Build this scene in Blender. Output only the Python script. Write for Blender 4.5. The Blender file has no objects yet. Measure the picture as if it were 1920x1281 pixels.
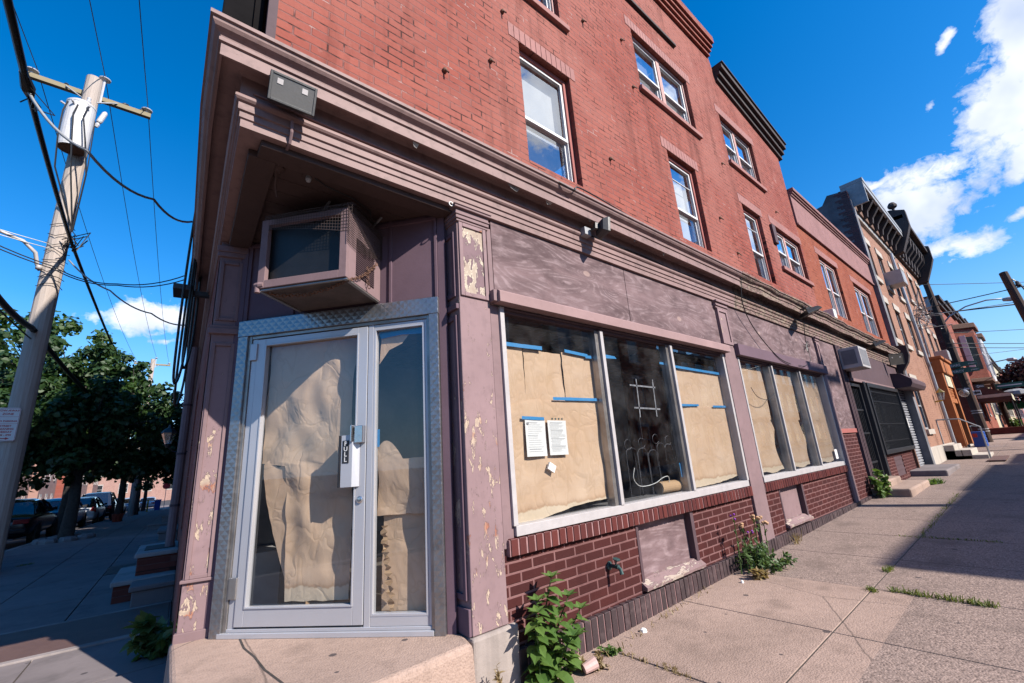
import bpy, bmesh, math, random
from mathutils import Vector, Matrix, noise
R = random.Random(7)
SC = bpy.context.scene
COL = SC.collection
# ------------------------------------------------------------------ camera, sky, sun
cd = bpy.data.cameras.new('camera'); cam = bpy.data.objects.new('camera', cd); COL.objects.link(cam)
cd.sensor_width = 36; cd.lens = 36*812/1920; cd.clip_start = .05; cd.clip_end = 3000
cam.matrix_world = Matrix(((0.769925313, -0.115915698, -0.627517779, 0), (-0.634356224, -0.245870850, -0.732898156, 0),
                           (-0.069333929, 0.962346651, -0.262834035, 0), (0, 0, 0, 1)))
SC.camera = cam
SUN = Vector((.36, -1.28, 1.0)).normalized()
sl = bpy.data.lights.new('sun', 'SUN'); so = bpy.data.objects.new('sun', sl); COL.objects.link(so)
sl.energy = 5.0; sl.angle = math.radians(.53); sl.color = (1, .93, .84)
so.rotation_euler = SUN.to_track_quat('Z', 'Y').to_euler(); so.location = (0, -20, 30)
SC.view_settings.view_transform = 'Standard'; SC.view_settings.look = 'None'
SC.view_settings.exposure = 0.95; SC.view_settings.gamma = 1
try: SC.view_settings.use_curve_mapping = False
except Exception: pass
SC.cycles.max_bounces = 6; SC.cycles.transparent_max_bounces = 16
SC.cycles.diffuse_bounces = 3; SC.cycles.glossy_bounces = 3; SC.cycles.caustics_reflective = False; SC.cycles.caustics_refractive = False

class NT:
    """small node-graph helper"""
    def __init__(s, tree): s.t = tree; s.n = tree.nodes; s.l = tree.links
    def a(s, typ, ins=None, **props):
        n = s.n.new(typ)
        for k, v in props.items(): setattr(n, k, v)
        for k, v in (ins or {}).items(): s.i(n, k, v)
        return n
    def i(s, n, k, v):
        sk = n.inputs[k]
        if isinstance(v, bpy.types.NodeSocket): s.l.new(v, sk)
        else:
            if isinstance(v, (tuple, list)) and len(v) == 3 and sk.type == 'RGBA': v = (*v, 1)
            sk.default_value = v
    def m(s, op, a, b=0.0, c=0.0, clamp=False):
        n = s.a('ShaderNodeMath', {0: a, 1: b, 2: c}, operation=op); n.use_clamp = clamp; return n.outputs[0]
    def mix(s, f, a, b, mode='MIX'):
        n = s.a('ShaderNodeMix', data_type='RGBA', blend_type=mode)
        for k, v in ((0, f), (6, a), (7, b)): s.i(n, k, v)
        return n.outputs[2]
    def ramp(s, f, stops, interp='LINEAR'):
        n = s.a('ShaderNodeValToRGB', {0: f}); e = n.color_ramp.elements; n.color_ramp.interpolation = interp
        while len(e) < len(stops): e.new(.5)
        for el, (p, c) in zip(e, stops):
            el.position = p; el.color = (c, c, c, 1) if not isinstance(c, tuple) else (*c, 1)
        return n.outputs[0]
    def obj(s): return s.a('ShaderNodeTexCoord').outputs['Object']
    def xyz(s, v):
        n = s.a('ShaderNodeSeparateXYZ', {0: v}); return n.outputs
    def vec(s, x=0.0, y=0.0, z=0.0): return s.a('ShaderNodeCombineXYZ', {0: x, 1: y, 2: z}).outputs[0]
    def scl(s, v, sc, loc=(0, 0, 0)):
        return s.a('ShaderNodeMapping', {'Vector': v, 'Scale': sc, 'Location': loc}).outputs[0]
    def noise(s, v, scale, detail=3.0, rough=.55, dist=0.0, col=False):
        n = s.a('ShaderNodeTexNoise', {'Vector': v, 'Scale': scale, 'Detail': detail, 'Roughness': rough, 'Distortion': dist})
        return n.outputs[1 if col else 0]
    def vor(s, v, scale, out=0, feature='F1', rnd=1.0):
        n = s.a('ShaderNodeTexVoronoi', {'Vector': v, 'Scale': scale, 'Randomness': rnd}, feature=feature); return n.outputs[out]
    def bump(s, h, strength=.4, dist=.01, nrm=None):
        ins = {'Height': h, 'Strength': strength, 'Distance': dist}
        if nrm is not None: ins['Normal'] = nrm
        return s.a('ShaderNodeBump', ins).outputs[0]

# sky: Nishita, graded to the deep polarised blue, with cumulus set by direction
W = bpy.data.worlds.new('World'); SC.world = W; W.use_nodes = True
w = NT(W.node_tree); w.n.clear()
sky = w.a('ShaderNodeTexSky', sky_type='NISHITA', sun_disc=False, sun_elevation=math.asin(SUN.z), sun_rotation=math.atan2(SUN.x, SUN.y), air_density=1.0, dust_density=.3, ozone_density=3.0)
D = w.a('ShaderNodeTexCoord').outputs['Generated']
skc = w.a('ShaderNodeHueSaturation', {'Color': sky.outputs[0], 'Hue': .503, 'Saturation': 1.42, 'Value': 1.95}).outputs[0]
skc = w.mix(w.ramp(w.a('ShaderNodeSeparateXYZ', {0: D}).outputs[2], [(0.0, .85), (.30, 0.0)]), skc, (3.0, 5.3, 8.6))
def dot(v): return w.a('ShaderNodeVectorMath', {0: D, 1: v}, operation='DOT_PRODUCT').outputs['Value']
warp = w.noise(D, 5.0, 5, .6); warp2 = w.noise(w.scl(D, (1, 1, 1), (7, 3, 1)), 5.0, 5, .6)
fine = w.noise(w.scl(D, (1, 1, 1.5)), 13.0, 9, .66)
dens = None
CLOUDS = [((0.899, -0.0761, 0.4313), (-0.002, 0.0594, 0.0147), (-0.0311, -0.0152, 0.0622), 0.9),
          ((0.8441, -0.1099, 0.5248), (0.0113, 0.0337, -0.0112), (-0.0351, -0.0008, 0.0563), 0.85),
          ((0.9305, -0.0696, 0.3597), (0.0028, 0.0231, -0.0027), (-0.0152, -0.0161, 0.0363), 0.75),
          ((0.9328, 0.0682, 0.354), (-0.0157, 0.1122, 0.0197), (-0.0243, -0.0479, 0.0734), 0.88),
          ((0.9608, 0.0155, 0.2766), (-0.0037, 0.0837, 0.0081), (-0.0072, -0.0142, 0.0258), 0.85),
          ((0.9178, 0.0206, 0.3965), (0.0059, 0.0295, -0.0152), (-0.0086, -0.023, 0.0211), 0.5),
          ((0.9543, -0.0505, 0.2947), (0.0018, 0.0347, 0.0001), (-0.0049, -0.0075, 0.0147), 0.65),
          ((0.8387, -0.0434, 0.5429), (-0.0143, -0.0242, 0.0202), (0.0068, -0.0036, -0.0107), 0.5),
          ((0.8753, -0.0112, 0.4834), (-0.0089, -0.0174, 0.0157), (0.0061, -0.0057, -0.0111), 0.45),
          ((0.9097, 0.0916, 0.405), (-0.0006, 0.057, -0.0116), (-0.0051, -0.0155, 0.015), 0.55),
          ((-0.0427, 0.9581, 0.2833), (-0.0713, -0.0016, -0.0054), (-0.0001, -0.0087, 0.0296), 1.0),
          ((0.0228, 0.9567, 0.2902), (0.0519, -0.0028, 0.0052), (0.0034, 0.0084, -0.0278), 0.8),
          ((0.0087, 0.9685, 0.249), (-0.0391, 0.0026, -0.0089), (0.0003, -0.0027, 0.0104), 0.5),
          ((0.5487, -0.4728, 0.6895), (-0.111, -0.1288, 0.0), (-0.0627, 0.054, 0.0869), 0.9),
          ((0.8308, -0.3403, 0.4404), (-0.0531, -0.1296, 0.0), (-0.0408, 0.0167, 0.0898), 1.0),
          ((0.7059, -0.3328, 0.6252), (-0.0426, -0.0905, 0.0), (-0.0396, 0.0187, 0.0546), 0.8),
          ((0.9324, -0.3008, 0.2005), (-0.0491, -0.1523, 0.0), (-0.0153, 0.0049, 0.0784), 0.9)]
for (c, p1, p2, k) in CLOUDS:
    C = Vector(c); M3 = Matrix((C, Vector(p1)*1.0, Vector(p2)*1.0)).transposed().inverted()
    al = dot(M3[0][:]); u = w.m('DIVIDE', dot(M3[1][:]), al); v = w.m('DIVIDE', dot(M3[2][:]), al)
    u = w.m('ADD', u, w.m('MULTIPLY', w.m('SUBTRACT', warp, .5), .6)); v = w.m('ADD', v, w.m('MULTIPLY', w.m('SUBTRACT', warp2, .5), .6))
    r = w.m('SQRT', w.m('ADD', w.m('MULTIPLY', u, u), w.m('MULTIPLY', v, v)))
    d = w.m('SUBTRACT', k, r); gt = w.m('GREATER_THAN', al, 0.05); d = w.m('SUBTRACT', w.m('MULTIPLY', d, gt), w.m('SUBTRACT', 1.0, gt))
    d = w.m('MAXIMUM', d, -1.0)
    dens = d if dens is None else w.m('MAXIMUM', dens, d)
dens = w.m('ADD', dens, w.m('MULTIPLY', w.m('SUBTRACT', w.noise(D, 48.0, 5, .6, .5), .5), 1.1))
mid = w.noise(w.scl(D, (1, 1, 1.6), (2, 5, 3)), 6.5, 4, .6, .4)
dens = w.m('ADD', dens, w.m('MULTIPLY', w.m('SUBTRACT', mid, .53), 2.0))
dens = w.m('ADD', dens, w.m('MULTIPLY', w.m('SUBTRACT', fine, .5), 1.9))
cov = w.ramp(w.m('ADD', dens, .5), [(.40, 0.0), (.60, .5), (.92, 1.0)])
shade = w.noise(w.scl(D, (1, 1, 1), (3, 1, 5)), 7.0, 4, .5)
ccol = w.mix(w.ramp(shade, [(.42, 0.0), (.66, 1.0)]), (10.5, 10.7, 11.2), (5.6, 6.5, 8.4))
fin = w.mix(w.m('MULTIPLY', cov, .93), skc, ccol)
bg = w.a('ShaderNodeBackground', {'Color': fin, 'Strength': .060})
w.l.new(bg.outputs[0], w.a('ShaderNodeOutputWorld').inputs[0])

# ------------------------------------------------------------------ geometry helpers
ORG = {}
class MB:
    def __init__(s, xf=None): s.v = []; s.f = []; s.xf = xf
    def p(s, *c):
        q = s.xf(*c) if s.xf else c
        s.v.append(Vector(q)); return len(s.v)-1
    def poly(s, pts): s.f.append([s.p(*c) for c in pts]); return s
    def box(s, a0, a1, b0, b1, c0, c1):
        i = [s.p(a, b, c) for c in (c0, c1) for b in (b0, b1) for a in (a0, a1)]
        for q in ((0, 2, 3, 1), (4, 5, 7, 6), (0, 1, 5, 4), (2, 6, 7, 3), (0, 4, 6, 2), (1, 3, 7, 5)): s.f.append([i[k] for k in q])
        return s
    def prism(s, pts, h0, h1, ax=2):
        """polygon pts (2D) extruded along axis ax from h0 to h1"""
        def put(q, h): return {0: (h, q[0], q[1]), 1: (q[0], h, q[1]), 2: (q[0], q[1], h)}[ax]
        a = [s.p(*put(q, h0)) for q in pts]; b = [s.p(*put(q, h1)) for q in pts]; n = len(pts)
        s.f.append(a[::-1]); s.f.append(b)
        for k in range(n): s.f.append([a[k], a[(k+1) % n], b[(k+1) % n], b[k]])
        return s
    def sweep(s, rings, close=False, caps=True):
        n = len(rings[0]); idx = [[s.p(*c) for c in r] for r in rings]
        for a, b in zip(idx, idx[1:]):
            for k in range(n if close else n-1): s.f.append([a[k], a[(k+1) % n], b[(k+1) % n], b[k]])
        if caps: s.f.append(idx[0][::-1]); s.f.append(idx[-1])
        return s
    def tube(s, pts, r, n=6, caps=True):
        pts = [Vector(q) for q in pts]; rings = []; rr = r if isinstance(r, (list, tuple)) else [r]*len(pts)
        up = Vector((0, 0, 1)); prev = None
        for k, q in enumerate(pts):
            t = (pts[min(k+1, len(pts)-1)]-pts[max(k-1, 0)]).normalized()
            x = t.cross(up) if prev is None else prev - t*prev.dot(t)
            if x.length < 1e-4: x = t.cross(Vector((1, 0, 0)))
            x.normalize(); prev = x; y = t.cross(x)
            rings.append([q+(x*math.cos(2*math.pi*j/n)+y*math.sin(2*math.pi*j/n))*rr[k] for j in range(n)])
        return s.sweep(rings, True, caps)
    def lathe(s, prof, c, n=16, axis=Vector((0, 0, 1))):
        """prof: (r, h) list, around axis at c"""
        ax = Vector(axis).normalized(); x = ax.orthogonal().normalized(); y = ax.cross(x); c = Vector(c)
        return s.sweep([[c+ax*h+(x*math.cos(2*math.pi*j/n)+y*math.sin(2*math.pi*j/n))*max(r, 1e-4) for j in range(n)] for r, h in prof], True, True)
    def wall(s, a0, a1, c0, c1, holes, dep, b=0.0):
        """wall face at depth b with openings (a0,a1,c0,c1); reveals go in by dep"""
        A = sorted({a0, a1, *[min(max(h[k], a0), a1) for h in holes for k in (0, 1)]}); Cc = sorted({c0, c1, *[min(max(h[k], c0), c1) for h in holes for k in (2, 3)]})
        for i in range(len(A)-1):
            for j in range(len(Cc)-1):
                am = (A[i]+A[i+1])/2; cm = (Cc[j]+Cc[j+1])/2
                if any(h[0] < am < h[1] and h[2] < cm < h[3] for h in holes): continue
                s.poly([(A[i], b, Cc[j]), (A[i+1], b, Cc[j]), (A[i+1], b, Cc[j+1]), (A[i], b, Cc[j+1])])
        for h in holes:
            x0, x1, z0, z1 = h
            for q in (((x0, z0), (x0, z1)), ((x1, z0), (x1, z1)), ((x0, z0), (x1, z0)), ((x0, z1), (x1, z1))):
                (xa, za), (xb, zb) = q
                s.poly([(xa, b, za), (xb, b, zb), (xb, b-dep, zb), (xa, b-dep, za)])
        return s
    def frame(s, a0, a1, c0, c1, w, b0, b1, wb=None, wt=None):
        wb = w if wb is None else wb; wt = w if wt is None else wt
        s.box(a0, a0+w, b0, b1, c0, c1); s.box(a1-w, a1, b0, b1, c0, c1)
        s.box(a0+w, a1-w, b0, b1, c0, c0+wb); s.box(a0+w, a1-w, b0, b1, c1-wt, c1); return s
    def build(s, name, mat, parent=None, loc=None, smooth=False, bevel=0, recalc=True):
        o = None
        org = ORG[parent.name] if parent is not None else Vector(loc if loc is not None else (0, 0, 0))
        me = bpy.data.meshes.new(name); me.from_pydata([v-org for v in s.v], [], s.f); me.update()
        if recalc:
            bm = bmesh.new(); bm.from_mesh(me); bmesh.ops.recalc_face_normals(bm, faces=bm.faces); bm.to_mesh(me); bm.free()
        for mm in (mat if isinstance(mat, list) else [mat]): me.materials.append(mm)
        if smooth:
            me.polygons.foreach_set('use_smooth', [True]*len(me.polygons))
        o = bpy.data.objects.new(name, me); COL.objects.link(o)
        if parent is not None: o.parent = parent
        else: o.location = org
        ORG[o.name] = org
        if bevel:
            b = o.modifiers.new('bevel', 'BEVEL'); b.width = bevel; b.segments = 2; b.limit_method = 'ANGLE'; b.angle_limit = .7
            b.harden_normals = False
        return o
def tag(o, label=None, cat=None, group=None, kind=None):
    if label: o['label'] = label
    if cat: o['category'] = cat
    if group: o['group'] = group
    if kind: o['kind'] = kind
    return o
def thing(name, label, cat, loc, group=None, rz=0.0):
    o = bpy.data.objects.new(name, None); COL.objects.link(o); o.location = loc; o.rotation_euler = (0, 0, rz); o.empty_display_size = .2
    ORG[o.name] = Vector(loc) if rz == 0.0 else Vector((0, 0, 0))
    return tag(o, label, cat, group)
def copy_tree(o, loc, rz=None, label=None, mats=None):
    def cp(x, par):
        c = x.copy(); COL.objects.link(c)
        if par is not None: c.parent = par
        for ch in x.children: cp(ch, c)
        return c
    c = cp(o, None); c.location = loc
    if rz is not None: c.rotation_euler = (0, 0, rz)
    if label: c['label'] = label
    return c
def text_mb(mb, s, size, xf, depth=.002, align='CENTER', weight=0.0):
    cu = bpy.data.curves.new('t', 'FONT'); cu.body = s; cu.size = size; cu.align_x = align; cu.extrude = depth; cu.offset = weight; cu.resolution_u = 2
    o = bpy.data.objects.new('t', cu); COL.objects.link(o)
    dg = bpy.context.evaluated_depsgraph_get(); me = bpy.data.meshes.new_from_object(o.evaluated_get(dg))
    k = len(mb.v)
    for v in me.vertices: mb.v.append(Vector(xf(*v.co)))
    for p in me.polygons: mb.f.append([k+i for i in p.vertices])
    bpy.data.objects.remove(o); bpy.data.curves.remove(cu); bpy.data.meshes.remove(me)
    return mb
def gz(x, y): return -1.32 + .018*min(max(x-2.6, 0), 60) - .024*min(max(y-16, 0), 80)

# ------------------------------------------------------------------ materials
def mat(name, fn, **kw):
    m = bpy.data.materials.new(name); m.use_nodes = True; t = NT(m.node_tree); t.n.clear()
    out = t.a('ShaderNodeOutputMaterial'); sh = fn(t); t.l.new(sh, out.inputs[0]); return m
def pbsdf(t, col, rough=.7, nrm=None, metal=0.0, spec=.5, **kw):
    col = tuple(k*.74 for k in col) if isinstance(col, tuple) else t.a('ShaderNodeHueSaturation', {'Color': col, 'Value': .74}).outputs[0]
    ins = {'Base Color': col, 'Roughness': rough, 'Metallic': metal, 'Specular IOR Level': spec}
    if nrm is not None: ins['Normal'] = nrm
    ins.update(kw)
    return t.a('ShaderNodeBsdfPrincipled', ins).outputs[0]
def plain(name, col, rough=.6, metal=0.0, var=.18, scale=6.0, bump=.15, spec=.5):
    def f(t):
        v = t.obj(); n = t.noise(v, scale, 5, .6); n2 = t.noise(v, scale*9, 3, .6)
        c = t.mix(t.ramp(n, [(.3, 0.0), (.7, 1.0)]), tuple(x*(1-var) for x in col), tuple(min(1, x*(1+var)) for x in col))
        r = t.m('ADD', rough-.1, t.m('MULTIPLY', n2, .2), clamp=True)
        return pbsdf(t, c, r, t.bump(n2, bump, .004), metal, spec)
    return mat(name, f)

def brick_upper(name, axis, c1, c2, cm, bw=.212, rh=.0705, ms=.0055, stain=1.0, peel=(.47, .25, .22), bstr=.55, sun_faded=.5, gapk=.85, chalk=.9):
    def f(t):
        v = t.obj(); x, y, z = t.xyz(v); a = x if axis == 'x' else y
        wob = t.m('MULTIPLY', t.m('SUBTRACT', t.noise(t.vec(a, z, 0.0), 2.3, 3, .6), .5), .012)
        bv = t.vec(a, t.m('ADD', z, wob), 0.0)
        b = t.a('ShaderNodeTexBrick', {'Vector': bv, 'Color1': c1, 'Color2': c2, 'Mortar': cm, 'Scale': 1.0, 'Mortar Size': ms, 'Mortar Smooth': .3, 'Bias': -.1, 'Brick Width': bw, 'Row Height': rh}, offset=.5)
        big = t.noise(t.vec(a, z, 0.0), .55, 5, .6); med = t.noise(t.vec(a, z, 3.0), 2.6, 6, .65); fi = t.noise(t.vec(a, z, 5.0), 38, 4, .6)
        cell = t.noise(t.vec(t.m('FLOOR', t.m('DIVIDE', a, bw)), t.m('FLOOR', t.m('DIVIDE', z, rh)), 0.0), 3.7, 0, .5)
        c = t.mix(t.ramp(cell, [(.35, 0.0), (.7, .3)]), b.outputs[0], tuple(k*.62 for k in c1))
        c = t.mix(t.m('MULTIPLY', t.ramp(big, [(.38, 0.0), (.62, 1.0)]), sun_faded), c, peel)
        c = t.mix(t.m('MULTIPLY', t.ramp(med, [(.56, 0.0), (.74, 1.0)]), .42*stain), c, tuple(k*.42 for k in c1))
        drip = t.noise(t.vec(t.m('MULTIPLY', a, 3.2), t.m('MULTIPLY', z, .35), 9.0), 1.4, 5, .6)
        c = t.mix(t.m('MULTIPLY', t.ramp(drip, [(.54, 0.0), (.74, 1.0)]), .6*stain), c, tuple(k*.33 for k in c1))
        c = t.mix(t.m('MULTIPLY', t.ramp(t.noise(t.vec(a, z, 12.0), 1.6, 6, .7), [(.64, 0.0), (.72, 1.0)]), .5), c, (.55, .32, .28))
        c = t.mix(t.m('MULTIPLY', fi, .35), c, tuple(k*.55 for k in c2))
        gap = t.noise(t.vec(a, z, 7.0), 5.5, 3, .6)
        c = t.mix(t.m('MULTIPLY', b.outputs[1], t.ramp(gap, [(.52, 0.0), (.60, gapk)])), c, (.035, .016, .014))
        c = t.mix(t.m('MULTIPLY', b.outputs[1], t.ramp(gap, [(.33, chalk), (.37, 0.0)])), c, (.50, .34, .31))
        h = t.m('SUBTRACT', t.m('MULTIPLY', fi, .35), b.outputs[1])
        h = t.m('ADD', h, t.m('MULTIPLY', cell, .5))
        return pbsdf(t, c, .85, t.bump(h, bstr, .009), spec=.15)
    return mat(name, f)
M = {}
M['brick'] = brick_upper('painted_red_brick', 'x', (.365, .098, .070), (.285, .070, .053), (.25, .12, .11), ms=.0065, bstr=.8, sun_faded=.5, stain=1.2, chalk=.6, peel=(.43, .19, .155))
M['brick_side'] = brick_upper('red_brick_side', 'y', (.36, .09, .06), (.28, .07, .05), (.33, .15, .12))
M['brick_orange'] = brick_upper('orange_brick', 'x', (.36, .095, .05), (.28, .068, .038), (.26, .12, .09), stain=.8, chalk=.5, peel=(.38, .13, .08))
M['brick_tan'] = brick_upper('tan_brick', 'x', (.40, .215, .15), (.35, .18, .128), (.38, .24, .18), stain=.45, peel=(.43, .245, .18), bstr=.3)
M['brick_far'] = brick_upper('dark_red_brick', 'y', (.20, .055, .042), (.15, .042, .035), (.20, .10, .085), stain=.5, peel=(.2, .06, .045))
M['brick_pink'] = brick_upper('pink_brick', 'y', (.46, .27, .23), (.40, .23, .19), (.46, .33, .29), stain=.3, peel=(.48, .30, .26), bstr=.3)
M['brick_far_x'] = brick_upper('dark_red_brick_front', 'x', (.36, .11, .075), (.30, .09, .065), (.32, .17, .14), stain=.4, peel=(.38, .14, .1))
M['brick_low'] = brick_upper('maroon_glazed_brick', 'x', (.085, .021, .019), (.055, .016, .016), (.30, .155, .15), bw=.2125, rh=.0672, ms=.0085, stain=.7, peel=(.075, .021, .02), bstr=.7, sun_faded=.3, gapk=.0, chalk=0.0)

def paint(name, col, wear=.25, grain='z', under=((.58, .45, .34), (.40, .16, .10)), flake=.66, dirt=.35, rough=.72, low=None):
    """old oil paint on boards: grain cracks, flakes to the layers below, dirt"""
    def f(t):
        v = t.obj()
        sc = {'z': (9, 9, .8), 'x': (.8, 9, 9), 'y': (9, .8, 9)}[grain]; sp = {'z': (2.6, 2.6, 1), 'x': (1, 2.6, 2.6), 'y': (2.6, 1, 2.6)}[grain]
        g = t.noise(t.scl(v, sc), 7.0, 5, .6); big = t.noise(v, 1.7, 5, .6); md = t.noise(v, 12, 5, .65)
        c = t.mix(t.ramp(big, [(.3, 0.0), (.7, 1.0)]), tuple(k*.86 for k in col), tuple(k*1.12 for k in col))
        c = t.mix(t.m('MULTIPLY', t.ramp(md, [(.5, 0.0), (.8, 1.0)]), dirt), c, tuple(k*.45 for k in col))
        pk = t.noise(t.scl(v, sp), 6.2, 7, .68, .4)
        if low: pk = t.m('SUBTRACT', pk, t.m('MULTIPLY', t.ramp(t.m('MULTIPLY', t.xyz(v)[2], .25), [(low[0], 0.0), (low[1], 1.0)]), low[2]))
        m1 = t.ramp(pk, [(flake, 0.0), (flake+.012, 1.0)]); m2 = t.ramp(pk, [(flake+.035, 0.0), (flake+.045, 1.0)])
        un = t.mix(t.ramp(t.noise(v, 6, 2), [(.54, 0.0), (.62, 1.0)]), under[0], under[1]); un = t.mix(t.m('MULTIPLY', m2, .7), un, (.36, .28, .23))
        m0 = t.ramp(pk, [(flake-.022, 0.0), (flake-.018, 1.0)])  # dark rim round each chip: edge shading coloured in, as an older coat
        c = t.mix(t.m('MULTIPLY', m0, .75), c, tuple(k*.5 for k in col))
        c = t.mix(m1, c, un)
        cr = t.ramp(t.noise(t.scl(v, sc), 12.0, 4, .7), [(.70, 0.0), (.76, 1.0)])
        c = t.mix(t.m('MULTIPLY', cr, wear*1.6, clamp=True), c, tuple(k*.3 for k in col))
        h = t.m('SUBTRACT', t.m('MULTIPLY', g, .35), t.m('MULTIPLY', m1, .8)); h = t.m('SUBTRACT', h, cr)
        return pbsdf(t, c, t.m('ADD', rough, t.m('MULTIPLY', m1, .3)), t.bump(h, .5, .004), spec=.22)
    return mat(name, f)
MV = (.25, .166, .172)
M['mauve'] = paint('mauve_paint', MV, .3, 'z', flake=.74)
M['mauve_x'] = paint('mauve_paint_long', (.24, .155, .158), .25, 'x', flake=.78, dirt=.4)
M['mauve_peel'] = paint('mauve_paint_flaking', (.285, .19, .198), .7, 'z', flake=.575, low=(.40, .50, .055))
M['peel_panel'] = paint('mauve_paint_peeled_to_white', (.22, .14, .155), .7, 'z', under=((.66, .58, .46), (.52, .42, .33)), flake=.50, dirt=.5)
M['mauve_pale'] = paint('pale_mauve_paint', (.345, .225, .222), .1, 'x', flake=.80, dirt=.2)
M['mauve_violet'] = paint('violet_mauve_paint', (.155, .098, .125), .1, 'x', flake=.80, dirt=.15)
M['mauve_dark'] = paint('dark_mauve_paint', (.105, .066, .076), .3, 'z', flake=.76)
M['cornice'] = paint('cornice_paint', (.285, .186, .176), .5, 'x', flake=.715, dirt=.75, rough=.6)
M['rotten'] = paint('weathered_cornice_paint', (.27, .175, .155), .9, 'x', under=((.085, .06, .05), (.17, .12, .08)), flake=.50, dirt=.9)
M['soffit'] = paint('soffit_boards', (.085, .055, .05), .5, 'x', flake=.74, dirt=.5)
M['redtrim'] = paint('faded_red_trim', (.38, .125, .11), .2, 'z', flake=.78)
M['pinktrim'] = paint('pink_trim', (.56, .33, .30), .2, 'z', flake=.78)
M['lintel'] = paint('painted_lintel', (.36, .17, .155), .3, 'x', flake=.80, dirt=.5, rough=.8)
M['band'] = paint('mauve_stucco', (.30, .155, .15), .2, 'x', flake=.79, dirt=.6, rough=.8)
M['darktrim'] = paint('blackened_cornice', (.065, .05, .05), .3, 'x', under=((.3, .27, .22), (.2, .16, .13)), flake=.70)
M['orange'] = paint('orange_timber', (.42, .15, .055), .3, 'z', under=((.5, .3, .2), (.3, .12, .06)), flake=.78)

def f(t):   # painted plywood: nested rotary grain, knots, paint rubbed pale along the grain
    v = t.obj(); x, y, z = t.xyz(v)
    fld = t.noise(t.vec(t.m('MULTIPLY', x, .42), t.m('MULTIPLY', z, 1.7), 0.0), 1.35, 2.0, .45, .25)
    kd = t.vor(t.vec(t.m('MULTIPLY', x, .75), t.m('MULTIPLY', z, 1.3), 2.0), 2.3)
    fld2 = t.m('ADD', fld, t.m('MULTIPLY', t.ramp(kd, [(.0, 1.0), (.28, 0.0)]), .16))
    gr = t.m('SINE', t.m('MULTIPLY', t.m('ADD', fld2, t.m('MULTIPLY', t.noise(v, 30, 3), .004)), 150.0))
    fib = t.noise(t.vec(t.m('MULTIPLY', x, 2.0), t.m('MULTIPLY', z, 40.0), 4.0), 2.0, 5, .6)
    pat = t.noise(t.vec(t.m('MULTIPLY', x, 1.0), t.m('MULTIPLY', z, 2.6), 7.0), 1.5, 6, .62, .5); pat2 = t.noise(t.vec(t.m('MULTIPLY', x, 1.5), t.m('MULTIPLY', z, 4.5), 1.0), 3.2, 6, .66, .3)
    c = t.mix(t.ramp(pat, [(.36, 0.0), (.64, 1.0)]), (.105, .066, .07), (.215, .142, .148))
    rub = t.m('MULTIPLY', t.ramp(pat2, [(.42, 0.0), (.66, 1.0)]), t.m('ADD', .35, t.m('MULTIPLY', t.ramp(gr, [(.1, 0.0), (.8, 1.0)]), .65)))
    c = t.mix(t.m('MULTIPLY', rub, .7), c, (.37, .275, .285))
    c = t.mix(t.m('MULTIPLY', t.ramp(fib, [(.55, 0.0), (.75, 1.0)]), .35), c, (.09, .055, .06))
    kn = t.ramp(kd, [(.07, 1.0), (.095, 0.0)]); c = t.mix(t.m('MULTIPLY', kn, .55), c, (.45, .32, .28))
    nl = t.ramp(t.vor(t.scl(v, (1, .01, 1)), 3.3, 0, 'F1', .35), [(.018, 1.0), (.022, 0.0)]); c = t.mix(t.m('MULTIPLY', nl, .8), c, (.06, .035, .03))
    return pbsdf(t, c, .8, t.bump(t.m('ADD', t.m('MULTIPLY', gr, .25), fib), .35, .002), spec=.2)
M['plywood'] = mat('painted_plywood', f)

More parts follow.
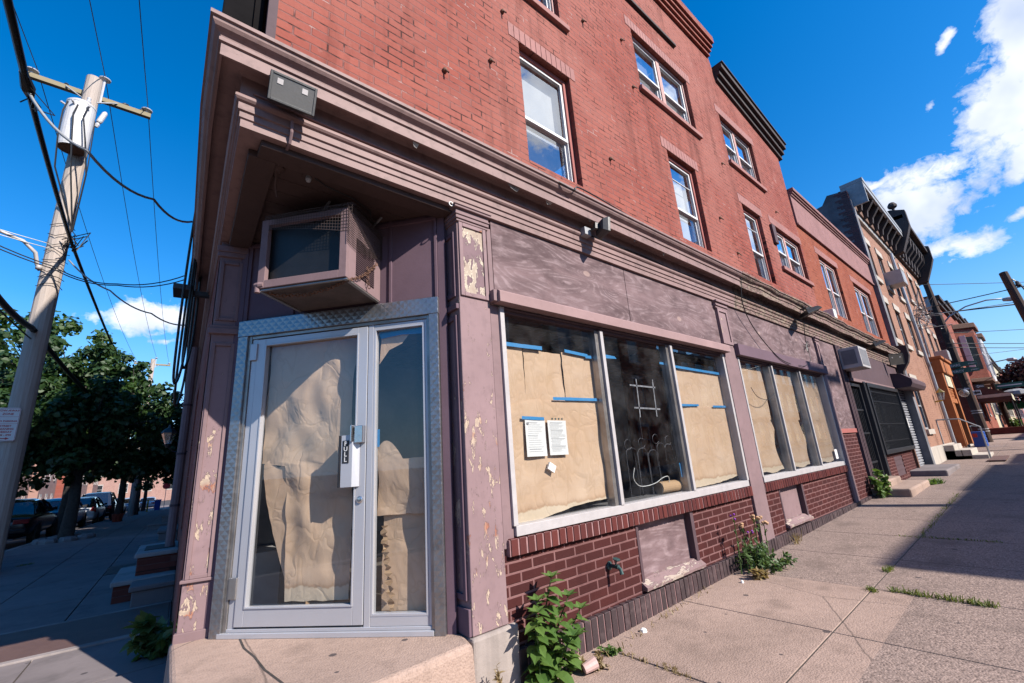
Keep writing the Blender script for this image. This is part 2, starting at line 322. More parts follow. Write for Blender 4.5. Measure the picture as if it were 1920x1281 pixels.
def concrete(name, col, speck=.0, crack=.6, dark=.35):
    def f(t):
        v = t.obj(); n = t.noise(v, .9, 6, .6); n2 = t.noise(v, 14, 5, .7); n3 = t.noise(v, 160, 2, .6)
        isl = t.a('ShaderNodeNewGeometry').outputs['Random Per Island']
        c = t.mix(t.ramp(n, [(.3, 0.0), (.7, 1.0)]), tuple(k*.78 for k in col), tuple(k*1.12 for k in col))
        c = t.mix(t.m('MULTIPLY', t.ramp(n2, [(.45, 0.0), (.75, 1.0)]), dark), c, tuple(k*.5 for k in col))
        c = t.mix(t.m('MULTIPLY', n3, .35), c, tuple(k*.6 for k in col))
        c = t.mix(t.m('MULTIPLY', isl, .25), c, tuple(k*.7 for k in col))
        h = t.m('ADD', t.m('MULTIPLY', n2, .5), t.m('MULTIPLY', n3, .4))
        if speck:
            cellc = t.vor(v, 85, 1); d = t.vor(v, 85, 0)
            k = t.xyz(cellc)[0]
            sc = t.mix(t.ramp(k, [(.25, 0.0), (.45, .5), (.9, 1.0)]), (.095, .066, .06), (.50, .37, .315))
            c = t.mix(t.m('MULTIPLY', t.ramp(d, [(.35, 1.0), (.62, 0.0)]), speck), c, sc)
            h = t.m('SUBTRACT', h, t.m('MULTIPLY', d, .9))
        if crack == 1:
            ck = t.vor(t.scl(t.mix(.06, v, t.noise(v, 3, 5, .6, col=True)), (1, 1, .01)), .55, 0, 'DISTANCE_TO_EDGE')
            c = t.mix(t.m('MULTIPLY', t.ramp(ck, [(.0, 1.0), (.003, 0.0)]), .7), c, (.07, .055, .05))
        st = t.noise(t.scl(v, (1, 1, .01), (3, 8, 0)), 1.7, 6, .68)
        c = t.mix(t.m('MULTIPLY', t.ramp(st, [(.52, 0.0), (.66, 1.0)]), .6), c, tuple(k*.48 for k in col))
        gum = t.ramp(t.vor(t.scl(v, (1, 1, .01)), 2.6), [(.055, 1.0), (.068, 0.0)]); gum2 = t.ramp(t.vor(t.scl(v, (1, 1, .01), (5, 2, 0)), 4.1), [(.045, 1.0), (.056, 0.0)])
        g = t.m('MAXIMUM', gum, gum2)
        c = t.mix(t.m('MULTIPLY', g, .85), c, (.06, .05, .055))
        return pbsdf(t, c, .9, t.bump(h, .55, .006), spec=.25)
    return mat(name, f)
M['conc'] = concrete('pavement_concrete', (.455, .325, .268), speck=.2, dark=.45, crack=1)
M['aggr'] = concrete('exposed_aggregate', (.33, .245, .21), speck=.8)
M['conc_grey'] = concrete('grey_concrete', (.26, .22, .22))
M['step'] = concrete('step_concrete', (.49, .35, .285), speck=.2, dark=.5, crack=1)
M['plinth'] = concrete('plinth_concrete', (.40, .34, .31))
M['stone'] = concrete('pale_stone', (.58, .52, .46), dark=.25)
M['kerb'] = concrete('kerb_stone', (.36, .31, .30))
M['asphalt'] = plain('asphalt', (.055, .052, .055), .9, var=.3, scale=2.0, bump=.6)
M['dirt'] = plain('joint_dirt', (.05, .04, .035), .95, var=.4, scale=30, bump=.6)

def f(t):
    v = t.obj(); n = t.noise(t.scl(v, (1, 1, .15)), 30, 4, .6); b = t.noise(v, 2, 4)
    c = t.mix(b, (.54, .54, .58), (.66, .66, .70))
    return pbsdf(t, c, t.m('ADD', .28, t.m('MULTIPLY', n, .2)), t.bump(n, .08, .001), metal=.4, spec=.5)
M['alu'] = mat('brushed_aluminium', f)
M['alu_white'] = plain('white_aluminium', (.47, .44, .44), .45, var=.1, scale=8)
M['upvc'] = plain('white_window_frame', (.74, .73, .74), .4, var=.06)
def f(t):   # quilted steel sheet: diamond facets at 45 degrees
    v = t.obj(); x, y, z = t.xyz(v); s = t.m('MULTIPLY', t.m('SUBTRACT', x, y), .72)
    p = t.m('PINGPONG', t.m('ADD', s, z), .03); q = t.m('PINGPONG', t.m('SUBTRACT', s, z), .03)
    h = t.m('MULTIPLY', t.m('MINIMUM', p, q), 14.0)
    n = t.noise(v, 9, 5, .6); ru = t.ramp(t.noise(v, 5, 6, .7), [(.55, 0.0), (.75, 1.0)])
    c = t.mix(t.m('MULTIPLY', ru, .5), t.mix(n, (.30, .30, .32), (.46, .46, .48)), (.16, .12, .09))
    return pbsdf(t, c, t.m('ADD', .24, t.m('MULTIPLY', n, .2)), t.bump(h, .6, .008), metal=.85)
M['diamond'] = mat('quilted_steel', f)
M['steel'] = plain('plain_steel', (.42, .39, .37), .38, metal=.8, var=.25)
M['chrome'] = plain('polished_steel', (.72, .72, .74), .18, metal=.95, var=.05)
M['black'] = plain('black_iron', (.018, .018, .022), .45, var=.3)
M['blackpl'] = plain('black_plastic', (.022, .022, .025), .5, var=.2)
M['white'] = plain('white_enamel', (.75, .74, .72), .4, var=.05)
M['greypaint'] = plain('grey_paint', (.34, .35, .37), .5)
M['tank'] = plain('transformer_paint', (.66, .66, .68), .35, var=.1, scale=3)
M['porcelain'] = plain('porcelain', (.55, .55, .58), .25, var=.1)
M['void'] = plain('sooty_dark_paint', (.012, .011, .012), .95, spec=.05)
M['rubber'] = plain('rubber', (.012, .012, .013), .6, var=.2)
M['rust'] = plain('rusty_iron', (.16, .075, .045), .8, var=.45, scale=20, bump=.4)
M['wire'] = plain('cable_black', (.012, .012, .013), .5, var=.1)
M['wire_grey'] = plain('cable_grey', (.30, .31, .33), .45, var=.15)
M['tape'] = plain('blue_tape', (.01, .22, .52), .6, var=.08)
M['notice'] = plain('white_paper', (.80, .79, .78), .7, var=.04)
M['ink'] = plain('grey_ink', (.30, .30, .32), .7, var=.1)
M['clear_tape'] = plain('clear_tape', (.17, .175, .19), .35, var=.5, scale=25)
M['green'] = plain('sign_green', (.012, .13, .10), .45, var=.08)
M['signwhite'] = plain('sign_white', (.78, .78, .78), .45, var=.04)
M['signred'] = plain('sign_red', (.5, .03, .04), .45, var=.05)
M['blue'] = plain('blue_plastic', (.015, .09, .42), .4, var=.12)
M['redpl'] = plain('red_plastic', (.5, .03, .02), .45)
M['yellow'] = plain('yellow_paint', (.6, .4, .03), .5)
M['awning'] = plain('brown_canvas', (.10, .05, .035), .8)
M['greenaw'] = plain('green_canvas', (.01, .16, .07), .8)
M['interior'] = plain('dim_interior_paint', (.14, .13, .13), .9, var=.2)
M['intfloor'] = plain('interior_floor', (.10, .085, .07), .7, var=.3)
M['tin'] = plain('tin_ceiling', (.30, .30, .31), .6)
M['blind'] = plain('window_blind', (.50, .52, .55), .8, var=.06)
M['cardboard'] = plain('cardboard', (.46, .29, .16), .85, var=.12)
M['stucco'] = plain('grey_stucco', (.17, .17, .19), .95, var=.5, scale=1.2, bump=.4)
M['siding'] = plain('grey_siding', (.17, .17, .19), .8)
M['roof'] = plain('roof_felt', (.05, .05, .055), .95)
def f(t):
    v = t.obj(); g = t.noise(t.scl(v, (14, 14, .5)), 4, 5, .65); b = t.noise(v, .8, 4)
    c = t.mix(t.ramp(g, [(.3, 0.0), (.75, 1.0)]), (.52, .44, .39), (.34, .275, .235)); c = t.mix(t.m('MULTIPLY', b, .4), c, (.58, .52, .48))
    return pbsdf(t, c, .85, t.bump(g, .5, .01), spec=.2)
M['pole'] = mat('weathered_pole', f)
def f(t):
    v = t.obj(); g = t.noise(t.scl(v, (10, 10, .5)), 4, 5, .65)
    return pbsdf(t, t.mix(g, (.05, .032, .028), (.11, .075, .062)), .9, t.bump(g, .5, .01), spec=.2)
M['darkpole'] = mat('creosoted_pole', f)
def f(t):
    v = t.obj(); g = t.noise(t.scl(v, (.6, 10, 10)), 4, 5, .65)
    return pbsdf(t, t.mix(g, (.36, .30, .21), (.24, .21, .12)), .9, t.bump(g, .5, .005), spec=.2)
M['timber'] = mat('weathered_crossarm', f)

def glass(name, tint=(.93, .95, .95), k=1.5, rough=0.0, base=.02, smudge=.03):
    def f(t):
        v = t.obj(); n = t.noise(v, 3, 6, .7)
        g = t.a('ShaderNodeNewGeometry'); dt = t.a('ShaderNodeVectorMath', {0: g.outputs['Incoming'], 1: g.outputs['Normal']}, operation='DOT_PRODUCT').outputs['Value']
        fr = t.m('ADD', .04, t.m('MULTIPLY', .96, t.m('POWER', t.m('SUBTRACT', 1.0, t.m('ABSOLUTE', dt), clamp=True), 5.0)))
        fac = t.m('ADD', t.m('MULTIPLY', fr, k), base, clamp=True)
        tr = t.a('ShaderNodeBsdfTransparent', {'Color': tint}).outputs[0]
        gl = t.a('ShaderNodeBsdfGlossy', {'Color': (.95, .97, 1.0), 'Roughness': rough, 'Normal': t.bump(t.noise(v, .8, 1), .02, .05)}).outputs[0]
        mx = t.a('ShaderNodeMixShader', {0: fac, 1: tr, 2: gl}).outputs[0]
        df = t.a('ShaderNodeBsdfDiffuse', {'Color': (.6, .6, .62)}).outputs[0]
        return t.a('ShaderNodeMixShader', {0: t.m('MULTIPLY', t.ramp(n, [(.4, 0.0), (.8, 1.0)]), smudge), 1: mx, 2: df}).outputs[0]
    return mat(name, f)
M['glass'] = glass('shop_glass', k=1.9, base=.05, smudge=.05)
M['door_glass'] = glass('door_glass', k=1.6, base=.015, smudge=.02)
M['glass_up'] = glass('sash_glass', k=2.6, base=.22, smudge=.05)
M['carglass'] = glass('car_glass', tint=(.10, .12, .12), k=1.6, base=.05)
M['lampglass'] = glass('lamp_glass', tint=(.75, .75, .7), k=1.2, base=.06, smudge=.5)

def kraft(stained):
  def f(t):   # brown kraft paper: creases, bleaching, water stain creeping up from the lower edge
      v = t.obj(); x, y, z = t.xyz(v)
      n = t.noise(v, 2.2, 4, .6); cr = t.m('ABSOLUTE', t.m('SUBTRACT', t.noise(v, 3.2, 3, .5, .6), .5)); cr2 = t.m('ABSOLUTE', t.m('SUBTRACT', t.noise(t.scl(v, (1, 1, .5), (4, 1, 7)), 5.5, 2, .5, .3), .5)); cr = t.m('MINIMUM', cr, cr2); fn = t.noise(t.scl(v, (5, 5, 1)), 16, 4, .6)
      c = t.mix(t.ramp(n, [(.3, 0.0), (.7, 1.0)]), (.68, .445, .288), (.78, .56, .40))
      c = t.mix(t.m('MULTIPLY', t.ramp(cr, [(.0, 1.0), (.022, 0.0)]), .28), c, (.55, .36, .21))
      ed = t.m('SUBTRACT', t.m('ADD', z, 0.0 if stained else 9.0), t.m('MULTIPLY', t.noise(t.scl(v, (1, 1, .2)), 4.5, 7, .72), .15))
      pale = t.ramp(ed, [(0.0, .8), (.012, .0)])
      ring = t.m('MULTIPLY', t.ramp(ed, [(0.0, 0.0), (.008, 1.0), (.03, .25), (.05, 0.0)]), 1.0)
      c = t.mix(pale, c, (.76, .62, .46)); c = t.mix(t.m('MULTIPLY', ring, .42), c, (.27, .12, .04))
      stk = t.ramp(t.noise(t.scl(v, (1, 1, .06)), 8, 4, .6), [(.62, 0.0), (.72, 1.0)])
      c = t.mix(t.m('MULTIPLY', stk, .3), c, (.75, .6, .44))
      h = t.m('ADD', t.m('MULTIPLY', t.ramp(cr, [(0.0, 0.0), (.06, 1.0)]), .5), t.m('MULTIPLY', n, 1.6)); h = t.m('ADD', h, t.m('MULTIPLY', fn, .15))
      bs = pbsdf(t, c, .8, t.bump(h, .4, .012), spec=.2)
      tl = t.a('ShaderNodeBsdfTranslucent', {'Color': c}).outputs[0]
      return t.a('ShaderNodeMixShader', {0: .12, 1: bs, 2: tl}).outputs[0]
  return f
M['kraft'] = mat('kraft_paper', kraft(False)); M['kraft_wet'] = mat('stained_kraft_paper', kraft(True))
def leafmat(name, c1, c2, rough=.5):
    def f(t):
        isl = t.a('ShaderNodeNewGeometry').outputs['Random Per Island']
        c = t.mix(isl, c1, c2); v = t.obj(); c = t.mix(t.m('MULTIPLY', t.noise(v, 1.1, 3), .5), c, tuple(k*.6 for k in c1))
        bs = pbsdf(t, c, rough, spec=.4); tl = t.a('ShaderNodeBsdfTranslucent', {'Color': t.mix(.5, c, (c2[0]*1.4, c2[1]*1.4, c2[2]*.6))}).outputs[0]
        return t.a('ShaderNodeMixShader', {0: .28, 1: bs, 2: tl}).outputs[0]
    return mat(name, f)
M['leaf'] = leafmat('maple_leaf', (.035, .085, .018), (.085, .15, .03))
M['leaf2'] = leafmat('maple_leaf_dark', (.022, .06, .02), (.055, .11, .028))
M['purple'] = leafmat('purple_leaf', (.035, .012, .02), (.075, .022, .035))
M['weed'] = leafmat('weed_leaf', (.075, .16, .035), (.17, .27, .06))
M['weed_dk'] = leafmat('thistle_leaf', (.06, .13, .035), (.14, .21, .07))
M['grass'] = leafmat('grass_blade', (.10, .15, .03), (.22, .25, .06))
M['dry'] = leafmat('dry_stalk', (.28, .2, .1), (.42, .32, .17))
M['bark'] = plain('bark', (.045, .035, .03), .95, var=.4, scale=14, bump=.8)
M['flower'] = plain('purple_flower', (.25, .03, .4), .7)
M['fluff'] = plain('dry_flower_head', (.6, .36, .2), .9)
def carpaint(name, col, metal=.3): return plain(name, col, .22, metal=metal, var=.04, bump=0.0)
M['shutter'] = plain('galvanised_shutter', (.42, .43, .47), .42, metal=.25, var=.2, scale=3)
M['ac_dark'] = plain('sooty_case', (.085, .065, .06), .8, var=.4)
M['ac_coil'] = plain('black_condenser_coil', (.007, .007, .008), .5, var=.5, scale=9)
M['cagewire'] = plain('rusty_cage_wire', (.075, .05, .045), .7)
M['floodface'] = plain('frosted_lens', (.115, .103, .092), .2, var=.08)
M['bronze'] = plain('green_bronze', (.04, .085, .085), .55, metal=.4, var=.4, scale=30)
M['slab'] = concrete('worn_slab', (.42, .40, .40))
def f(t):
    v = t.obj(); x, y, z = t.xyz(v); a = t.m('PINGPONG', t.m('ADD', x, y), .02); b = t.m('PINGPONG', t.m('SUBTRACT', x, y), .02); h = t.m('GREATER_THAN', t.m('MULTIPLY', a, b), .00013)
    n = t.noise(v, 4, 6, .7); c = t.mix(n, (.10, .055, .05), (.24, .14, .11))
    return pbsdf(t, c, .65, t.bump(h, .6, .004), metal=.3)
M['tread'] = mat('rusty_tread_plate', f)
M['pinkcup'] = plain('pale_pink_cup', (.62, .42, .38), .5)
M['stonedark'] = concrete('rough_stone', (.24, .23, .24))
M['car_black'] = carpaint('black_car_paint', (.012, .014, .02)); M['car_black2'] = carpaint('black_car_paint', (.010, .010, .012)); M['car_black3'] = carpaint('dark_car_paint', (.015, .016, .018))
M['car_navy'] = carpaint('navy_car_paint', (.012, .025, .075)); M['car_white'] = carpaint('white_car_paint', (.62, .64, .68), .0); M['car_grey'] = carpaint('grey_car_paint', (.10, .10, .11))
M['car_silver'] = carpaint('silver_car_paint', (.42, .45, .50)); M['car_silver2'] = carpaint('pale_car_paint', (.55, .56, .55), .0)
M['taillight'] = plain('red_lamp_plastic', (.28, .012, .015), .2, var=.05)
M['terracotta'] = plain('red_pot', (.35, .07, .04), .7)
M['darkpane'] = plain('dark_window_glass', (.025, .03, .035), .06, var=.2, bump=0.0, spec=1.0)
M['creamsign'] = plain('cream_board', (.62, .58, .42), .6)
M['brass'] = plain('brass', (.5, .33, .08), .35, metal=.8)
M['cream'] = plain('cream_render', (.55, .47, .33), .9, var=.1, scale=1.0)
M['darkcloth'] = plain('dark_cloth', (.014, .014, .018), .85)
M['brick_pink_x'] = brick_upper('pink_brick_front', 'x', (.46, .27, .23), (.40, .23, .19), (.46, .33, .29), stain=.3, peel=(.48, .30, .26), bstr=.3)
# ------------------------------------------------------------------ ground, road, pavements
def steps(a, b, d): n = max(1, round((b-a)/d)); return [a+(b-a)*k/n for k in range(n+1)]
mb = MB()
xs = [-400, -120, -40, -15, -5, 0, 2.6, 10, 20, 40, 62.6, 120, 400]; ys = [-400, -100, -30, -10, 0, 8, 16, 30, 60, 96, 160, 400]
idx = {}
for i, x in enumerate(xs):
    for j, y in enumerate(ys): idx[i, j] = mb.p(x, y, gz(x, y)-.14)
for i in range(len(xs)-1):
    for j in range(len(ys)-1): mb.f.append([idx[i, j], idx[i+1, j], idx[i+1, j+1], idx[i, j+1]])
tag(mb.build('road', M['asphalt']), kind='structure')
KX = lambda y: -3.35+.057*y          # kerb of the side street
LX = lambda y: .216+.05705*(y-2.42)  # side facade
def slabs(name, xl, yl, m, gap=.0045, alt=None, top=0.0):
    a, b = MB(), MB()
    for i in range(len(xl)-1):
        for j in range(len(yl)-1):
            sy0, sy1 = abs(yl[j]-1.0) < 1e-6, abs(yl[j+1]-1.0) < 1e-6; x0, x1, y0, y1 = xl[i]+gap, xl[i+1]-gap, yl[j]+(0 if sy0 else gap), yl[j+1]-(0 if sy1 else gap)
            t = b if alt and alt(x0, x1, y0, y1) else a
            dz = 0 if sy0 or sy1 else R.uniform(-.0008, .003)
            q = [(x0, y0), (x1, y0), (x1, y1), (x0, y1)]; e = .002
            hi = [t.p(x+(e if k in (0, 3) else -e), y+((0 if sy0 else e) if k in (0, 1) else (0 if sy1 else -e)), gz(x, y)+dz+top) for k, (x, y) in enumerate(q)]
            lo = [t.p(x, y, gz(x, y)+dz+top-.004) for x, y in q]; bt = [t.p(x, y, gz(x, y)-.1) for x, y in q]
            t.f.append(hi)
            for k in range(4):
                t.f.append([lo[k], lo[(k+1) % 4], hi[(k+1) % 4], hi[k]]); t.f.append([bt[k], bt[(k+1) % 4], lo[(k+1) % 4], lo[k]])
    return a, b
xl = [-3.0, -1.9, -.8, .35, 1.5, 2.66, 3.81, 4.95, 6.08, 7.3, 8.52, 9.66, 10.8, 12.2, 13.6, 15.1, 16.6, 18.4, 20.2, 22, 24, 26, 28, 30.6]
a, b = slabs('pavement', xl, [-1.75, -.8, .14, 1.0, 1.28, 2.43], 0, alt=lambda x0, x1, y0, y1: y1 < 1.05 or x0 > 4.9)
# the joint at y = 1.0 only marks where the smooth strip ends
pv = tag(a.build('pavement', M['conc']), kind='structure'); pv2 = tag(b.build('pavement', M['aggr']), kind='structure')
mb = MB()
for x0, x1 in zip(xl, xl[1:]):
    mb.poly([(x0, -1.75, gz(x0, 0)-.003), (x1, -1.75, gz(x1, 0)-.003), (x1, 2.5, gz(x1, 0)-.003), (x0, 2.5, gz(x0, 0)-.003)])
for y0, y1 in zip(steps(2.43, 90, 4), steps(2.43, 90, 4)[1:]):
    mb.poly([(KX(y0), y0, gz(0, y0)-.02), (LX(y0)+.1, y0, gz(0, y0)-.02), (LX(y1)+.1, y1, gz(0, y1)-.02), (KX(y1), y1, gz(0, y1)-.02)])
tag(mb.build('ground', M['dirt']), kind='structure')
# side street pavement: slabs that follow the facade's direction
mb = MB(); xr = [0, .9, 1.75, 3.6]
yl = [2.43, 3.6, 4.75, 5.8, 7.05, 8.4, 10.2, 12, 14.2, 16, 18.3, 20.6, 23, 26, 29, 33, 37, 42, 48, 56, 66, 78, 90]
for j in range(len(yl)-1):
    for i in range(3):
        y0, y1 = yl[j]+.006, yl[j+1]-.006
        w = lambda y, k: LX(y)-.01-(k if k < 3 else LX(y)-KX(y)-.02)
        q = [(w(y0, xr[i])-.006, y0), (w(y0, xr[i+1])+.006, y0), (w(y1, xr[i+1])+.006, y1), (w(y1, xr[i])-.006, y1)]
        hi = [mb.p(x, y, gz(0, y)) for x, y in q]; bt = [mb.p(x, y, gz(0, y)-.1) for x, y in q]
        mb.f.append(hi)
        for k in range(4): mb.f.append([bt[k], bt[(k+1) % 4], hi[(k+1) % 4], hi[k]])
tag(mb.build('pavement', M['conc_grey']), kind='structure')
mb = MB()
for y0, y1 in zip(steps(-1.9, 90, 3), steps(-1.9, 90, 3)[1:]):
    q = [(KX(y0)-.16, y0), (KX(y0), y0), (KX(y1), y1), (KX(y1)-.16, y1)]
    a = [mb.p(x, y, gz(0, y)+.004) for x, y in q]; b = [mb.p(x, y, gz(0, y)-.2) for x, y in q]; mb.f += [a, b]
    for k in range(4): mb.f.append([b[k], b[(k+1) % 4], a[(k+1) % 4], a[k]])
for x0, x1 in zip(steps(-3.4, 30.6, 3), steps(-3.4, 30.6, 3)[1:]):
    q = [(x0, -1.92), (x1, -1.92), (x1, -1.76), (x0, -1.76)]
    a = [mb.p(x, y, gz(x, 0)+.004) for x, y in q]; b = [mb.p(x, y, gz(x, 0)-.2) for x, y in q]; mb.f += [a, b]
    for k in range(4): mb.f.append([b[k], b[(k+1) % 4], a[(k+1) % 4], a[k]])
tag(mb.build('kerb', M['kerb']), kind='structure')
a, b = slabs('p', [35.7, 38, 40, 43, 46, 50, 55, 60, 70, 80, 95, 115], [-1.75, .3, 2.3], 0)
tag(a.build('pavement', M['conc']), kind='structure')
a, b = slabs('p', [30.75, 33, 35.5], [-1.75, .3, 2.3, 8, 14], 0, top=-.03)
tag(a.build('alley_apron', M['conc']), kind='structure')
# pavement across the main street
a, b = slabs('p', [4, 8, 12, 16, 20, 25, 30, 40, 50], [-10, -8.2, -6.6], 0)
tag(a.build('far_pavement', M['conc_grey']), kind='structure')

# ------------------------------------------------------------------ the corner building
B = thing('corner_shop_building', 'vacant red brick corner building with mauve shopfront, papered windows and a chamfered entrance', 'building', (.216, 2.42, -1.32))
FX = lambda a, b, c: (a, 2.42-b, c)                 # right facade: along, outward, up
VX, VY = .05695, .99838
SX = lambda s, b, c: (.216+VX*s-VY*b, 2.42+VY*s+VX*b, c)   # side facade: s along, b outward
DL = Vector((.488, 3.80, 0)); DT = Vector((.6559, -.75485, 0)); DN = Vector((-.75485, -.6559, 0))
DX = lambda t, b, c: tuple(DL+DT*t+DN*b+Vector((0, 0, c)))   # chamfered entrance
SZ = -.985
# --- upper walls with window openings
win = [(2.44, 3.19, 2.66, 4.06, 's'), (5.18, 5.97, 2.67, 4.05, 's'), (7.59, 8.38, 2.68, 4.06, 's'), (8.95, 10.52, 3.17, 4.09, 'd'),
       (11.76, 13.25, 2.72, 4.19, 'd2'), (14.68, 16.6, 2.68, 4.12, 'd2')]
win3 = [(2.48, 3.16, 4.82, 6.1, 's3'), (4.78, 6.35, 4.88, 5.96, 'd3'), (7.5, 8.95, 4.88, 5.92, 'd3')]
holes = [w_[:4] for w_ in win[:4]+win3]
m = MB(FX); m.wall(.278, 10.62, 2.30, 6.25, holes, .16)
m.build('upper_wall', M['brick'], B, recalc=False)
m = MB(FX); m.prism([(.278, 6.25), (10.62, 6.25), (10.62, 6.5), (7.72, 7.04), (7.62, 7.45), (.278, 7.45)], -.3, 0, 1)
m.build('upper_wall', M['brick'], B)
m = MB(FX); m.wall(10.62, 17.55, 2.30, 4.63, [w_[:4] for w_ in win[4:]], .16)
m.build('rear_wall', M['brick_orange'], B, recalc=False)
m = MB(FX); m.box(10.64, 17.55, -.3, .035, 4.63, 5.46); m.build('parapet_panel', M['band'], B)
m = MB(FX)
for k, (pr, z0, z1) in enumerate(((.05, 4.60, 4.66), (.06, 5.34, 5.385), (.09, 5.39, 5.43), (.12, 5.435, 5.52))): m.box(10.66, 17.6, -.3, pr, z0, z1)
m.build('parapet_moulding', M['band'], B, bevel=.008)
m = MB(FX)
for pr, z0, z1 in ((.05, 7.30, 7.36), (.09, 7.37, 7.43), (.13, 7.44, 7.50), (.17, 7.51, 7.66)): m.box(.2, 7.62, -.3, pr, z0, z1)
m.build('brick_coping', M['brick'], B)
m = MB(FX)   # thin hood mould above the third floor windows
m.box(4.7, 6.15, -.01, .05, 6.52, 6.57); m.build('drip_mould', M['darktrim'], B, bevel=.01)
m = MB(FX)   # sloping eaves with dark gutter board
sl_ = lambda x: 7.13-(x-7.7)*.155
for pr, d0, d1 in ((.05, -.32, -.22), (.11, -.22, -.11), (.17, -.11, 0.0), (.20, .0, .03)):
    m.prism([(7.74, sl_(7.74)+d0), (10.78, sl_(10.78)+d0), (10.78, sl_(10.78)+d1), (7.74, sl_(7.74)+d1)], -.3, pr, 1)
m.build('roof_cornice', M['darktrim'], B, bevel=.008)
# --- roof, side walls, rear
m = MB(); m.poly([(.28, 2.6, 7.3), (7.6, 2.6, 7.3), (7.6, 11, 7.3), (.75, 11, 7.3)]); m.poly([(7.6, 2.5, 6.9), (10.6, 2.5, 6.4), (10.6, 11, 6.4), (7.6, 11, 6.9)]); m.poly([(10.6, 2.5, 5.2), (17.5, 2.5, 5.2), (17.5, 11, 5.2), (10.6, 11, 5.2)])
m.build('roof', M['roof'], B)
m = MB(SX); m.wall(1.55, 13.5, -1.32, 8.9, [(3.2, 4.2, 2.7, 4.3), (6.2, 7.2, 2.7, 4.3), (9.2, 10.2, 2.7, 4.3), (4.0, 5.4, -.6, 1.2)], .15, .0)
m.poly([(0.06, 0, 2.3), (1.55, 0, 2.3), (1.55, 0, 8.9), (.06, 0, 8.9)]); m.build('side_wall', M['brick_side'], B, recalc=False)
m = MB(); m.box(.3, 3.6, 2.75, 11, 7.4, 9.75); m.build('unseen_attic', M['siding'], B)  # out of view; added for the shade it throws on pole and trees
m = MB(SX); m.box(.08, 3.2, -.05, .16, 2.36, 4.9); m.build('side_bay', M['void'], B, bevel=.01)
m = MB(FX); m.box(.279, .33, .001, .03, 2.35, 5.2); m.build('corner_board', M['mauve_dark'], B)
# --- entablature: one profile mitred round the corner
prof = [(0, 1.876), (.012, 1.876), (.012, 1.925), (.021, 1.93), (.021, 1.968), (.032, 1.972), (.032, 2.018), (.044, 2.024), (.053, 2.036), (.053, 2.05), (.044, 2.062), (.030, 2.068),
        (.030, 2.19), (.05, 2.205), (.138, 2.205), (.14, 2.16), (.152, 2.16), (.152, 2.236), (.164, 2.240), (.165, 2.258), (.158, 2.268), (.160, 2.276), (.172, 2.287), (.190, 2.299), (.202, 2.316), (.206, 2.334), (.218, 2.337), (.218, 2.36), (.12, 2.395), (0, 2.42), (-.2, 2.42), (-.2, 1.876)]
fo = -.033
def ent(name, x0, x1, mm, par=B, wob=0.0, rag=0.0):
    m = MB(); rings = []
    for x in steps(x0, x1, .35):
        r = []
        for k, (p, z) in enumerate(prof):
            if name == 'c' : pass
            dz = wob*noise.noise(Vector((x*.35, 3, 1)))
            jp = rag*noise.noise(Vector((x*2.1, z*9, 4))) if 13 < k < 30 else 0
            r.append((x, 2.42-p-jp, z+dz+jp*.6))
        rings.append(r)
    return rings
def ring_corner(): return [(.216-p*.96+.0, 2.42-p, z) for p, z in prof]
rc = ring_corner()
m = MB(); m.sweep([rc]+ent('r', .55, 6.3, None, wob=.012), True, True); m.build('cornice', M['cornice'], B)
m = MB(); m.sweep(ent('r', 6.3, 17.3, None, wob=.012, rag=.022), True, True); m.build('cornice', M['rotten'], B)
m = MB(); m.sweep([rc]+[[SX(s, p, z) for p, z in prof] for s in steps(.5, 13.4, .6)], True, True); m.build('side_cornice', M['cornice'], B)
m = MB(FX)   # end bracket of the long cornice
m.prism([(0, 1.5), (.1, 1.5), (.13, 1.75), (.3, 2.0), (.36, 2.2), (.36, 2.5), (.0, 2.55)], 17.3, 17.52, 0)
m.xf = lambda h, p, z: (h, 2.42-p, z)
m.build('cornice_bracket', M['darktrim'], B, bevel=.01)
# torn strips of flashing hanging from the cornice edge
m = MB()
for x in (1.18, 2.02, 2.45, 3.02, 3.25, 3.75, 4.3):
    w_ = R.uniform(.05, .16); y = 2.42-.150
    m.poly([(x, y+.012, 2.163), (x+w_, y+.012, 2.163), (x+w_*.8, y+.03, 2.163-R.uniform(.012, .035)), (x+w_*.35, y+.02, 2.163-R.uniform(.015, .04))])
m.build('torn_flashing', M['steel'], B)
# --- soffit over the recessed entrance
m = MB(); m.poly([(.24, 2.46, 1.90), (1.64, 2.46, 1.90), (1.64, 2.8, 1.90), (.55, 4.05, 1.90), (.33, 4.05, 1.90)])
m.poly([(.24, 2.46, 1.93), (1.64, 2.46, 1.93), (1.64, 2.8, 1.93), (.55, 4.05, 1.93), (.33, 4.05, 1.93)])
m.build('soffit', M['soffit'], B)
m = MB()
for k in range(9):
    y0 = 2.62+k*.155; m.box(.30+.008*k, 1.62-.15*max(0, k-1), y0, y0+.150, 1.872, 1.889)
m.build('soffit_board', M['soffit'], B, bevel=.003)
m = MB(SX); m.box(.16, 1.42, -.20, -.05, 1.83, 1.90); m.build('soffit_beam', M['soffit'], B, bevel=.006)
m = MB(FX); m.box(.32, 1.62, -.17, -.035, 1.835, 1.90); m.build('soffit_beam', M['soffit'], B, bevel=.006)
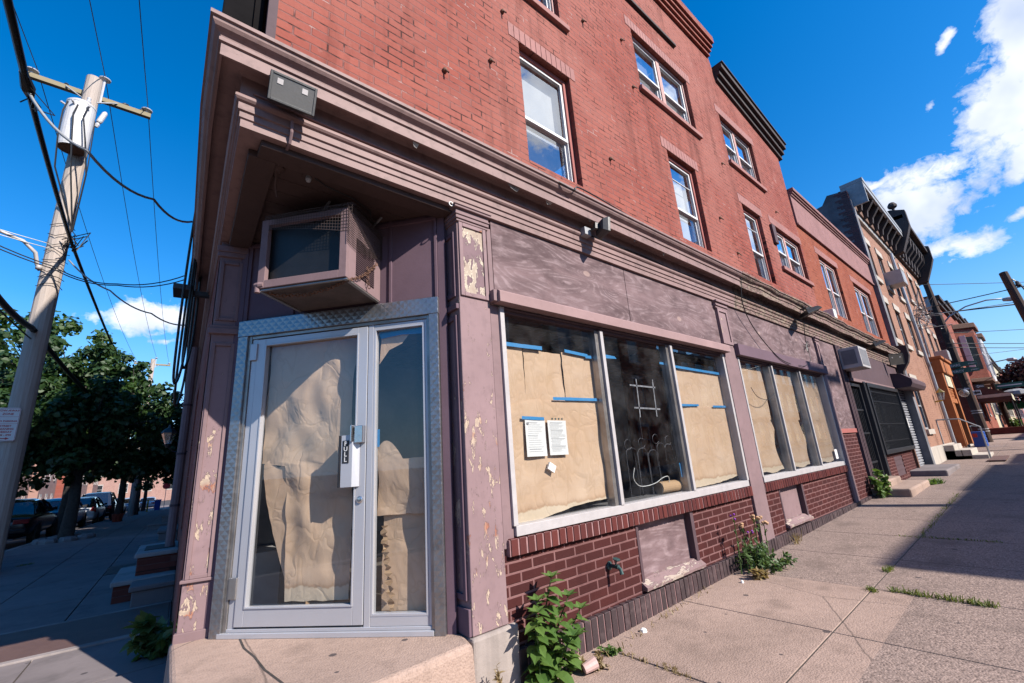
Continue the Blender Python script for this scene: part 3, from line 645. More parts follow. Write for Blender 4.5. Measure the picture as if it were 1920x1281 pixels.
# --- corner pilaster (right of the door)
m = MB(FX)
m.box(1.614, 1.885, -.30, -.006, SZ, 1.76); m.build('pilaster', M['mauve_peel'], B, bevel=.006)
m = MB(FX)   # raised frames of front panel at the head
m.frame(1.625, 1.875, 1.16, 1.752, .032, -.008, .008); m.build('pilaster_panel_frame', M['mauve_peel'], B, bevel=.004)
m = MB(FX); m.box(1.658, 1.842, -.01, -.003, 1.193, 1.719); m.build('pilaster_panel', M['peel_panel'], B)
m = MB(FX)
for z0, z1, pr in ((1.752, 1.772, .012), (1.772, 1.80, .022), (1.80, 1.815, .03), (1.815, 1.85, .02), (1.85, 1.868, .042), (1.868, 1.8755, .05)): m.box(1.614-pr*.9, 1.888+pr*.5, -.28, pr, z0, z1)
m.build('pilaster_capital', M['mauve'], B, bevel=.004)
m = MB(FX); m.box(1.888, 1.978, -.05, -.012, -.56, 1.14); m.box(1.888, 1.93, -.05, .0, 1.14, 1.78); m.build('window_casing', M['mauve'], B, bevel=.004)
# left return of the pilaster with raised panels, facing the door
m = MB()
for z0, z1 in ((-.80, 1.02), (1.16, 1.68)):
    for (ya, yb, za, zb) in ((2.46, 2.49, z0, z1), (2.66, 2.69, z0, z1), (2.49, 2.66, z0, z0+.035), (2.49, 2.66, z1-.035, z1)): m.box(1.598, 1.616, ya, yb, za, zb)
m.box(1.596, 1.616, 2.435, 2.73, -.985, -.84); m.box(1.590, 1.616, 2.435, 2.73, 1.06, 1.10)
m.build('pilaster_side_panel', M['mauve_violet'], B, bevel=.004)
m = MB(); m.box(1.60, 1.95, 2.405, 2.75, -1.34, SZ-.004); m.build('plinth', M['plinth'], B, bevel=.018)
# --- left pilaster
PT = Vector((.163, -.039, 0)).normalized(); PN = Vector((-.039, -.163, 0)).normalized(); P0 = Vector((.303, 3.884, 0))
PX = lambda t, b, c: tuple(P0+PT*t+PN*b+Vector((0, 0, c)))
m = MB(PX); m.box(0, .172, -.25, 0, -1.03, 1.88); m.build('pilaster', M['mauve_peel'], B, bevel=.006)
m = MB(PX)
for z0, z1 in ((-.62, 1.02), (1.20, 1.70)): m.frame(.012, .162, z0, z1, .025, -.004, .014)
m.build('pilaster_panel_frame', M['mauve'], B, bevel=.004)
m = MB(PX)
m.box(-.02, .19, -.2, .028, 1.09, 1.135); m.box(-.015, .185, -.2, .018, 1.135, 1.16); m.box(-.02, .20, -.2, .03, 1.78, 1.83); m.box(-.015, .19, -.2, .02, 1.74, 1.78); m.box(-.012, .18, -.2, .022, -.64, -.62)
m.box(-.012, .18, -.2, .020, -1.03, -.93); m.build('pilaster_capital', M['mauve'], B, bevel=.004)
# --- transom wall above the door and jamb returns
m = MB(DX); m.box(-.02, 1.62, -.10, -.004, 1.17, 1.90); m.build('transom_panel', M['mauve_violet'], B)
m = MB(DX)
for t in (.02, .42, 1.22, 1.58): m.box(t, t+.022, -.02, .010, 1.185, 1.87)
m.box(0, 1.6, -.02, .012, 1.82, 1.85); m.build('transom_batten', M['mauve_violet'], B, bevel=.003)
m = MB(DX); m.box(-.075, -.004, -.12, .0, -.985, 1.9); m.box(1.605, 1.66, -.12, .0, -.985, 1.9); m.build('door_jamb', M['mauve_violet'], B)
# --- step
m = MB()
def arc(cx, cy, r, a0, a1, n=5): return [(cx+r*math.cos(math.radians(a0+(a1-a0)*k/n)), cy+r*math.sin(math.radians(a0+(a1-a0)*k/n))) for k in range(n+1)]
base = [(.47, 3.92), (.285, 3.92)]+[(.262, 3.4), (.245, 2.9)]+arc(.37, 2.47, .13, 185, 268)+[(.7, 2.335), (1.2, 2.345), (1.56, 2.375), (1.597, 2.5), (1.597, 2.75), (1.5, 2.75)]
def off(pts, d):
    c = Vector((.9, 3.1)); return [tuple(Vector(q)+(Vector(q)-c).normalized()*d) for q in pts]
lv = [(-1.36, .03), (-1.02, .015), (-1.0, .008), (-.99, -.004), (SZ, -.02)]
rings = [[(x, y, z+(.0 if k else 0)) for x, y in off(base, d)] for k, (z, d) in enumerate(lv)]
m.sweep(rings, True, True); m.build('entrance_step', M['step'], B)
m = MB(); cr = [(.62, 3.62), (.61, 3.4), (.63, 3.2), (.635, 2.95), (.66, 2.75), (.68, 2.58), (.74, 2.46), (.80, 2.37)]
for (x0, y0), (x1, y1) in zip(cr, cr[1:]): m.poly([(x0-.006, y0, SZ+.002), (x0+.006, y0, SZ+.002), (x1+.006, y1, SZ+.002), (x1-.006, y1, SZ+.002)])
m.build('step_crack', M['dirt'], B)
# --- door set: quilted steel surround, aluminium leaf and side light
m = MB(DX)
m.box(0, .082, -.06, .028, -.985, 1.055); m.box(1.535, 1.602, -.06, .028, -.985, 1.055); m.box(-.004, 1.606, -.06, .030, 1.055, 1.182)
m.build('door_surround', M['diamond'], B, bevel=.003)
m = MB(DX); m.box(.083, .108, -.05, .012, -.985, 1.054); m.box(1.512, 1.534, -.05, .012, -.985, 1.054); m.box(.109, 1.511, -.05, .010, 1.03, 1.054)
m.build('door_trim', M['steel'], B, bevel=.002)
m = MB(DX); m.box(.11, .155, -.06, .002, -.96, 1.028); m.box(1.065, 1.105, -.06, .006, -.96, 1.028); m.box(1.492, 1.51, -.06, .002, -.96, 1.028)
m.box(.06, 1.53, -.07, .030, -.984, -.955); m.box(.11, 1.51, -.06, .012, -.954, -.936); m.box(1.106, 1.491, -.06, .002, -.935, -.882); m.box(1.106, 1.491, -.06, .002, 1.0, 1.027)
m.build('door_frame', M['alu'], B, bevel=.002)
m = MB(DX); m.frame(.16, 1.06, -.925, 1.022, .068, -.045, .010, wb=.105, wt=.045); dr = m.build('door', M['alu'], B, bevel=.003)
m = MB(DX); m.frame(.228, .992, -.82, .977, .012, -.02, .016); m.build('glazing_bead', M['alu'], dr, bevel=.002)
m = MB(DX); m.poly([(.228, -.018, -.82), (.992, -.018, -.82), (.992, -.018, .977), (.228, -.018, .977)]); m.build('pane', M['door_glass'], dr)
m = MB(DX)   # pull handle: flat plate bent out from the stile
m.prism([(1.02, .012), (1.02, .016), (.985, .052), (.905, .055), (.905, .05), (.98, .047), (1.012, .012)], -.10, .24, 2); m.build('pull_handle', M['alu'], dr, bevel=.001)
m = MB(DX); m.box(.888, .900, .035, .060, -.10, .24); m.build('handle_grip', M['black'], dr, bevel=.002)
m = MB(DX); m.box(.915, .962, .0545, .0565, .055, .205); m.build('pull_sign', M['blackpl'], dr)
m = MB()
for k, ch in enumerate('PULL'): text_mb(m, ch, .042, lambda x, y, z, k=k: DX(.9385+x, .0572+z, .17-k*.035+y), .0004, weight=.0006)
m.build('pull_lettering', M['signwhite'], dr)
m = MB(DX); m.box(.998, 1.058, .010, .055, .185, .30); m.box(.978, .990, .02, .075, .195, .305); m.build('latch_guard', M['chrome'], dr, bevel=.003)
m = MB(); m.lathe([(.022, 0), (.022, .008), (.016, .012), (.0, .013)], DX(1.026, .010, -.185), 14, DN); m.build('lock_cylinder', M['chrome'], dr)
for z in (-.76, .86):
    m = MB(DX); m.box(.108, .165, .010, .022, z, z+.13); m.build('hinge', M['steel'] if z < 0 else M['alu'], dr, bevel=.003)
m = MB(DX); m.frame(1.106, 1.491, -.882, 1.0, .016, -.045, .004); sd = m.build('side_light', M['alu'], B, bevel=.002)
m = MB(DX); m.poly([(1.12, -.02, -.87), (1.48, -.02, -.87), (1.48, -.02, .99), (1.12, -.02, .99)]); m.build('pane', M['door_glass'], sd)
# --- shop windows
def shop_window(x0, x1, muls, z0=-.43, z1=1.098):
    m = MB(FX)
    m.box(x0, x1, -.10, .010, z0-.066, z0); m.box(x0-.018, x0+.022, -.09, .010, z0, z1+.035); m.box(x1-.03, x1+.018, -.09, .010, z0, z1+.035)
    for a_ in muls: m.box(a_, a_+.042, -.09, .016, z0, z1)
    fr = m.build('shop_window', M['alu_white'], B, bevel=.003)
    m = MB(FX)
    for a_ in muls: m.box(a_-.05, a_-.001, -.09, -.01, z0, z1)
    m.build('mullion_channel', M['steel'], fr)
    m = MB(FX); m.box(x0, x1, -.10, -.02, z1, 1.14); m.box(x0, x1, -.09, .004, z1+.025, 1.139); m.build('window_head', M['mauve_dark'], fr, bevel=.003)
    ed = [x0+.02]+[k for a_ in muls for k in (a_-.05, a_+.042)]+[x1-.03]
    for k in range(0, len(ed), 2):
        m = MB(FX); m.poly([(ed[k], -.052, z0), (ed[k+1], -.052, z0), (ed[k+1], -.052, z1), (ed[k], -.052, z1)]); m.build('pane', M['glass'], fr)
    return fr
sw1 = shop_window(1.985, 5.625, (3.135, 4.335))
sw2 = shop_window(6.07, 9.64, (7.17, 8.37))
m = MB(FX); m.prism([(0, 1.142), (.085, 1.142), (.085, 1.225), (.06, 1.243), (0, 1.246)], 1.915, 5.70, 0); m.xf = lambda h, p, z: (h, 2.42-p, z)
m.build('window_hood', M['mauve_pale'], B, bevel=.003)
m = MB(FX); m.box(1.88, 1.914, -.02, .055, 1.15, 1.24); m.build('hood_end', M['mauve'], B, bevel=.003)
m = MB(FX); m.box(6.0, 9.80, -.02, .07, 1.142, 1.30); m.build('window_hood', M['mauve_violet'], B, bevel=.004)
# --- plywood sign boards
for (x0, x1) in ((1.945, 3.70), (3.708, 5.69)):
    m = MB(FX); m.box(x0, x1, -.05, -.014, 1.247, 1.878); m.build('plywood_panel', M['plywood'], B)
for (x0, x1) in ((5.95, 7.9), (7.905, 9.68)):
    m = MB(FX); m.box(x0, x1, -.05, -.014, 1.30, 1.878); m.build('plywood_panel', M['plywood'], B)
m = MB(FX); m.box(9.92, 10.98, -.05, -.014, .10, 1.878); m.build('plywood_panel', M['plywood'], B)
# --- posts
def post(x0, x1, zb, zc=1.246):
    m = MB(FX); m.box(x0, x1, -.10, .012, zb, zc); o = m.build('post', M['mauve'], B, bevel=.005)
    m = MB(FX); m.box(x0+.04, x1-.05, -.05, .010, zc, 1.80); m.frame(x0+.04, x1-.05, zc+.03, 1.77, .04, .010, .024); m.build('post_panel', M['mauve_peel'], o, bevel=.003)
    m = MB(FX)
    for z0, z1, pr in ((1.772, 1.80, .02), (1.80, 1.82, .035), (1.82, 1.85, .028), (1.85, 1.878, .05)): m.box(x0+.02-pr*.5, x1-.03+pr*.5, -.04, pr, z0, z1)
    m.build('post_capital', M['mauve'], o, bevel=.004)
post(5.66, 6.03, -1.14); post(9.67, 9.92, -1.13)
# --- stall riser: glazed brick, header sill course, soldier base course, cellar panels
def riser(x0, x1, zt, holes):
    m = MB(FX); m.wall(x0, x1, -1.34, zt, holes, .13, -.018); m.build('stall_riser', M['brick_low'], B, recalc=False)
def soldiers(name, x0, x1, zf, z1, pr, pitch, mm, tilt=0.0, jx=.003, capmat=None, gap=.016):
    m = MB(FX); x = x0
    while x < x1-.03:
        d = R.uniform(-jx, jx); zb = zf(x) if callable(zf) else zf
        if z1-zb > .015: m.box(x+gap/2, min(x+pitch-gap/2, x1), -.06, pr+d, zb+d, z1+d*.4)
        x += pitch
    o = m.build(name, mm, B, bevel=.004)
    m = MB(FX); zb = min(zf(x0), zf(x1)) if callable(zf) else zf; m.box(x0, x1, -.06, pr-.008, zb, z1-.006); m.build('mortar_bed', M['mortar'], B)
M['mortar'] = plain('mauve_mortar', (.34, .19, .19), .9, var=.2, scale=20)
def f(t):
    isl = t.a('ShaderNodeNewGeometry').outputs['Random Per Island']; v = t.obj(); n = t.noise(v, 25, 5, .6)
    c = t.mix(isl, (.145, .032, .026), (.085, .021, .02)); c = t.mix(t.m('MULTIPLY', n, .35), c, (.07, .02, .02))
    return pbsdf(t, c, .42, t.bump(n, .3, .003))
M['glazed'] = mat('glazed_header_brick', f)
def f(t):
    isl = t.a('ShaderNodeNewGeometry').outputs['Random Per Island']; v = t.obj(); n = t.noise(v, 14, 5, .6)
    c = t.mix(isl, (.062, .036, .04), (.038, .023, .026)); c = t.mix(t.m('MULTIPLY', t.ramp(n, [(.5, 0.0), (.8, 1.0)]), .5), c, (.2, .14, .14))
    return pbsdf(t, c, .6, t.bump(n, .3, .003))
M['basebrick'] = mat('sooty_base_brick', f)
h1 = [(3.33, 4.27, -1.115, -.605)]; h2 = [(6.52, 7.385, -1.10, -.60)]
riser(1.89, 5.67, -.60, h1); riser(6.02, 9.68, -.60, h2); riser(9.91, 10.95, .10, [])
m = MB(FX); m.box(9.91, 10.96, -.05, .01, .05, .13); m.build('riser_cap', M['redtrim'], B, bevel=.004)
soldiers('sill_course', 1.915, 5.665, -.607, -.502, .022, .0748, M['glazed'])
soldiers('sill_course', 6.035, 9.665, -.607, -.502, .022, .0748, M['glazed'])
gzf = lambda x: gz(x, 2.4)-.03
soldiers('base_course', 1.93, 5.72, gzf, -1.135, .022, .0748, M['basebrick'], gap=.013)
soldiers('base_course', 5.72, 10.9, gzf, -1.128, .024, .0748, M['basebrick'], gap=.013)
def cellar_panel(x0, x1, z0, z1, mm):
    m = MB(FX); m.box(x0, x1, -.10, -.075, z0, z1); o = m.build('cellar_panel', mm, B)
    m = MB(FX); m.box(x0-.02, x0+.014, -.10, -.012, z0-.02, z1); m.box(x1-.045, x1+.01, -.10, -.008, z0-.02, z1); m.box(x0-.02, x1+.01, -.1, -.008, z1, z1+.02); m.build('panel_frame', M['mauve_dark'], o, bevel=.003)
    m = MB(); n_ = 14; ring = []
    for k in range(n_+1):
        x = x0-.03+(x1-x0+.06)*k/n_; j = .018*noise.noise(Vector((x*7, 1, 2)))
        ring.append([FX(x, -.1, z0-.02), FX(x, .028+j, z0-.025), FX(x, .032+j, z0+.0+j*.5), FX(x, -.04, z0+.05+j), FX(x, -.1, z0+.055)])
    m.sweep(ring, True, True); m.build('panel_sill', M['rottensill'], o)
M['rottensill'] = paint('peeled_sill', (.27, .18, .18), .9, 'x', under=((.50, .42, .36), (.40, .31, .27)), flake=.54, dirt=.6)
cellar_panel(3.34, 4.26, -1.09, -.605, M['plywood']); cellar_panel(6.53, 7.375, -1.07, -.60, M['mauve'])
# --- upper windows
def sash(x0, x1, z0, z1, trim, par, split=.44, cols=1, dep=.11, blind=True, tw=.05, muntin=False):
    m = MB(FX); m.frame(x0+.004, x1-.004, z0+.004, z1-.004, tw, -dep-.04, -dep+.05); o = m.build('sash_window', trim, par, bevel=.003)
    X0, X1, Z0, Z1 = x0+tw+.002, x1-tw-.002, z0+tw+.002, z1-tw-.002; n = cols; w_ = (X1-X0)/n
    if n > 1:
        m = MB(FX)
        for k in range(1, n): m.box(X0+w_*k-.045, X0+w_*k+.045, -dep-.04, -dep+.045, Z0, Z1)
        m.build('mullion', trim, o, bevel=.003)
    for k in range(n):
        a_ = X0+w_*k+(.047 if k else 0); b_ = X0+w_*(k+1)-(.047 if k < n-1 else 0); zm = Z0+(Z1-Z0)*split
        m = MB(FX); m.frame(a_, b_, zm-.01, Z1, .034, -dep, -dep+.03); m.frame(a_, b_, Z0, zm+.025, .036, -dep-.035, -dep-.003)
        m.box(a_, a_+.014, -dep-.03, -dep+.028, Z0, zm); m.box(b_-.014, b_, -dep-.03, -dep+.028, Z0, zm)
        if muntin: m.box(a_+.034, b_-.034, -dep+.005, -dep+.02, zm+(Z1-zm)*.62, zm+(Z1-zm)*.62+.012)
        m.build('sash_frame', M['upvc'], o, bevel=.002)
        m = MB(FX); m.poly([(a_+.034, -dep+.012, zm+.02), (b_-.034, -dep+.012, zm+.02), (b_-.034, -dep+.012, Z1-.03), (a_+.034, -dep+.012, Z1-.03)]); m.build('pane', M['glass_up'], o)
        m = MB(FX); m.poly([(a_+.034, -dep-.022, Z0+.03), (b_-.034, -dep-.022, Z0+.03), (b_-.034, -dep-.022, zm), (a_+.034, -dep-.022, zm)]); m.build('pane', M['glass_up'], o)
        if blind: m = MB(FX); m.poly([(a_, -dep-.09, zm-.05), (b_, -dep-.09, zm-.05), (b_, -dep-.09, Z1), (a_, -dep-.09, Z1)]); m.build('blind', M['blind'], o)
    m = MB(FX); m.box(x0-.01, x1+.01, -dep-.5, -dep-.46, z0-.02, z1+.02); m.build('dark_room', M['interior'], o)
    return o
def lintel(x0, x1, z, h=.17, pr=.006):
    m = MB(FX); n_ = max(6, int((x1-x0)/.075)); wd = (x1-x0)/n_
    for k in range(n_): m.box(x0+wd*k+.003, x0+wd*(k+1)-.003, -.06, pr, z+.003, z+h)
    m.build('lintel', M['lintel'], B, bevel=.002)
def sill(x0, x1, z, mm='lintel', pr=.05):
    m = MB(FX); m.box(x0-.06, x1+.06, -.10, pr, z-.075, z); m.build('sill', M[mm], B, bevel=.006)
sash(2.44, 3.19, 2.63, 4.06, M['redtrim'], B, tw=.045, split=.42); sash(5.18, 5.97, 2.64, 4.05, M['redtrim'], B, tw=.05, split=.4, muntin=True); sash(7.59, 8.38, 2.65, 4.06, M['redtrim'], B, tw=.05, split=.42, muntin=True)
sash(8.95, 10.52, 3.17, 4.09, M['pinktrim'], B, cols=2, tw=.055, split=.48); sash(11.76, 13.25, 2.70, 4.19, M['pinktrim'], B, cols=2, tw=.07, split=.48); sash(14.68, 16.6, 2.66, 4.12, M['pinktrim'], B, cols=2, tw=.07, split=.45)
sash(2.48, 3.16, 4.82, 6.1, M['pinktrim'], B, tw=.03); sash(4.78, 6.35, 4.88, 5.96, M['pinktrim'], B, cols=2, tw=.035, split=.45); sash(7.5, 8.95, 4.88, 5.92, M['pinktrim'], B, cols=2, tw=.035, split=.5)
for q in ((2.31, 3.29, 4.06), (5.05, 6.08, 4.05), (7.48, 8.5, 4.06), (8.85, 10.62, 4.09), (11.6, 13.42, 4.19), (14.5, 16.8, 4.12), (4.65, 6.48, 5.96), (7.38, 9.06, 5.92)): lintel(*q)
for q in ((2.48, 3.2, 4.82), (4.78, 6.36, 4.88), (7.5, 8.98, 4.88), (8.95, 10.52, 3.17)): sill(*q)
# --- rear shopfront: recessed gate, window grille, roller shutter
m = MB(FX); m.wall(10.98, 18.2, -1.34, 1.876, [(11.35, 12.35, -1.1, 1.12), (12.6, 15.86, -.42, 1.12), (16.02, 18.1, -1.1, 1.20)], .35, -.03); m.build('rear_shopfront', M['mauve_dark'], B, recalc=False)
m = MB(FX); m.wall(12.62, 15.9, -1.34, -.44, [(13.6, 14.5, -1.0, -.55)], .1, -.016); m.build('stall_riser', M['brick_low'], B, recalc=False)
m = MB(FX); m.box(13.6, 14.5, -.09, -.05, -1.0, -.55)
m.build('cellar_vent', M['black'], B)
m = MB(FX)
for z in (-.88, -.76, -.64): m.box(13.6, 14.5, -.05, -.02, z, z+.04)
m.build('cellar_vent_bar', M['mauve_dark'], B)
m = MB(FX)
for x in (11.02, 11.1, 11.2, 11.28): m.box(x, x+.05, -.03, .02+.02*(x-11), -1.1, 1.876)
m.build('pilaster', M['mauve_dark'], B, bevel=.004)
m = MB(FX); m.frame(11.36, 12.34, -1.12, 1.10, .07, -.12, -.02)
for k in range(7): m.box(11.46+k*.125, 11.48+k*.125, -.09, -.07, -1.08, 1.05)
for z in (-.6, 0, .5): m.box(11.42, 12.3, -.08, -.06, z, z+.04)
g_ = m.build('security_gate', M['black'], B, bevel=.003)
m = MB(FX); m.box(11.36, 12.34, -.34, -.30, -1.1, 1.1); m.build('gate_door', M['blackpl'], g_)
m = MB(FX); m.box(12.40, 12.56, -.03, .05, -1.1, 1.16); m.build('post', M['black'], B, bevel=.004)
m = MB(FX); m.frame(12.56, 15.9, -.46, 1.14, .09, -.04, .08)
for k in range(26): m.box(12.7+k*.122, 12.718+k*.122, .02, .038, -.4, 1.08)
for z in (-.2, .2, .72, .95): m.box(12.64, 15.82, .01, .03, z, z+.025)
gr_ = m.build('window_grille', M['black'], B, bevel=.003)
m = MB(FX); m.poly([(12.6, -.2, -.42), (15.86, -.2, -.42), (15.86, -.2, 1.12), (12.6, -.2, 1.12)]); m.build('pane', M['glass'], gr_)
m = MB(FX)
for k in range(13): m.box(12.7+k*.24, 12.86+k*.24, -.3, -.27, -.4, 1.05+.02*math.sin(k))
m.build('vertical_blind', M['blind'], gr_)
m = MB(FX); m.box(11.6, 15.86, -.02, .012, 1.2, 1.868); m.build('sign_board', M['mauve_dark'], B, bevel=.004)
m = MB(FX); m.box(11.5, 15.95, -.02, .03, 1.13, 1.2); m.build('sign_board_rail', M['mauve_x'], B, bevel=.004)
m = MB(FX); rows = []
for k in range(31):
    z = -1.02+k*.0735; rows += [(-.11, z), (-.065, z+.02), (-.065, z+.05)]
m.sweep([[(x, b_, z) for b_, z in rows] for x in (16.05, 18.08)], False, False); rs = m.build('roller_shutter', M['shutter'] if 'shutter' in M else M['steel'], B, recalc=False)
m = MB(FX); m.prism([(-.02, 1.17), (.36, 1.17), (.42, 1.27), (.42, 1.38), (.22, 1.56), (-.02, 1.60)], 15.95, 18.15, 0); m.xf = lambda h, p, z: (h, 2.42-p, z); m.build('shutter_housing', M['mauve_dark'], rs, bevel=.006)
m = MB(FX); m.box(15.92, 16.04, -.1, .04, -1.1, 1.16); m.box(18.09, 18.2, -.1, .04, -1.1, 1.16); m.build('shutter_guide', M['rust'], rs, bevel=.004)
m = MB(FX); m.box(16.5, 16.9, -.06, -.055, .1, .38); m.build('shutter_notice', M['notice'], rs)
m = MB(); m.box(10.95, 12.95, 1.85, 2.55, -1.25, gz(12, 2)+.13); m.build('gate_step', M['step'], B, bevel=.03)
m = MB(); m.box(11.2, 12.4, 2.2, 2.6, -1.2, gz(12, 2)+.26); m.build('gate_step', M['step'], B, bevel=.03)
m = MB(); m.box(14.9, 17.4, 1.75, 2.5, -1.25, gz(16, 2)+.12); m.build('shutter_step', M['conc_grey'], B, bevel=.03)
# --- interior, seen through the glass
m = MB(); z0, z1 = -.99, 1.84
fl = [(.62, 4.0), (1.62, 2.76), (1.98, 2.55), (10.9, 2.55), (10.9, 7.5), (.75, 7.5)]
m.poly([(x, y, z0) for x, y in fl]); m.build('interior_floor', M['intfloor'], B)
m = MB(); m.poly([(x, y, z1) for x, y in fl]); m.build('interior_ceiling', M['tin'], B)
m = MB()
for k in range(26): m.box(.8+k*.38, .815+k*.38, 2.8, 7.4, z1-.012, z1-.002)
for k in range(12): m.box(.8, 10.8, 3.0+k*.38, 3.015+k*.38, z1-.014, z1-.003)
m.build('ceiling_grid', M['tin'], B)
m = MB(); m.poly([(.6, 7.5, z0), (10.9, 7.5, z0), (10.9, 7.5, z1), (.6, 7.5, z1)]); m.poly([(10.9, 2.5, z0), (10.9, 7.5, z0), (10.9, 7.5, z1), (10.9, 2.5, z1)]); m.poly([(.68, 4.0, z0), (.68, 7.5, z0), (.68, 7.5, z1), (.68, 4.0, z1)])
m.build('interior_wall', M['interior'], B)
m = MB(FX); m.box(1.985, 9.64, -.12, -.10, -.99, -.50); m.build('interior_apron', M['interior'], B)
def smooth_path(P, n=8):
    out = []
    for i in range(len(P)-1):
        a, b_, c, d = P[max(i-1, 0)], P[i], P[i+1], P[min(i+2, len(P)-1)]
        for k in range(n):
            t = k/n; out.append(.5*((2*b_)+(c-a)*t+(2*a-5*b_+4*c-d)*t*t+(3*b_-a-3*c+d)*t**3))
    return out+[P[-1]]
# ------------------------------------------------------------------ things fixed to the shop
# air conditioner over the door, caged in wire mesh
ac = thing('air_conditioner', 'large mauve window air conditioner in a rusty wire cage above the corner door', 'air conditioner', DX(.82, .24, 1.208))
A0, A1, B1, Z0, Z1 = .51, 1.148, .484, 1.21, 1.717
m = MB(DX); m.box(A0+.012, A1-.014, .0, B1-.075, Z0+.012, Z1-.014); m.build('case', M['ac_dark'], ac)
m = MB(DX); m.frame(A0, A1, Z0, Z1, .052, B1-.035, B1, wb=.055, wt=.045)
m.box(A1-.012, A1, 0, .10, Z0, Z1); m.box(A1-.012, A1, .36, B1-.035, Z0, Z1); m.box(A1-.012, A1, .10, .36, Z0, Z0+.06); m.box(A1-.012, A1, .10, .36, Z0+.34, Z1)
m.box(A0, A0+.012, 0, B1-.035, Z0, Z1); m.box(A0, A1, 0, B1-.035, Z1-.012, Z1)
m.build('casing', M['mauve'], ac, bevel=.003)
m = MB(DX)
for k in range(18): z = Z0+.07+k*.015; m.box(A1-.006, A1+.002, .10, .36, z, z+.006)
m.build('side_louvre', M['mauve_dark'], ac)
m = MB(DX); m.box(A0+.05, A1-.05, B1-.06, B1-.05, Z0+.05, Z1-.04); m.build('front_grille', M['ac_coil'], ac)
def cage(u0, u1, fx, n1, n2, sag):
    m = MB(DX)
    for i in range(n1+1): m.tube([fx(u0+(u1-u0)*i/n1, k/6) for k in range(7)], .0016, 3, False)
    for k in range(n2+1): m.tube([fx(u0+(u1-u0)*i/12, k/n2) for i in range(13)], .0016, 3, False)
    return m
m = cage(A0+.02, A1+.03, lambda t, k: (t, B1+.008+.01*math.sin(t*9), Z1+.02-k*(.10+.10*max(0, (t-.6)/.55))), 34, 8, 0); m.build('wire_cage', M['cagewire'], ac)
m = cage(.0, B1+.008, lambda b, k: (A1+.012+.008*math.sin(b*8), b, Z1+.03-k*(.20+.10*math.sin(b*4))), 34, 18, 0); m.build('wire_cage', M['cagewire'], ac)
m = cage(A0+.02, A1+.03, lambda t, k: (t, B1*(1-k), Z1+.03+.04*math.sin(k*3.1)), 30, 22, 0); m.build('wire_cage', M['cagewire'], ac)
m = MB(DX); m.box(A0+.02, A1-.02, .02, B1-.01, Z0-.006, Z0+.006); m.build('drip_tray', M['ac_dark'], ac)
m = MB(DX)
for (a, b_) in (((A0+.01, .02), (A0+.01, B1-.01)), ((A1-.01, .02), (A1-.01, B1-.01))): m.box(a[0]-.012, a[0]+.012, a[1], b_[1], Z0-.016, Z0-.004)
m.box(A0, A1, B1-.03, B1-.012, Z0-.014, Z0-.003)
m.build('support_angle', M['steel'], ac, bevel=.002)
def chain(pts, r=.0105, wr=.0030):
    m = MB(); P = [Vector(q) for q in pts]; L_ = [0]
    for a, b_ in zip(P, P[1:]): L_.append(L_[-1]+(b_-a).length)
    n = int(L_[-1]/(r*2.2))
    for k in range(n):
        s = L_[-1]*(k+.5)/n; j = max(i for i in range(len(L_)-1) if L_[i] <= s); t = (P[j+1]-P[j]).normalized(); c = P[j]+t*(s-L_[j])
        x = t.orthogonal().normalized(); x = Matrix.Rotation(k*1.57+.3, 3, t) @ x
        ring = [c+t*math.cos(a)*r*1.5+x*math.sin(a)*r for a in [2*math.pi*i/9 for i in range(10)]]; m.tube(ring, wr, 4, False)
    return m
m = chain([DX(1.17, .10, 1.47), DX(1.165, .22, 1.35), DX(1.165, .34, 1.26), DX(1.15, .45, 1.20), DX(1.0, .40, 1.185), DX(.8, .36, 1.175), DX(.6, .38, 1.185), DX(.52, .46, 1.21)]); m.build('chain', M['rust'], ac)
m = chain([DX(1.172, .24, 1.38), DX(1.17, .235, 1.27), DX(1.17, .21, 1.23)]); m.build('chain', M['rust'], ac)
m = MB(); m.lathe([(.0, -.03), (.02, -.03), (.024, 0), (.018, .03), (.0, .03)], DX(.525, .475, 1.235), 10, DT); m.lathe([(.0, -.03), (.018, -.03), (.018, .02), (0, .02)], DX(.51, .475, 1.215), 10); m.build('shackle', M['mauve'], ac)
# window unit by the rear gate
a2 = thing('air_conditioner', 'white boxy air conditioner jutting out above the black security gate', 'air conditioner', (11.7, 2.42, 1.32))
m = MB(FX); m.box(11.12, 11.78, -.02, .37, 1.34, 1.78); m.build('case', M['alu_white'], a2, bevel=.01)
m = MB(FX); m.box(11.17, 11.73, .365, .373, 1.39, 1.73); m.build('front_grille', M['siding'], a2)
m = MB(FX); m.box(11.112, 11.122, .06, .30, 1.42, 1.72); m.build('side_louvre', M['siding'], a2)
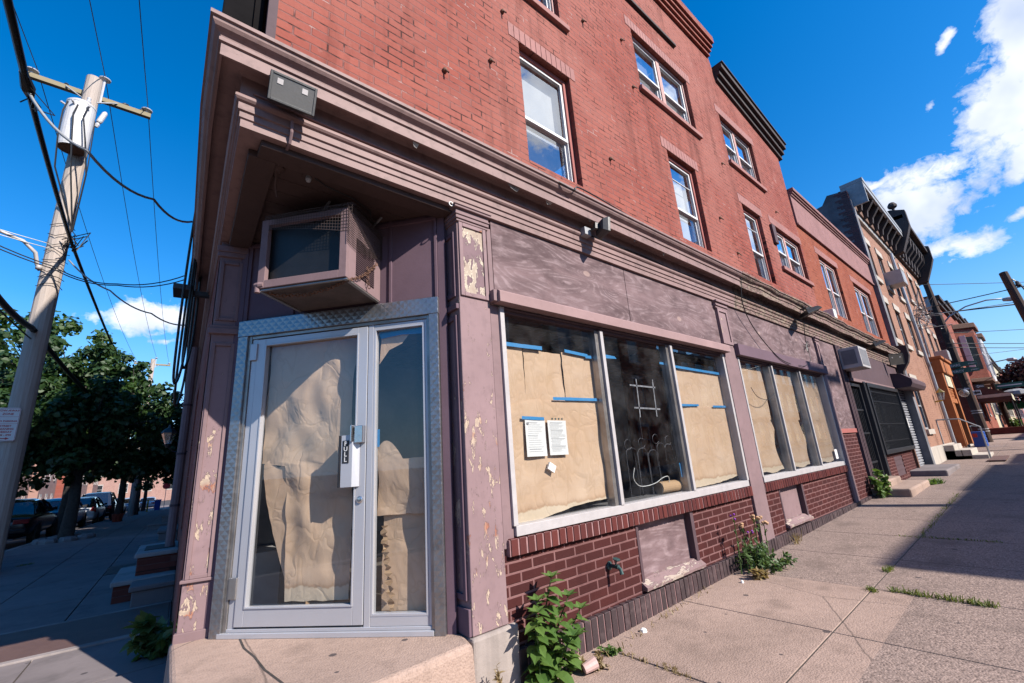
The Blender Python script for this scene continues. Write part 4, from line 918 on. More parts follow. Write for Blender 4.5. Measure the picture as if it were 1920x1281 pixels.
# flood lights
def flood(name, label, x, p, z, w_, h, dirv, face='greyface', gl='floodlights along the cornice'):
    n_ = Vector(dirv).normalized(); s = n_.cross(Vector((0, 0, 1))).normalized(); u = s.cross(n_)
    c = Vector((x, 2.42-p, z)); X = lambda a, b, cc: tuple(c+s*a+n_*b+u*cc)
    o = thing(name, label, 'floodlight', c, gl)
    m = MB(X); m.sweep([[(-w_*q, b, -h*q), (w_*q, b, -h*q), (w_*q, b, h*q), (-w_*q, b, h*q)] for b, q in ((-.06, .55), (-.045, .8), (.0, 1.0), (.018, 1.0))], True, True); m.build('housing', M['blackpl'], o, bevel=.003)
    m = MB(X); m.frame(-w_, w_, -h, h, .014, .016, .024); m.build('bezel', M['blackpl'], o, bevel=.002)
    m = MB(X); m.poly([(-w_+.014, .0195, -h+.014), (w_-.014, .0195, -h+.014), (w_-.014, .0195, h-.014), (-w_+.014, .0195, h-.014)]); lens = m.build('lens', M['floodface'], o)
    m = MB(X)
    for a in (-.6, .45): m.box(a*w_, a*w_+.03, .020, .0225, h*.25, h*.25+.03)
    m.build('lamp_chip', M['alu_white'], lens)
    m = MB(X); m.box(-.02, .02, -.10, -.05, -.03, .03); m.tube([(0, -.08, 0), tuple(s.dot(Vector((x, 2.42-.02, z-.03))-c) if i == 0 else 0 for i in range(1))+(-.14, -.04)], .014, 6); m.build('bracket', M['blackpl'], o)
    return o
flood('floodlight', 'square floodlight with a frosted pale lens tilted down at the corner of the cornice', .425, .15, 2.10, .122, .082, (-.02, -.95, -.30))
m = MB(); m.tube([(.45, 2.36, 2.0), (.455, 2.37, 1.93), (.455, 2.40, 1.875), (.45, 2.5, 1.862), (.44, 2.62, 1.86)], .009, 6); tag(m.build('conduit', M['mauve'], None, (.45, 2.42, 1.9)), 'mauve painted conduit running from the corner floodlight into the soffit', 'conduit')
flood('floodlight', 'black floodlight turned sideways on the cornice above the first shop window', 3.16, .20, 2.08, .085, .075, (.86, -.35, -.1))
flood('floodlight', 'flat grey floodlight facing down over the second shop window', 8.72, .30, 2.12, .17, .12, (.2, -.25, -.95))
flood('floodlight', 'floodlight facing down above the dark rear signboard', 13.3, .32, 2.05, .2, .13, (.2, -.3, -.9))
flood('floodlight', 'black boxy floodlight at the far end of the cornice near the roller shutter', 15.6, .28, 1.92, .18, .15, (-.7, -.6, -.1))
m = MB()
o = thing('floodlight', 'dark floodlight on the side street cornice beside hanging cables', 'floodlight', SX(3.1, .2, 2.0), 'floodlights along the cornice')
m = MB(SX); m.box(2.95, 3.25, .18, .34, 1.96, 2.02); m.build('housing', M['blackpl'], o, bevel=.004); m = MB(SX); m.box(3.05, 3.12, .02, .18, 1.95, 2.0); m.build('bracket', M['blackpl'], o)
# junction boxes and conduit on the frieze
m = MB(FX); m.box(3.0, 3.09, .03, .10, 2.02, 2.10); tag(m.build('junction_box', M['greypaint'], None, (3.05, 2.36, 2.05), bevel=.004), 'small grey junction box beside the sideways floodlight', 'junction box')
m = MB(); m.tube([(.25, 2.385, 2.10), (.36, 2.385, 2.10), (.37, 2.38, 2.09), (.6, 2.38, 2.085), (1.8, 2.38, 2.085), (3.0, 2.38, 2.085)], .008, 6); tag(m.build('conduit', M['mauve_x'], None, (.3, 2.39, 2.1)), 'thin mauve conduit along the frieze from the corner to the junction box', 'conduit')
m = MB(); m.tube([(3.1, 2.385, 2.08)]+[(x, 2.385+.006*math.sin(x*3), 2.082+.01*math.sin(x*5)) for x in steps(3.3, 16.5, .35)], .008, 5); tag(m.build('cable', M['wire'], None, (3.1, 2.4, 2.08)), 'dark cable clipped along the frieze toward the far end of the cornice', 'cable')
o = thing('security_camera', 'small dome camera on a round base under the entrance soffit', 'camera', (.62, 2.62, 1.87))
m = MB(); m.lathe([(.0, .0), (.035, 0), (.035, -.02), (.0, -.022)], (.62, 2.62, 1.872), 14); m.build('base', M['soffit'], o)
m = MB(); m.lathe([(.0, 0), (.016, 0), (.018, -.025), (.012, -.038), (0, -.042)], (.62, 2.62, 1.851), 12); m.build('lens', M['greypaint'], o)
m = MB(); m.tube([(.63, 2.62, 1.868), (.75, 2.68, 1.862), (.95, 2.72, 1.862), (1.1, 2.8, 1.855), (1.14, 2.86, 1.80)], .004, 5); tag(m.build('cable', M['wire'], None, (.7, 2.65, 1.86)), 'thin cable looping from the soffit camera to the transom', 'cable')
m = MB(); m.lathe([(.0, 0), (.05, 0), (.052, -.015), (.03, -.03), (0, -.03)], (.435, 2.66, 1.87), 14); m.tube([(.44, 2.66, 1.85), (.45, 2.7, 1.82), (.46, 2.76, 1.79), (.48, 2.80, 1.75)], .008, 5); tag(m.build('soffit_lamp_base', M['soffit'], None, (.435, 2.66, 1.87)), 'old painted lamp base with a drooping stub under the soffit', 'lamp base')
m = MB(); n_ = 14; m.tube([(1.555+.016*math.cos(2*math.pi*k/n_), 2.40, 1.865+.016*math.sin(2*math.pi*k/n_)) for k in range(n_+1)], .0045, 5, False); tag(m.build('ring_bolt', M['white'], None, (1.555, 2.40, 1.865)), 'small white ring screwed under the architrave beside the capital', 'ring')
# outdoor tap
o = thing('outdoor_tap', 'green bronze hose tap on the glazed brick below the first shop window', 'tap', (2.92, 2.41, -.86))
m = MB(); m.lathe([(0, -.02), (.032, -.02), (.032, .0), (.014, .004), (.014, .055), (.017, .06), (.017, .085), (0, .086)], (2.92, 2.43, -.85), 10, (0, -1, 0)); m.tube([(2.92, 2.355, -.85), (2.925, 2.335, -.865), (2.925, 2.325, -.90)], [.013, .014, .016], 8); m.build('spout', M['bronze'], o)
m = MB(); m.tube([(2.92, 2.37, -.835), (2.92, 2.36, -.80)], .006, 6); m.lathe([(.0, -.005), (.028, -.005), (.03, .003), (0, .006)], (2.92, 2.357, -.797), 8, (0, -.3, 1)); m.build('handwheel', M['bronze'], o)

# ------------------------------------------------------------------ brown paper, tape, notices
NP = 0
def paper(label, x0, x1, z0, z1, y=.075, mt='kraft', crumple=.012, X=FX, top=None, bot=None, left=None, right=None, nx=18, nz=22, group='sheets of brown paper behind the shop glass'):
    """crumpled sheet with ragged edges: top/bot/left/right give edge offsets along the sheet"""
    global NP; NP += 1; sd = NP*7.3
    m = MB(X); idx = {}
    for i in range(nx+1):
        for j in range(nz+1):
            u, v = i/nx, j/nz
            xa = x0+(left(v) if left else 0); xb = x1+(right(v) if right else 0); za = z0+(bot(u) if bot else 0); zb = z1+(top(u) if top else 0)
            x = xa+(xb-xa)*u; z = za+(zb-za)*v
            d = crumple*(noise.noise(Vector((x*2.2, z*1.6, sd)))*1.3+noise.noise(Vector((x*7, z*5, sd)))*.6)
            e = .006*noise.noise(Vector((x*14, z*14, sd+3)))
            idx[i, j] = m.p(x+e*(i in (0, nx)), -y-.008-abs(d)*.6+d*.4, z+e*(j in (0, nz)))
    for i in range(nx):
        for j in range(nz): m.f.append([idx[i, j], idx[i+1, j], idx[i+1, j+1], idx[i, j+1]])
    o = m.build('brown_paper', M[mt], None, X(x0, -y, z0), smooth=True, recalc=False); return tag(o, label, 'paper', group)
def tape(par, x0, z0, x1, z1, h=.024, X=FX, y=.066, mt='tape'):
    m = MB(X); n_ = 6; dx, dz = x1-x0, z1-z0; L_ = math.hypot(dx, dz); nx_, nz_ = -dz/L_*h, dx/L_*h; pts = []
    for k in range(n_+1):
        t = k/n_; pts.append(((x0+dx*t+R.uniform(-.002, .002), -y, z0+dz*t), (x0+dx*t+nx_, -y-.001, z0+dz*t+nz_+R.uniform(-.001, .001))))
    for a, b_ in zip(pts, pts[1:]): m.poly([a[0], b_[0], b_[1], a[1]])
    return m.build('tape', M[mt], par, recalc=False)
W1 = 'brown paper in the left pane of the first window, '
p = paper(W1+'narrow strip, upper left', 2.025, 2.25, .40, .86, y=.082); tape(p, 2.03, .850, 2.30, .852, .032)
p = paper(W1+'upper middle', 2.262, 2.70, .40, .855, y=.088, left=lambda v: .004-.012*(1-v)); tape(p, 2.25, .852, 2.45, .856, .032)
p = paper(W1+'upper right', 2.70, 3.16, .40, .872, y=.08, top=lambda u: -.025*u); tape(p, 2.72, .866, 3.02, .850, .028); tape(p, 2.99, .838, 3.17, .846, .028)
p = paper(W1+'large lower sheet', 2.025, 3.14, -.44, .45, y=.072, mt='kraft_wet', nx=30, nz=26, crumple=.016, top=lambda u: -.065*max(0, 1-u*4)-.01*u, bot=lambda u: .008+.06*math.sin(max(0, u-.25)*2.6), right=lambda v: -.035*math.sin(v*3.1)+.015)
tape(p, 2.52, .443, 3.12, .452, .026, y=.062); tape(p, 3.155, .10, 3.16, .44, -.02, y=.062); tape(p, 3.13, -.42, 3.165, -.1, -.026, y=.062)
def notice(label, x0, x1, z0, z1, y, lines, tilt=0.0, hole=None):
    m = MB(FX); n_ = 8; idx = {}
    for i in range(n_+1):
        for j in range(n_+1):
            u, v = i/n_, j/n_; x = x0+(x1-x0)*u+tilt*(v-.5); z = z0+(z1-z0)*v-tilt*.5*u
            idx[i, j] = m.p(x, -y+.002*math.sin(u*4+v*3)+.006*(1-v)**2, z)
    for i in range(n_):
        for j in range(n_): m.f.append([idx[i, j], idx[i+1, j], idx[i+1, j+1], idx[i, j+1]])
    o = tag(m.build('notice', M['notice'], None, FX(x0, -y, z0), smooth=True, recalc=False), label, 'notice', 'notices on the brown paper')
    m = MB(FX)
    for k in range(lines):
        v = .93-.86*k/lines; z = z0+(z1-z0)*v; a = R.uniform(.08, .14); b_ = R.uniform(.55, .93); hh = .0016 if k % 6 else .0026
        x = x0+tilt*(v-.5); yy = -y+.0045+.006*(1-v)**2
        m.poly([(x+(x1-x0)*a, yy, z), (x+(x1-x0)*b_, yy, z-tilt*.3), (x+(x1-x0)*b_, yy, z-tilt*.3+hh), (x+(x1-x0)*a, yy, z+hh)])
    m.build('print', M['ink'], o, recalc=False); return o
o = notice('white notice under a strip of blue tape, left of the two pages', 2.192, 2.40, .013, .283, .062, 14, .006)
tape(o, 2.165, .288, 2.395, .280, .024, y=.058); m = MB(FX); m.box(2.21, 2.228, -.058, -.0555, .25, .265); m.build('emblem', M['ink'], o)
o = notice('white typed notice with green bits of tape above it, right of the two pages', 2.428, 2.636, .013, .281, .062, 22, .006)
m = MB(FX)
for k in range(4):
    x = 2.475+k*.037; m.poly([(x, -.058, .283), (x+.016, -.058, .285), (x+.019, -.058, .300), (x-.002, -.058, .297)])
m.build('tape', M['bronze'], o)
m = MB(); m.xf = lambda a, b, c: FX(2.425+a*.87+c*.5, b, -.078-a*.5+c*.87); m.box(-.036, .036, -.066, -.045, -.028, .028); tag(m.build('card', M['notice'], None, FX(2.42, -.05, -.08), bevel=.003), 'small white card folded and stuck to the brown paper below the notices', 'card')
p = paper('upper paper in the right pane of the first shop window with tape along its top', 4.43, 5.59, .43, .875, y=.08, top=lambda u: -.01*u); tape(p, 4.425, .872, 5.59, .862, .03); tape(p, 4.43, .438, 4.90, .447, .024); tape(p, 5.24, .440, 5.60, .444, .024)
p = paper('brown paper sheet in the right pane of the first shop window, stained lower half', 4.43, 5.59, -.43, .445, y=.074, mt='kraft_wet', nx=26, crumple=.016, bot=lambda u: .01+.05*u**3)
m = MB(FX); m.poly([(3.22, -.058, .86), (3.44, -.058, .872), (3.41, -.058, .895), (3.22, -.058, .90)]); m.poly([(4.19, -.058, .885), (4.29, -.058, .885), (4.29, -.058, .91), (4.20, -.058, .91)]); m.poly([(4.265, -.058, -.29), (4.29, -.058, -.29), (4.285, -.058, -.15), (4.258, -.058, -.15)]); tag(m.build('tape_scrap', M['tape'], None, FX(3.2, -.058, .7), recalc=False), 'torn scraps of blue tape left on the bare dark middle pane', 'tape')
# clear tape square on the bare pane and the white scrawl
m = MB(FX)
for (xa, za, xb, zb) in ((3.58, .622, 4.02, .618), (3.60, .402, 4.05, .395), (3.68, .31, 3.70, .69), (3.97, .32, 3.99, .70)):
    d = Vector((xb-xa, zb-za)).normalized(); n_ = Vector((-d.y, d.x))*.008
    m.poly([(xa-n_.x, -.0485, za-n_.y), (xb-n_.x, -.0485, zb-n_.y), (xb+n_.x, -.0485, zb+n_.y), (xa+n_.x, -.0485, za+n_.y)])
tag(m.build('tape_square', M['clear_tape'], None, FX(3.6, -.05, .1), recalc=False), 'square of clear tape left stuck on the dark middle pane', 'tape')
m = MB()
def scr(pts, r=.0011): m.tube([FX(x, -.047, z) for x, z in pts], r, 4, False)
def arch(xc, w_, z0, zt): return [(xc-w_, z0)]+[(xc-w_*math.cos(math.pi*k/10), zt+.05*math.sin(math.pi*k/10)) for k in range(11)]+[(xc+w_, z0+.08)]
for xc, w_, zb, zt in ((3.46, .085, -.40, -.02), (3.63, .08, -.38, -.03), (3.80, .08, -.42, -.05), (3.95, .07, -.2, .01), (4.09, .07, -.1, .0)): scr(arch(xc, w_, zb, zt))
for xc, z in ((3.42, .10), (3.64, .11), (3.88, .14), (4.10, .12)): scr([(xc+.055*math.cos(a), z-.04+.045*math.sin(a)) for a in [math.pi*2*k/12+.5 for k in range(11)]])
for xc in (3.5, 3.7, 3.86): scr([(xc, -.02), (xc+.01, -.25), (xc+.005, -.40)], .0008)
scr([(3.66, .32), (3.662, .1)], .0009)
tag(m.build('window_scrawl', M['clear_tape'], None, FX(3.6, -.047, -.2)), 'white looping scrawl scratched across the dark middle pane', 'graffiti')
m = MB(); m.tube(smooth_path([Vector(q) for q in (FX(3.50, -.07, -.15), FX(3.48, -.08, -.24), FX(3.56, -.09, -.31), FX(3.70, -.1, -.325), FX(3.86, -.1, -.31), FX(3.98, -.1, -.275), FX(4.10, -.11, -.27), FX(4.12, -.12, -.33), FX(4.09, -.13, -.40))]), .0035, 6); tag(m.build('white_cable', M['white'], None, FX(3.4, -.07, -.2), smooth=True), 'loose white cable curling behind the bare middle pane', 'cable')
o = thing('paper_roll', 'roll of brown paper lying on the sill behind the bare middle pane', 'paper roll', FX(4.0, -.16, -.41))
m = MB(); ax = Vector((1, -.12, 0)); m.lathe([(.026, 0), (.058, 0), (.058, .30), (.026, .30), (.026, 0)], FX(4.0, -.17, -.372), 20, ax); m.build('roll', M['cardboard'], o, smooth=False)
m = MB(FX); m.box(1.99, 9.64, -.30, -.095, -.45, -.432); m.build('display_sill', M['interior'], B)
# second window: six sheets
for k, (xa, xb, ps) in enumerate(((6.09, 7.10, 'left'), (7.22, 8.30, 'middle'), (8.43, 9.6, 'right'))):
    paper('upper brown paper sheet in the %s pane of the second shop window' % ps, xa, xb-(.09 if k < 2 else .04), .30, 1.04-.03*k, y=.085, right=(lambda v: .03*math.sin(v*3)) if k < 2 else None)
    paper('torn lower brown paper sheet in the %s pane of the second shop window' % ps, xa, xb-.02, -.42, .32, y=.078, mt='kraft_wet', crumple=.028, right=lambda v, k=k: -.12*abs(math.sin(v*4+k))-.05*v if k < 2 else -.05*v, top=lambda u: -.02*math.sin(u*6), bot=lambda u: .03*math.sin(u*5)**2)
m = MB(FX); m.box(9.42, 9.56, -.052, -.049, -.38, -.22); tag(m.build('sticker', M['notice'], None, FX(9.45, -.05, -.38)), 'small white sticker at the lower right corner of the second shop window', 'sticker')
# door papers
paper('long brown paper curtain hanging behind the glass door with a pleated hem', .21, .935, -.80, 1.0, X=DX, y=.05, mt='kraft_wet', crumple=.05, nx=34, nz=60, left=lambda v: (.19+.07*(1-v/.5)) if v < .5 else .02*math.sin(v*9), right=lambda v: -.012+.012*math.sin(v*7), group='brown papers behind the door')
paper('loose brown paper flap curling behind the left edge of the glass door', .218, .42, -.70, .09, X=DX, y=.075, crumple=.04, left=lambda v: .235*(1-v)**1.5, right=lambda v: .03, top=lambda u: .03*math.sin(u*9), nx=14, nz=30, group='brown papers behind the door')
p = paper('rounded brown paper sheet in the middle of the side light', 1.118, 1.482, -.30, .06, X=DX, y=.05, crumple=.03, top=lambda u: .13*max(0, math.sin(math.pi*min(1, u*1.5+.25))), group='brown papers behind the door')
tape(p, 1.118, .15, 1.118, .27, -.022, X=DX, y=.035); tape(p, 1.462, -.28, 1.484, -.22, -.03, X=DX, y=.04)
paper('lower brown paper sheet of the side light with a ruffled torn edge', 1.13, 1.482, -.87, -.28, X=DX, y=.058, crumple=.03, left=lambda v: .02, group='brown papers behind the door')
m = MB(DX); zz = steps(-.86, -.36, .018); m.sweep([[(1.19+.012*math.sin(k*1.9)+.03*math.sin(z*5), -.030+.008*math.sin(k*2.3), z), (1.225+.014*math.sin(k*2.7+1)+.03*math.sin(z*5), -.028+.010*math.cos(k*1.7), z)] for k, z in enumerate(zz)], False, False); tag(m.build('torn_paper_edge', M['cardboard'], None, DX(1.2, -.03, -.8), recalc=False), 'ruffled strip of torn brown paper beside the lower side light sheet', 'paper')
m = MB(DX); m.poly([(1.125, -.04, .97), (1.46, -.04, .985), (1.47, -.04, .935), (1.3, -.04, .945), (1.14, -.04, .93)]); o = m.build('tape_scrap', M['tape'], None, DX(1.2, -.04, .95), recalc=False); tag(o, 'blue tape along the top of the side light', 'tape')
m = MB(DX); m.poly([(1.125, -.05, .74), (1.2, -.05, .84), (1.3, -.05, .88), (1.36, -.055, .955), (1.14, -.05, .95)]); tag(m.build('torn_paper_corner', M['kraft'], None, DX(1.2, -.05, .8), recalc=False), 'torn corner of brown paper at the upper left of the side light', 'paper')
m = MB(); m.box(.95, 1.25, 3.75, 4.1, -.985, -.62); tag(m.build('cardboard_box', M['cardboard'], None, (1.1, 3.9, -.985), bevel=.004), 'cardboard box standing inside behind the glass door', 'box')
m = MB(); m.box(.72, .93, 4.05, 4.35, -.985, -.55); tag(m.build('crate', M['alu_white'], None, (.8, 4.2, -.985), bevel=.004), 'white crate on the floor inside behind the glass door', 'crate')

# ------------------------------------------------------------------ cables on the front
def cable(label, pts, r=.006, mt='wire', cat='cable', sag=0.0, group=None, n=8, sides=5):
    P = [Vector(q) for q in pts]; out = []
    if sag:
        for a, b_ in zip(P, P[1:]):
            for k in range(n):
                t = k/n; q = a.lerp(b_, t); q.z -= sag*4*t*(1-t); out.append(q)
        out.append(P[-1])
    else: out = smooth_path(P, n)
    m = MB(); m.tube(out, r, sides); o = m.build('cable', M[mt], None, P[0], smooth=True); return tag(o, label, cat, group)
cable('black cable looping down from the cornice to the head of the second shop window', [(6.35, 2.24, 2.35), (6.38, 2.32, 1.95), (6.7, 2.36, 1.62), (7.3, 2.34, 1.25), (7.8, 2.33, 1.16)], .007)
cable('thin cable dangling from the cornice to a knot on the second plywood board', [(8.85, 2.22, 2.3), (8.87, 2.3, 1.95), (9.1, 2.40, 1.7)], .006)
m = MB()
for k in range(9): a = k*.7; m.tube([(9.1, 2.40, 1.62), (9.1+.10*math.cos(a), 2.385, 1.62+.10*math.sin(a*1.3)), (9.1+.12*math.cos(a+.6), 2.38, 1.60+.11*math.sin(a*1.3+.5))], .006, 4)
tag(m.build('cable_knot', M['wire'], None, (9.1, 2.4, 1.62)), 'tangled knot of cut wire hanging on the second plywood board', 'cable')
cable('thin cable hanging from the knot to the second window hood', [(9.1, 2.39, 1.6), (9.0, 2.37, 1.35), (8.5, 2.335, 1.19), (8.2, 2.335, 1.18)], .005)
cable('fine wire drooping across the upper left pane of the second shop window', [(6.25, 2.40, .72), (6.4, 2.40, .60), (6.75, 2.40, .57), (7.05, 2.40, .68)], .004)
cable('black cable lying along the top of the cornice below the brick', [(3.2, 2.30, 2.41), (2.6, 2.24, 2.39), (2.35, 2.22, 2.375), (1.9, 2.28, 2.42)], .007)
cable('loop of black cable drooping over the cornice below the first upstairs window', [(2.5, 2.24, 2.385), (2.6, 2.195, 2.33), (2.75, 2.192, 2.325), (2.9, 2.2, 2.39), (3.9, 2.27, 2.41)], .007)
m = MB(FX); m.box(10.9, 11.1, .0, .18, 2.42, 2.62); tag(m.build('meter_box', M['white'], None, (11, 2.35, 2.42), bevel=.01), 'small white box standing on the cornice under the rear windows', 'box')
m = MB(FX); m.box(8.78, 8.94, .0, .05, 3.62, 4.02); tag(m.build('vent_hood', M['mauve_dark'], None, (8.85, 2.4, 3.6), bevel=.008), 'small dark shutter plate on the brick beside the pink double window', 'vent')
# wall anchors: little iron bolts in the brick
k = 0
for x, z in ((1.55, 3.12), (3.75, 3.25), (4.55, 4.75), (6.5, 3.4), (4.45, 5.5), (7.1, 4.65), (2.25, 4.3), (3.6, 5.2), (9.4, 4.5), (2.05, 3.55), (6.9, 2.9)):
    m = MB(); m.lathe([(0, -.01), (.022, -.01), (.022, .02), (.01, .03), (0, .03)], (x, 2.42, z), 7, (0, -1, 0)); m.tube([(x, 2.4, z), (x+.01, 2.37, z-.05)], .008, 5)
    tag(m.build('wall_anchor', M['rust'], None, (x, 2.42, z)), 'rusty iron anchor stub in the red brick of the upper wall', 'anchor', 'iron anchors in the brick')
# side street: downspout, wall lantern, cables, stoops, cellar hatch
o = thing('downspout', 'mauve rainwater pipe running down the side street wall', 'downspout', SX(6.0, .1, -1.0))
m = MB(SX); pts = [SX(5.6, .10, -.82)]+[SX(5.6, .10, z) for z in steps(-.7, 2.0, .3)]; m = MB(); m.tube(pts, .055, 10); m.build('pipe', M['mauve'], o)
m = MB()
for z in (-.3, .4, 1.1): m.lathe([(.0, 0), (.062, 0), (.062, .03), (0, .03)], SX(5.6, .10, z), 10)
m.build('pipe_collar', M['mauve_dark'], o)
for k, (s, b_, za, zb, lb) in enumerate(((2.6, .22, 1.0, 3.2, 'outer'), (2.8, .17, 1.2, 3.4, 'middle'), (3.1, .20, .85, 3.0, 'inner'))):
    cable('black service cable hanging down the side street cornice, %s of three loops' % lb, [SX(s, b_, zb), SX(s+.1, b_+.02, (za+zb)/2), SX(s+.25, b_+.01, za), SX(s+.4, b_-.05, za+.3), SX(s+.3, b_-.04, zb-.4)], .012)
o = thing('wall_lantern', 'old glass lantern on the side street wall beyond the downspout', 'lantern', SX(10.2, .3, .95))
m = MB(); c = SX(10.2, .38, 1.0); m.lathe([(.06, -.12), (.14, .12), (.0, .12)], c, 6); m.build('lantern_glass', M['lampglass'], o)
m = MB(); m.lathe([(.16, .12), (.12, .18), (.04, .24), (.02, .30), (0, .31)], c, 6); m.lathe([(.03, -.2), (.065, -.12), (.0, -.12)], c, 6); m.tube([SX(10.2, .0, .7), SX(10.2, .25, .7), SX(10.2, .38, .82)], .015, 6); m.build('lantern_bracket', M['black'], o)
o = thing('cellar_hatch', 'rusty tread plate cellar hatch set across the side pavement', 'hatch', SX(3.9, .6, -1.31))
m = MB(SX); m.box(3.42, 4.52, .03, 1.62, -1.33, -1.308); m.build('hatch_plate', M['tread'], o, bevel=.004)
m = MB(SX); m.frame(3.36, 4.58, 0, 1, .05, 0, 0) if False else None
m = MB(lambda s, b_, c: SX(s, b_, c)); m.box(3.34, 3.42, .02, 1.68, -1.34, -1.306); m.box(4.52, 4.58, .02, 1.68, -1.34, -1.306); m.box(3.42, 4.52, 1.62, 1.68, -1.34, -1.306); m.build('hatch_curb', M['kerb'], o, bevel=.004)
def stoop(name, label, blocks, capm, bodym):
    o = thing(name, label, 'stoop', SX(blocks[0][0], .3, -1.32), 'stoops along the side street')
    for (s0, s1, b1, zt, brick) in blocks:
        m = MB(SX); m.box(s0+.03, s1-.03, .0, b1-.03, -1.5, zt-.055); m.build('step_body', bodym if brick else capm, o, bevel=.01)
        m = MB(SX); m.box(s0, s1, .0, b1, zt-.055, zt); m.build('step_slab', capm, o, bevel=.012)
    return o
stoop('stoop', 'low concrete ramp block against the side wall before the brick stoop', [(4.62, 5.5, .42, -1.10, 0)], M['conc_grey'], M['conc_grey'])
o = stoop('stoop', 'brick stoop with pale slab steps at the foot of the downspout', [(5.05, 6.3, .62, -1.08, 1), (5.25, 6.3, .44, -.82, 1)], M['slab'], M['brick_far'])
m = MB(SX); m.box(5.5, 6.0, .04, .36, -.82, -.812); m.build('door_mat', M['rubber'], o)
stoop('stoop', 'second low stoop along the dark side street', [(9.6, 11.2, .6, -1.12, 0), (9.9, 11.2, .35, -.92, 0)], M['conc_grey'], M['conc_grey'])
stoop('stoop', 'third stoop far along the dark side street', [(17.0, 18.5, .8, -1.22, 0), (17.2, 18.5, .45, -1.0, 0)], M['conc_grey'], M['brick_side'])
m = MB(SX); m.box(7.6, 8.5, .05, .9, -1.325, -1.312); tag(m.build('cellar_hatch', M['black'], None, SX(8, .4, -1.32)), 'dark small cellar hatch beyond the brick stoop', 'hatch')
# ------------------------------------------------------------------ plants
def leaf(m, base, d, nrm, L_, w_, fold=.25, serr=0):
    """one leaf: midrib from base along d, folded along the rib"""
    d = d.normalized(); s = d.cross(nrm)
    if s.length < 1e-3: s = d.orthogonal()
    s.normalize(); n_ = s.cross(d); ks = (0, .15, .35, .6, .82, 1.0); ws = (.06, .7, 1.0, .72, .36, .0)
    mid = []; lf = []; rt = []
    for t, w in zip(ks, ws):
        c = base+d*(L_*t)-n_*(L_*.22*t*t); mid.append(m.p(*c)); j = 1+(serr*(-1)**len(mid))
        lf.append(m.p(*(c+s*w_*w*j+n_*w_*w*fold))); rt.append(m.p(*(c-s*w_*w*j+n_*w_*w*fold)))
    for k in range(5):
        m.f.append([mid[k], mid[k+1], lf[k+1], lf[k]]); m.f.append([rt[k], rt[k+1], mid[k+1], mid[k]])
def rv(a=1.0): return Vector((R.gauss(0, a), R.gauss(0, a), R.gauss(0, a)))
o = thing('nettle_plant', 'tall leafy green weed growing against the corner plinth', 'weed', (2.08, 2.33, -1.32))
m = MB(); st = MB()
for (bx, by, h, lean) in ((2.06, 2.34, .57, (.09, -.05)), (2.12, 2.32, .44, (.14, -.06)), (2.0, 2.30, .42, (-.04, -.06)), (2.2, 2.30, .36, (.12, -.08)), (2.1, 2.27, .26, (.06, -.12)), (2.0, 2.33, .46, (.02, -.03)), (2.22, 2.28, .22, (.06, -.06))):
    P = [Vector((bx+lean[0]*t*t, by+lean[1]*t*t, -1.33+h*t)) for t in (0, .25, .5, .75, 1.0)]; st.tube(P, [.008, .007, .006, .005, .003], 5)
    nn = int(h/.030)
    for k in range(nn):
        t = .12+.88*k/nn; b_ = Vector((bx+lean[0]*t*t, by+lean[1]*t*t, -1.33+h*t)); a = k*1.57+R.uniform(-.5, .5)
        for q in (0, math.pi):
            if R.random() < .12: continue
            L_ = R.uniform(.055, .145)*(1.15-.4*t); d = Vector((math.cos(a+q), math.sin(a+q)-.25, R.uniform(-.35, .35))); leaf(m, b_, d, Vector((0, 0, 1)), L_, L_*.34, .22, .12)
    for q in range(6): a = q*1.05; leaf(m, P[-1], Vector((math.cos(a), math.sin(a), .7)), Vector((0, 0, 1)), .075, .022, .25)
m.build('foliage', M['weed'], o, recalc=False); st.build('stem', M['weed_dk'], o)
def bush(name, label, c, r, h, n, mt, L=(.03, .06), wr=.3, flat=False):
    o = thing(name, label, 'weed', c); m = MB(); st = MB(); c = Vector(c)
    for k in range(max(5, n//26)):
        a = R.uniform(0, 6.3); rr = r*math.sqrt(R.random()); hh = h*(1-.55*(rr/r)**2)*R.uniform(.6, 1.0)
        tip = c+Vector((math.cos(a)*rr, math.sin(a)*rr*.8, hh)); b0 = c+Vector((math.cos(a)*rr*.3, math.sin(a)*rr*.3, -.02)); st.tube([b0, b0.lerp(tip, .5)+Vector((0, 0, hh*.1)), tip], [.004, .003, .0015], 4)
        for j in range(26):
            t = R.uniform(.15, 1.0); q = b0.lerp(tip, t)+Vector((0, 0, hh*.1*math.sin(t*3.1))); d = rv()+Vector((0, 0, .45)); L_ = R.uniform(*L); leaf(m, q, d, Vector((0, 0, 1))+rv(.4), L_, L_*wr, .2, .1)
    m.build('foliage', M[mt], o, recalc=False); st.build('stem', M[mt], o); return o
o = bush('thistle', 'bushy thistle with purple and dry flower heads beside the mauve post', (5.08, 2.2, gz(5.1, 2)), .36, .27, 800, 'weed_dk', (.035, .075), .2)
st = MB(); fl = MB(); dr_ = MB(); lf = MB()
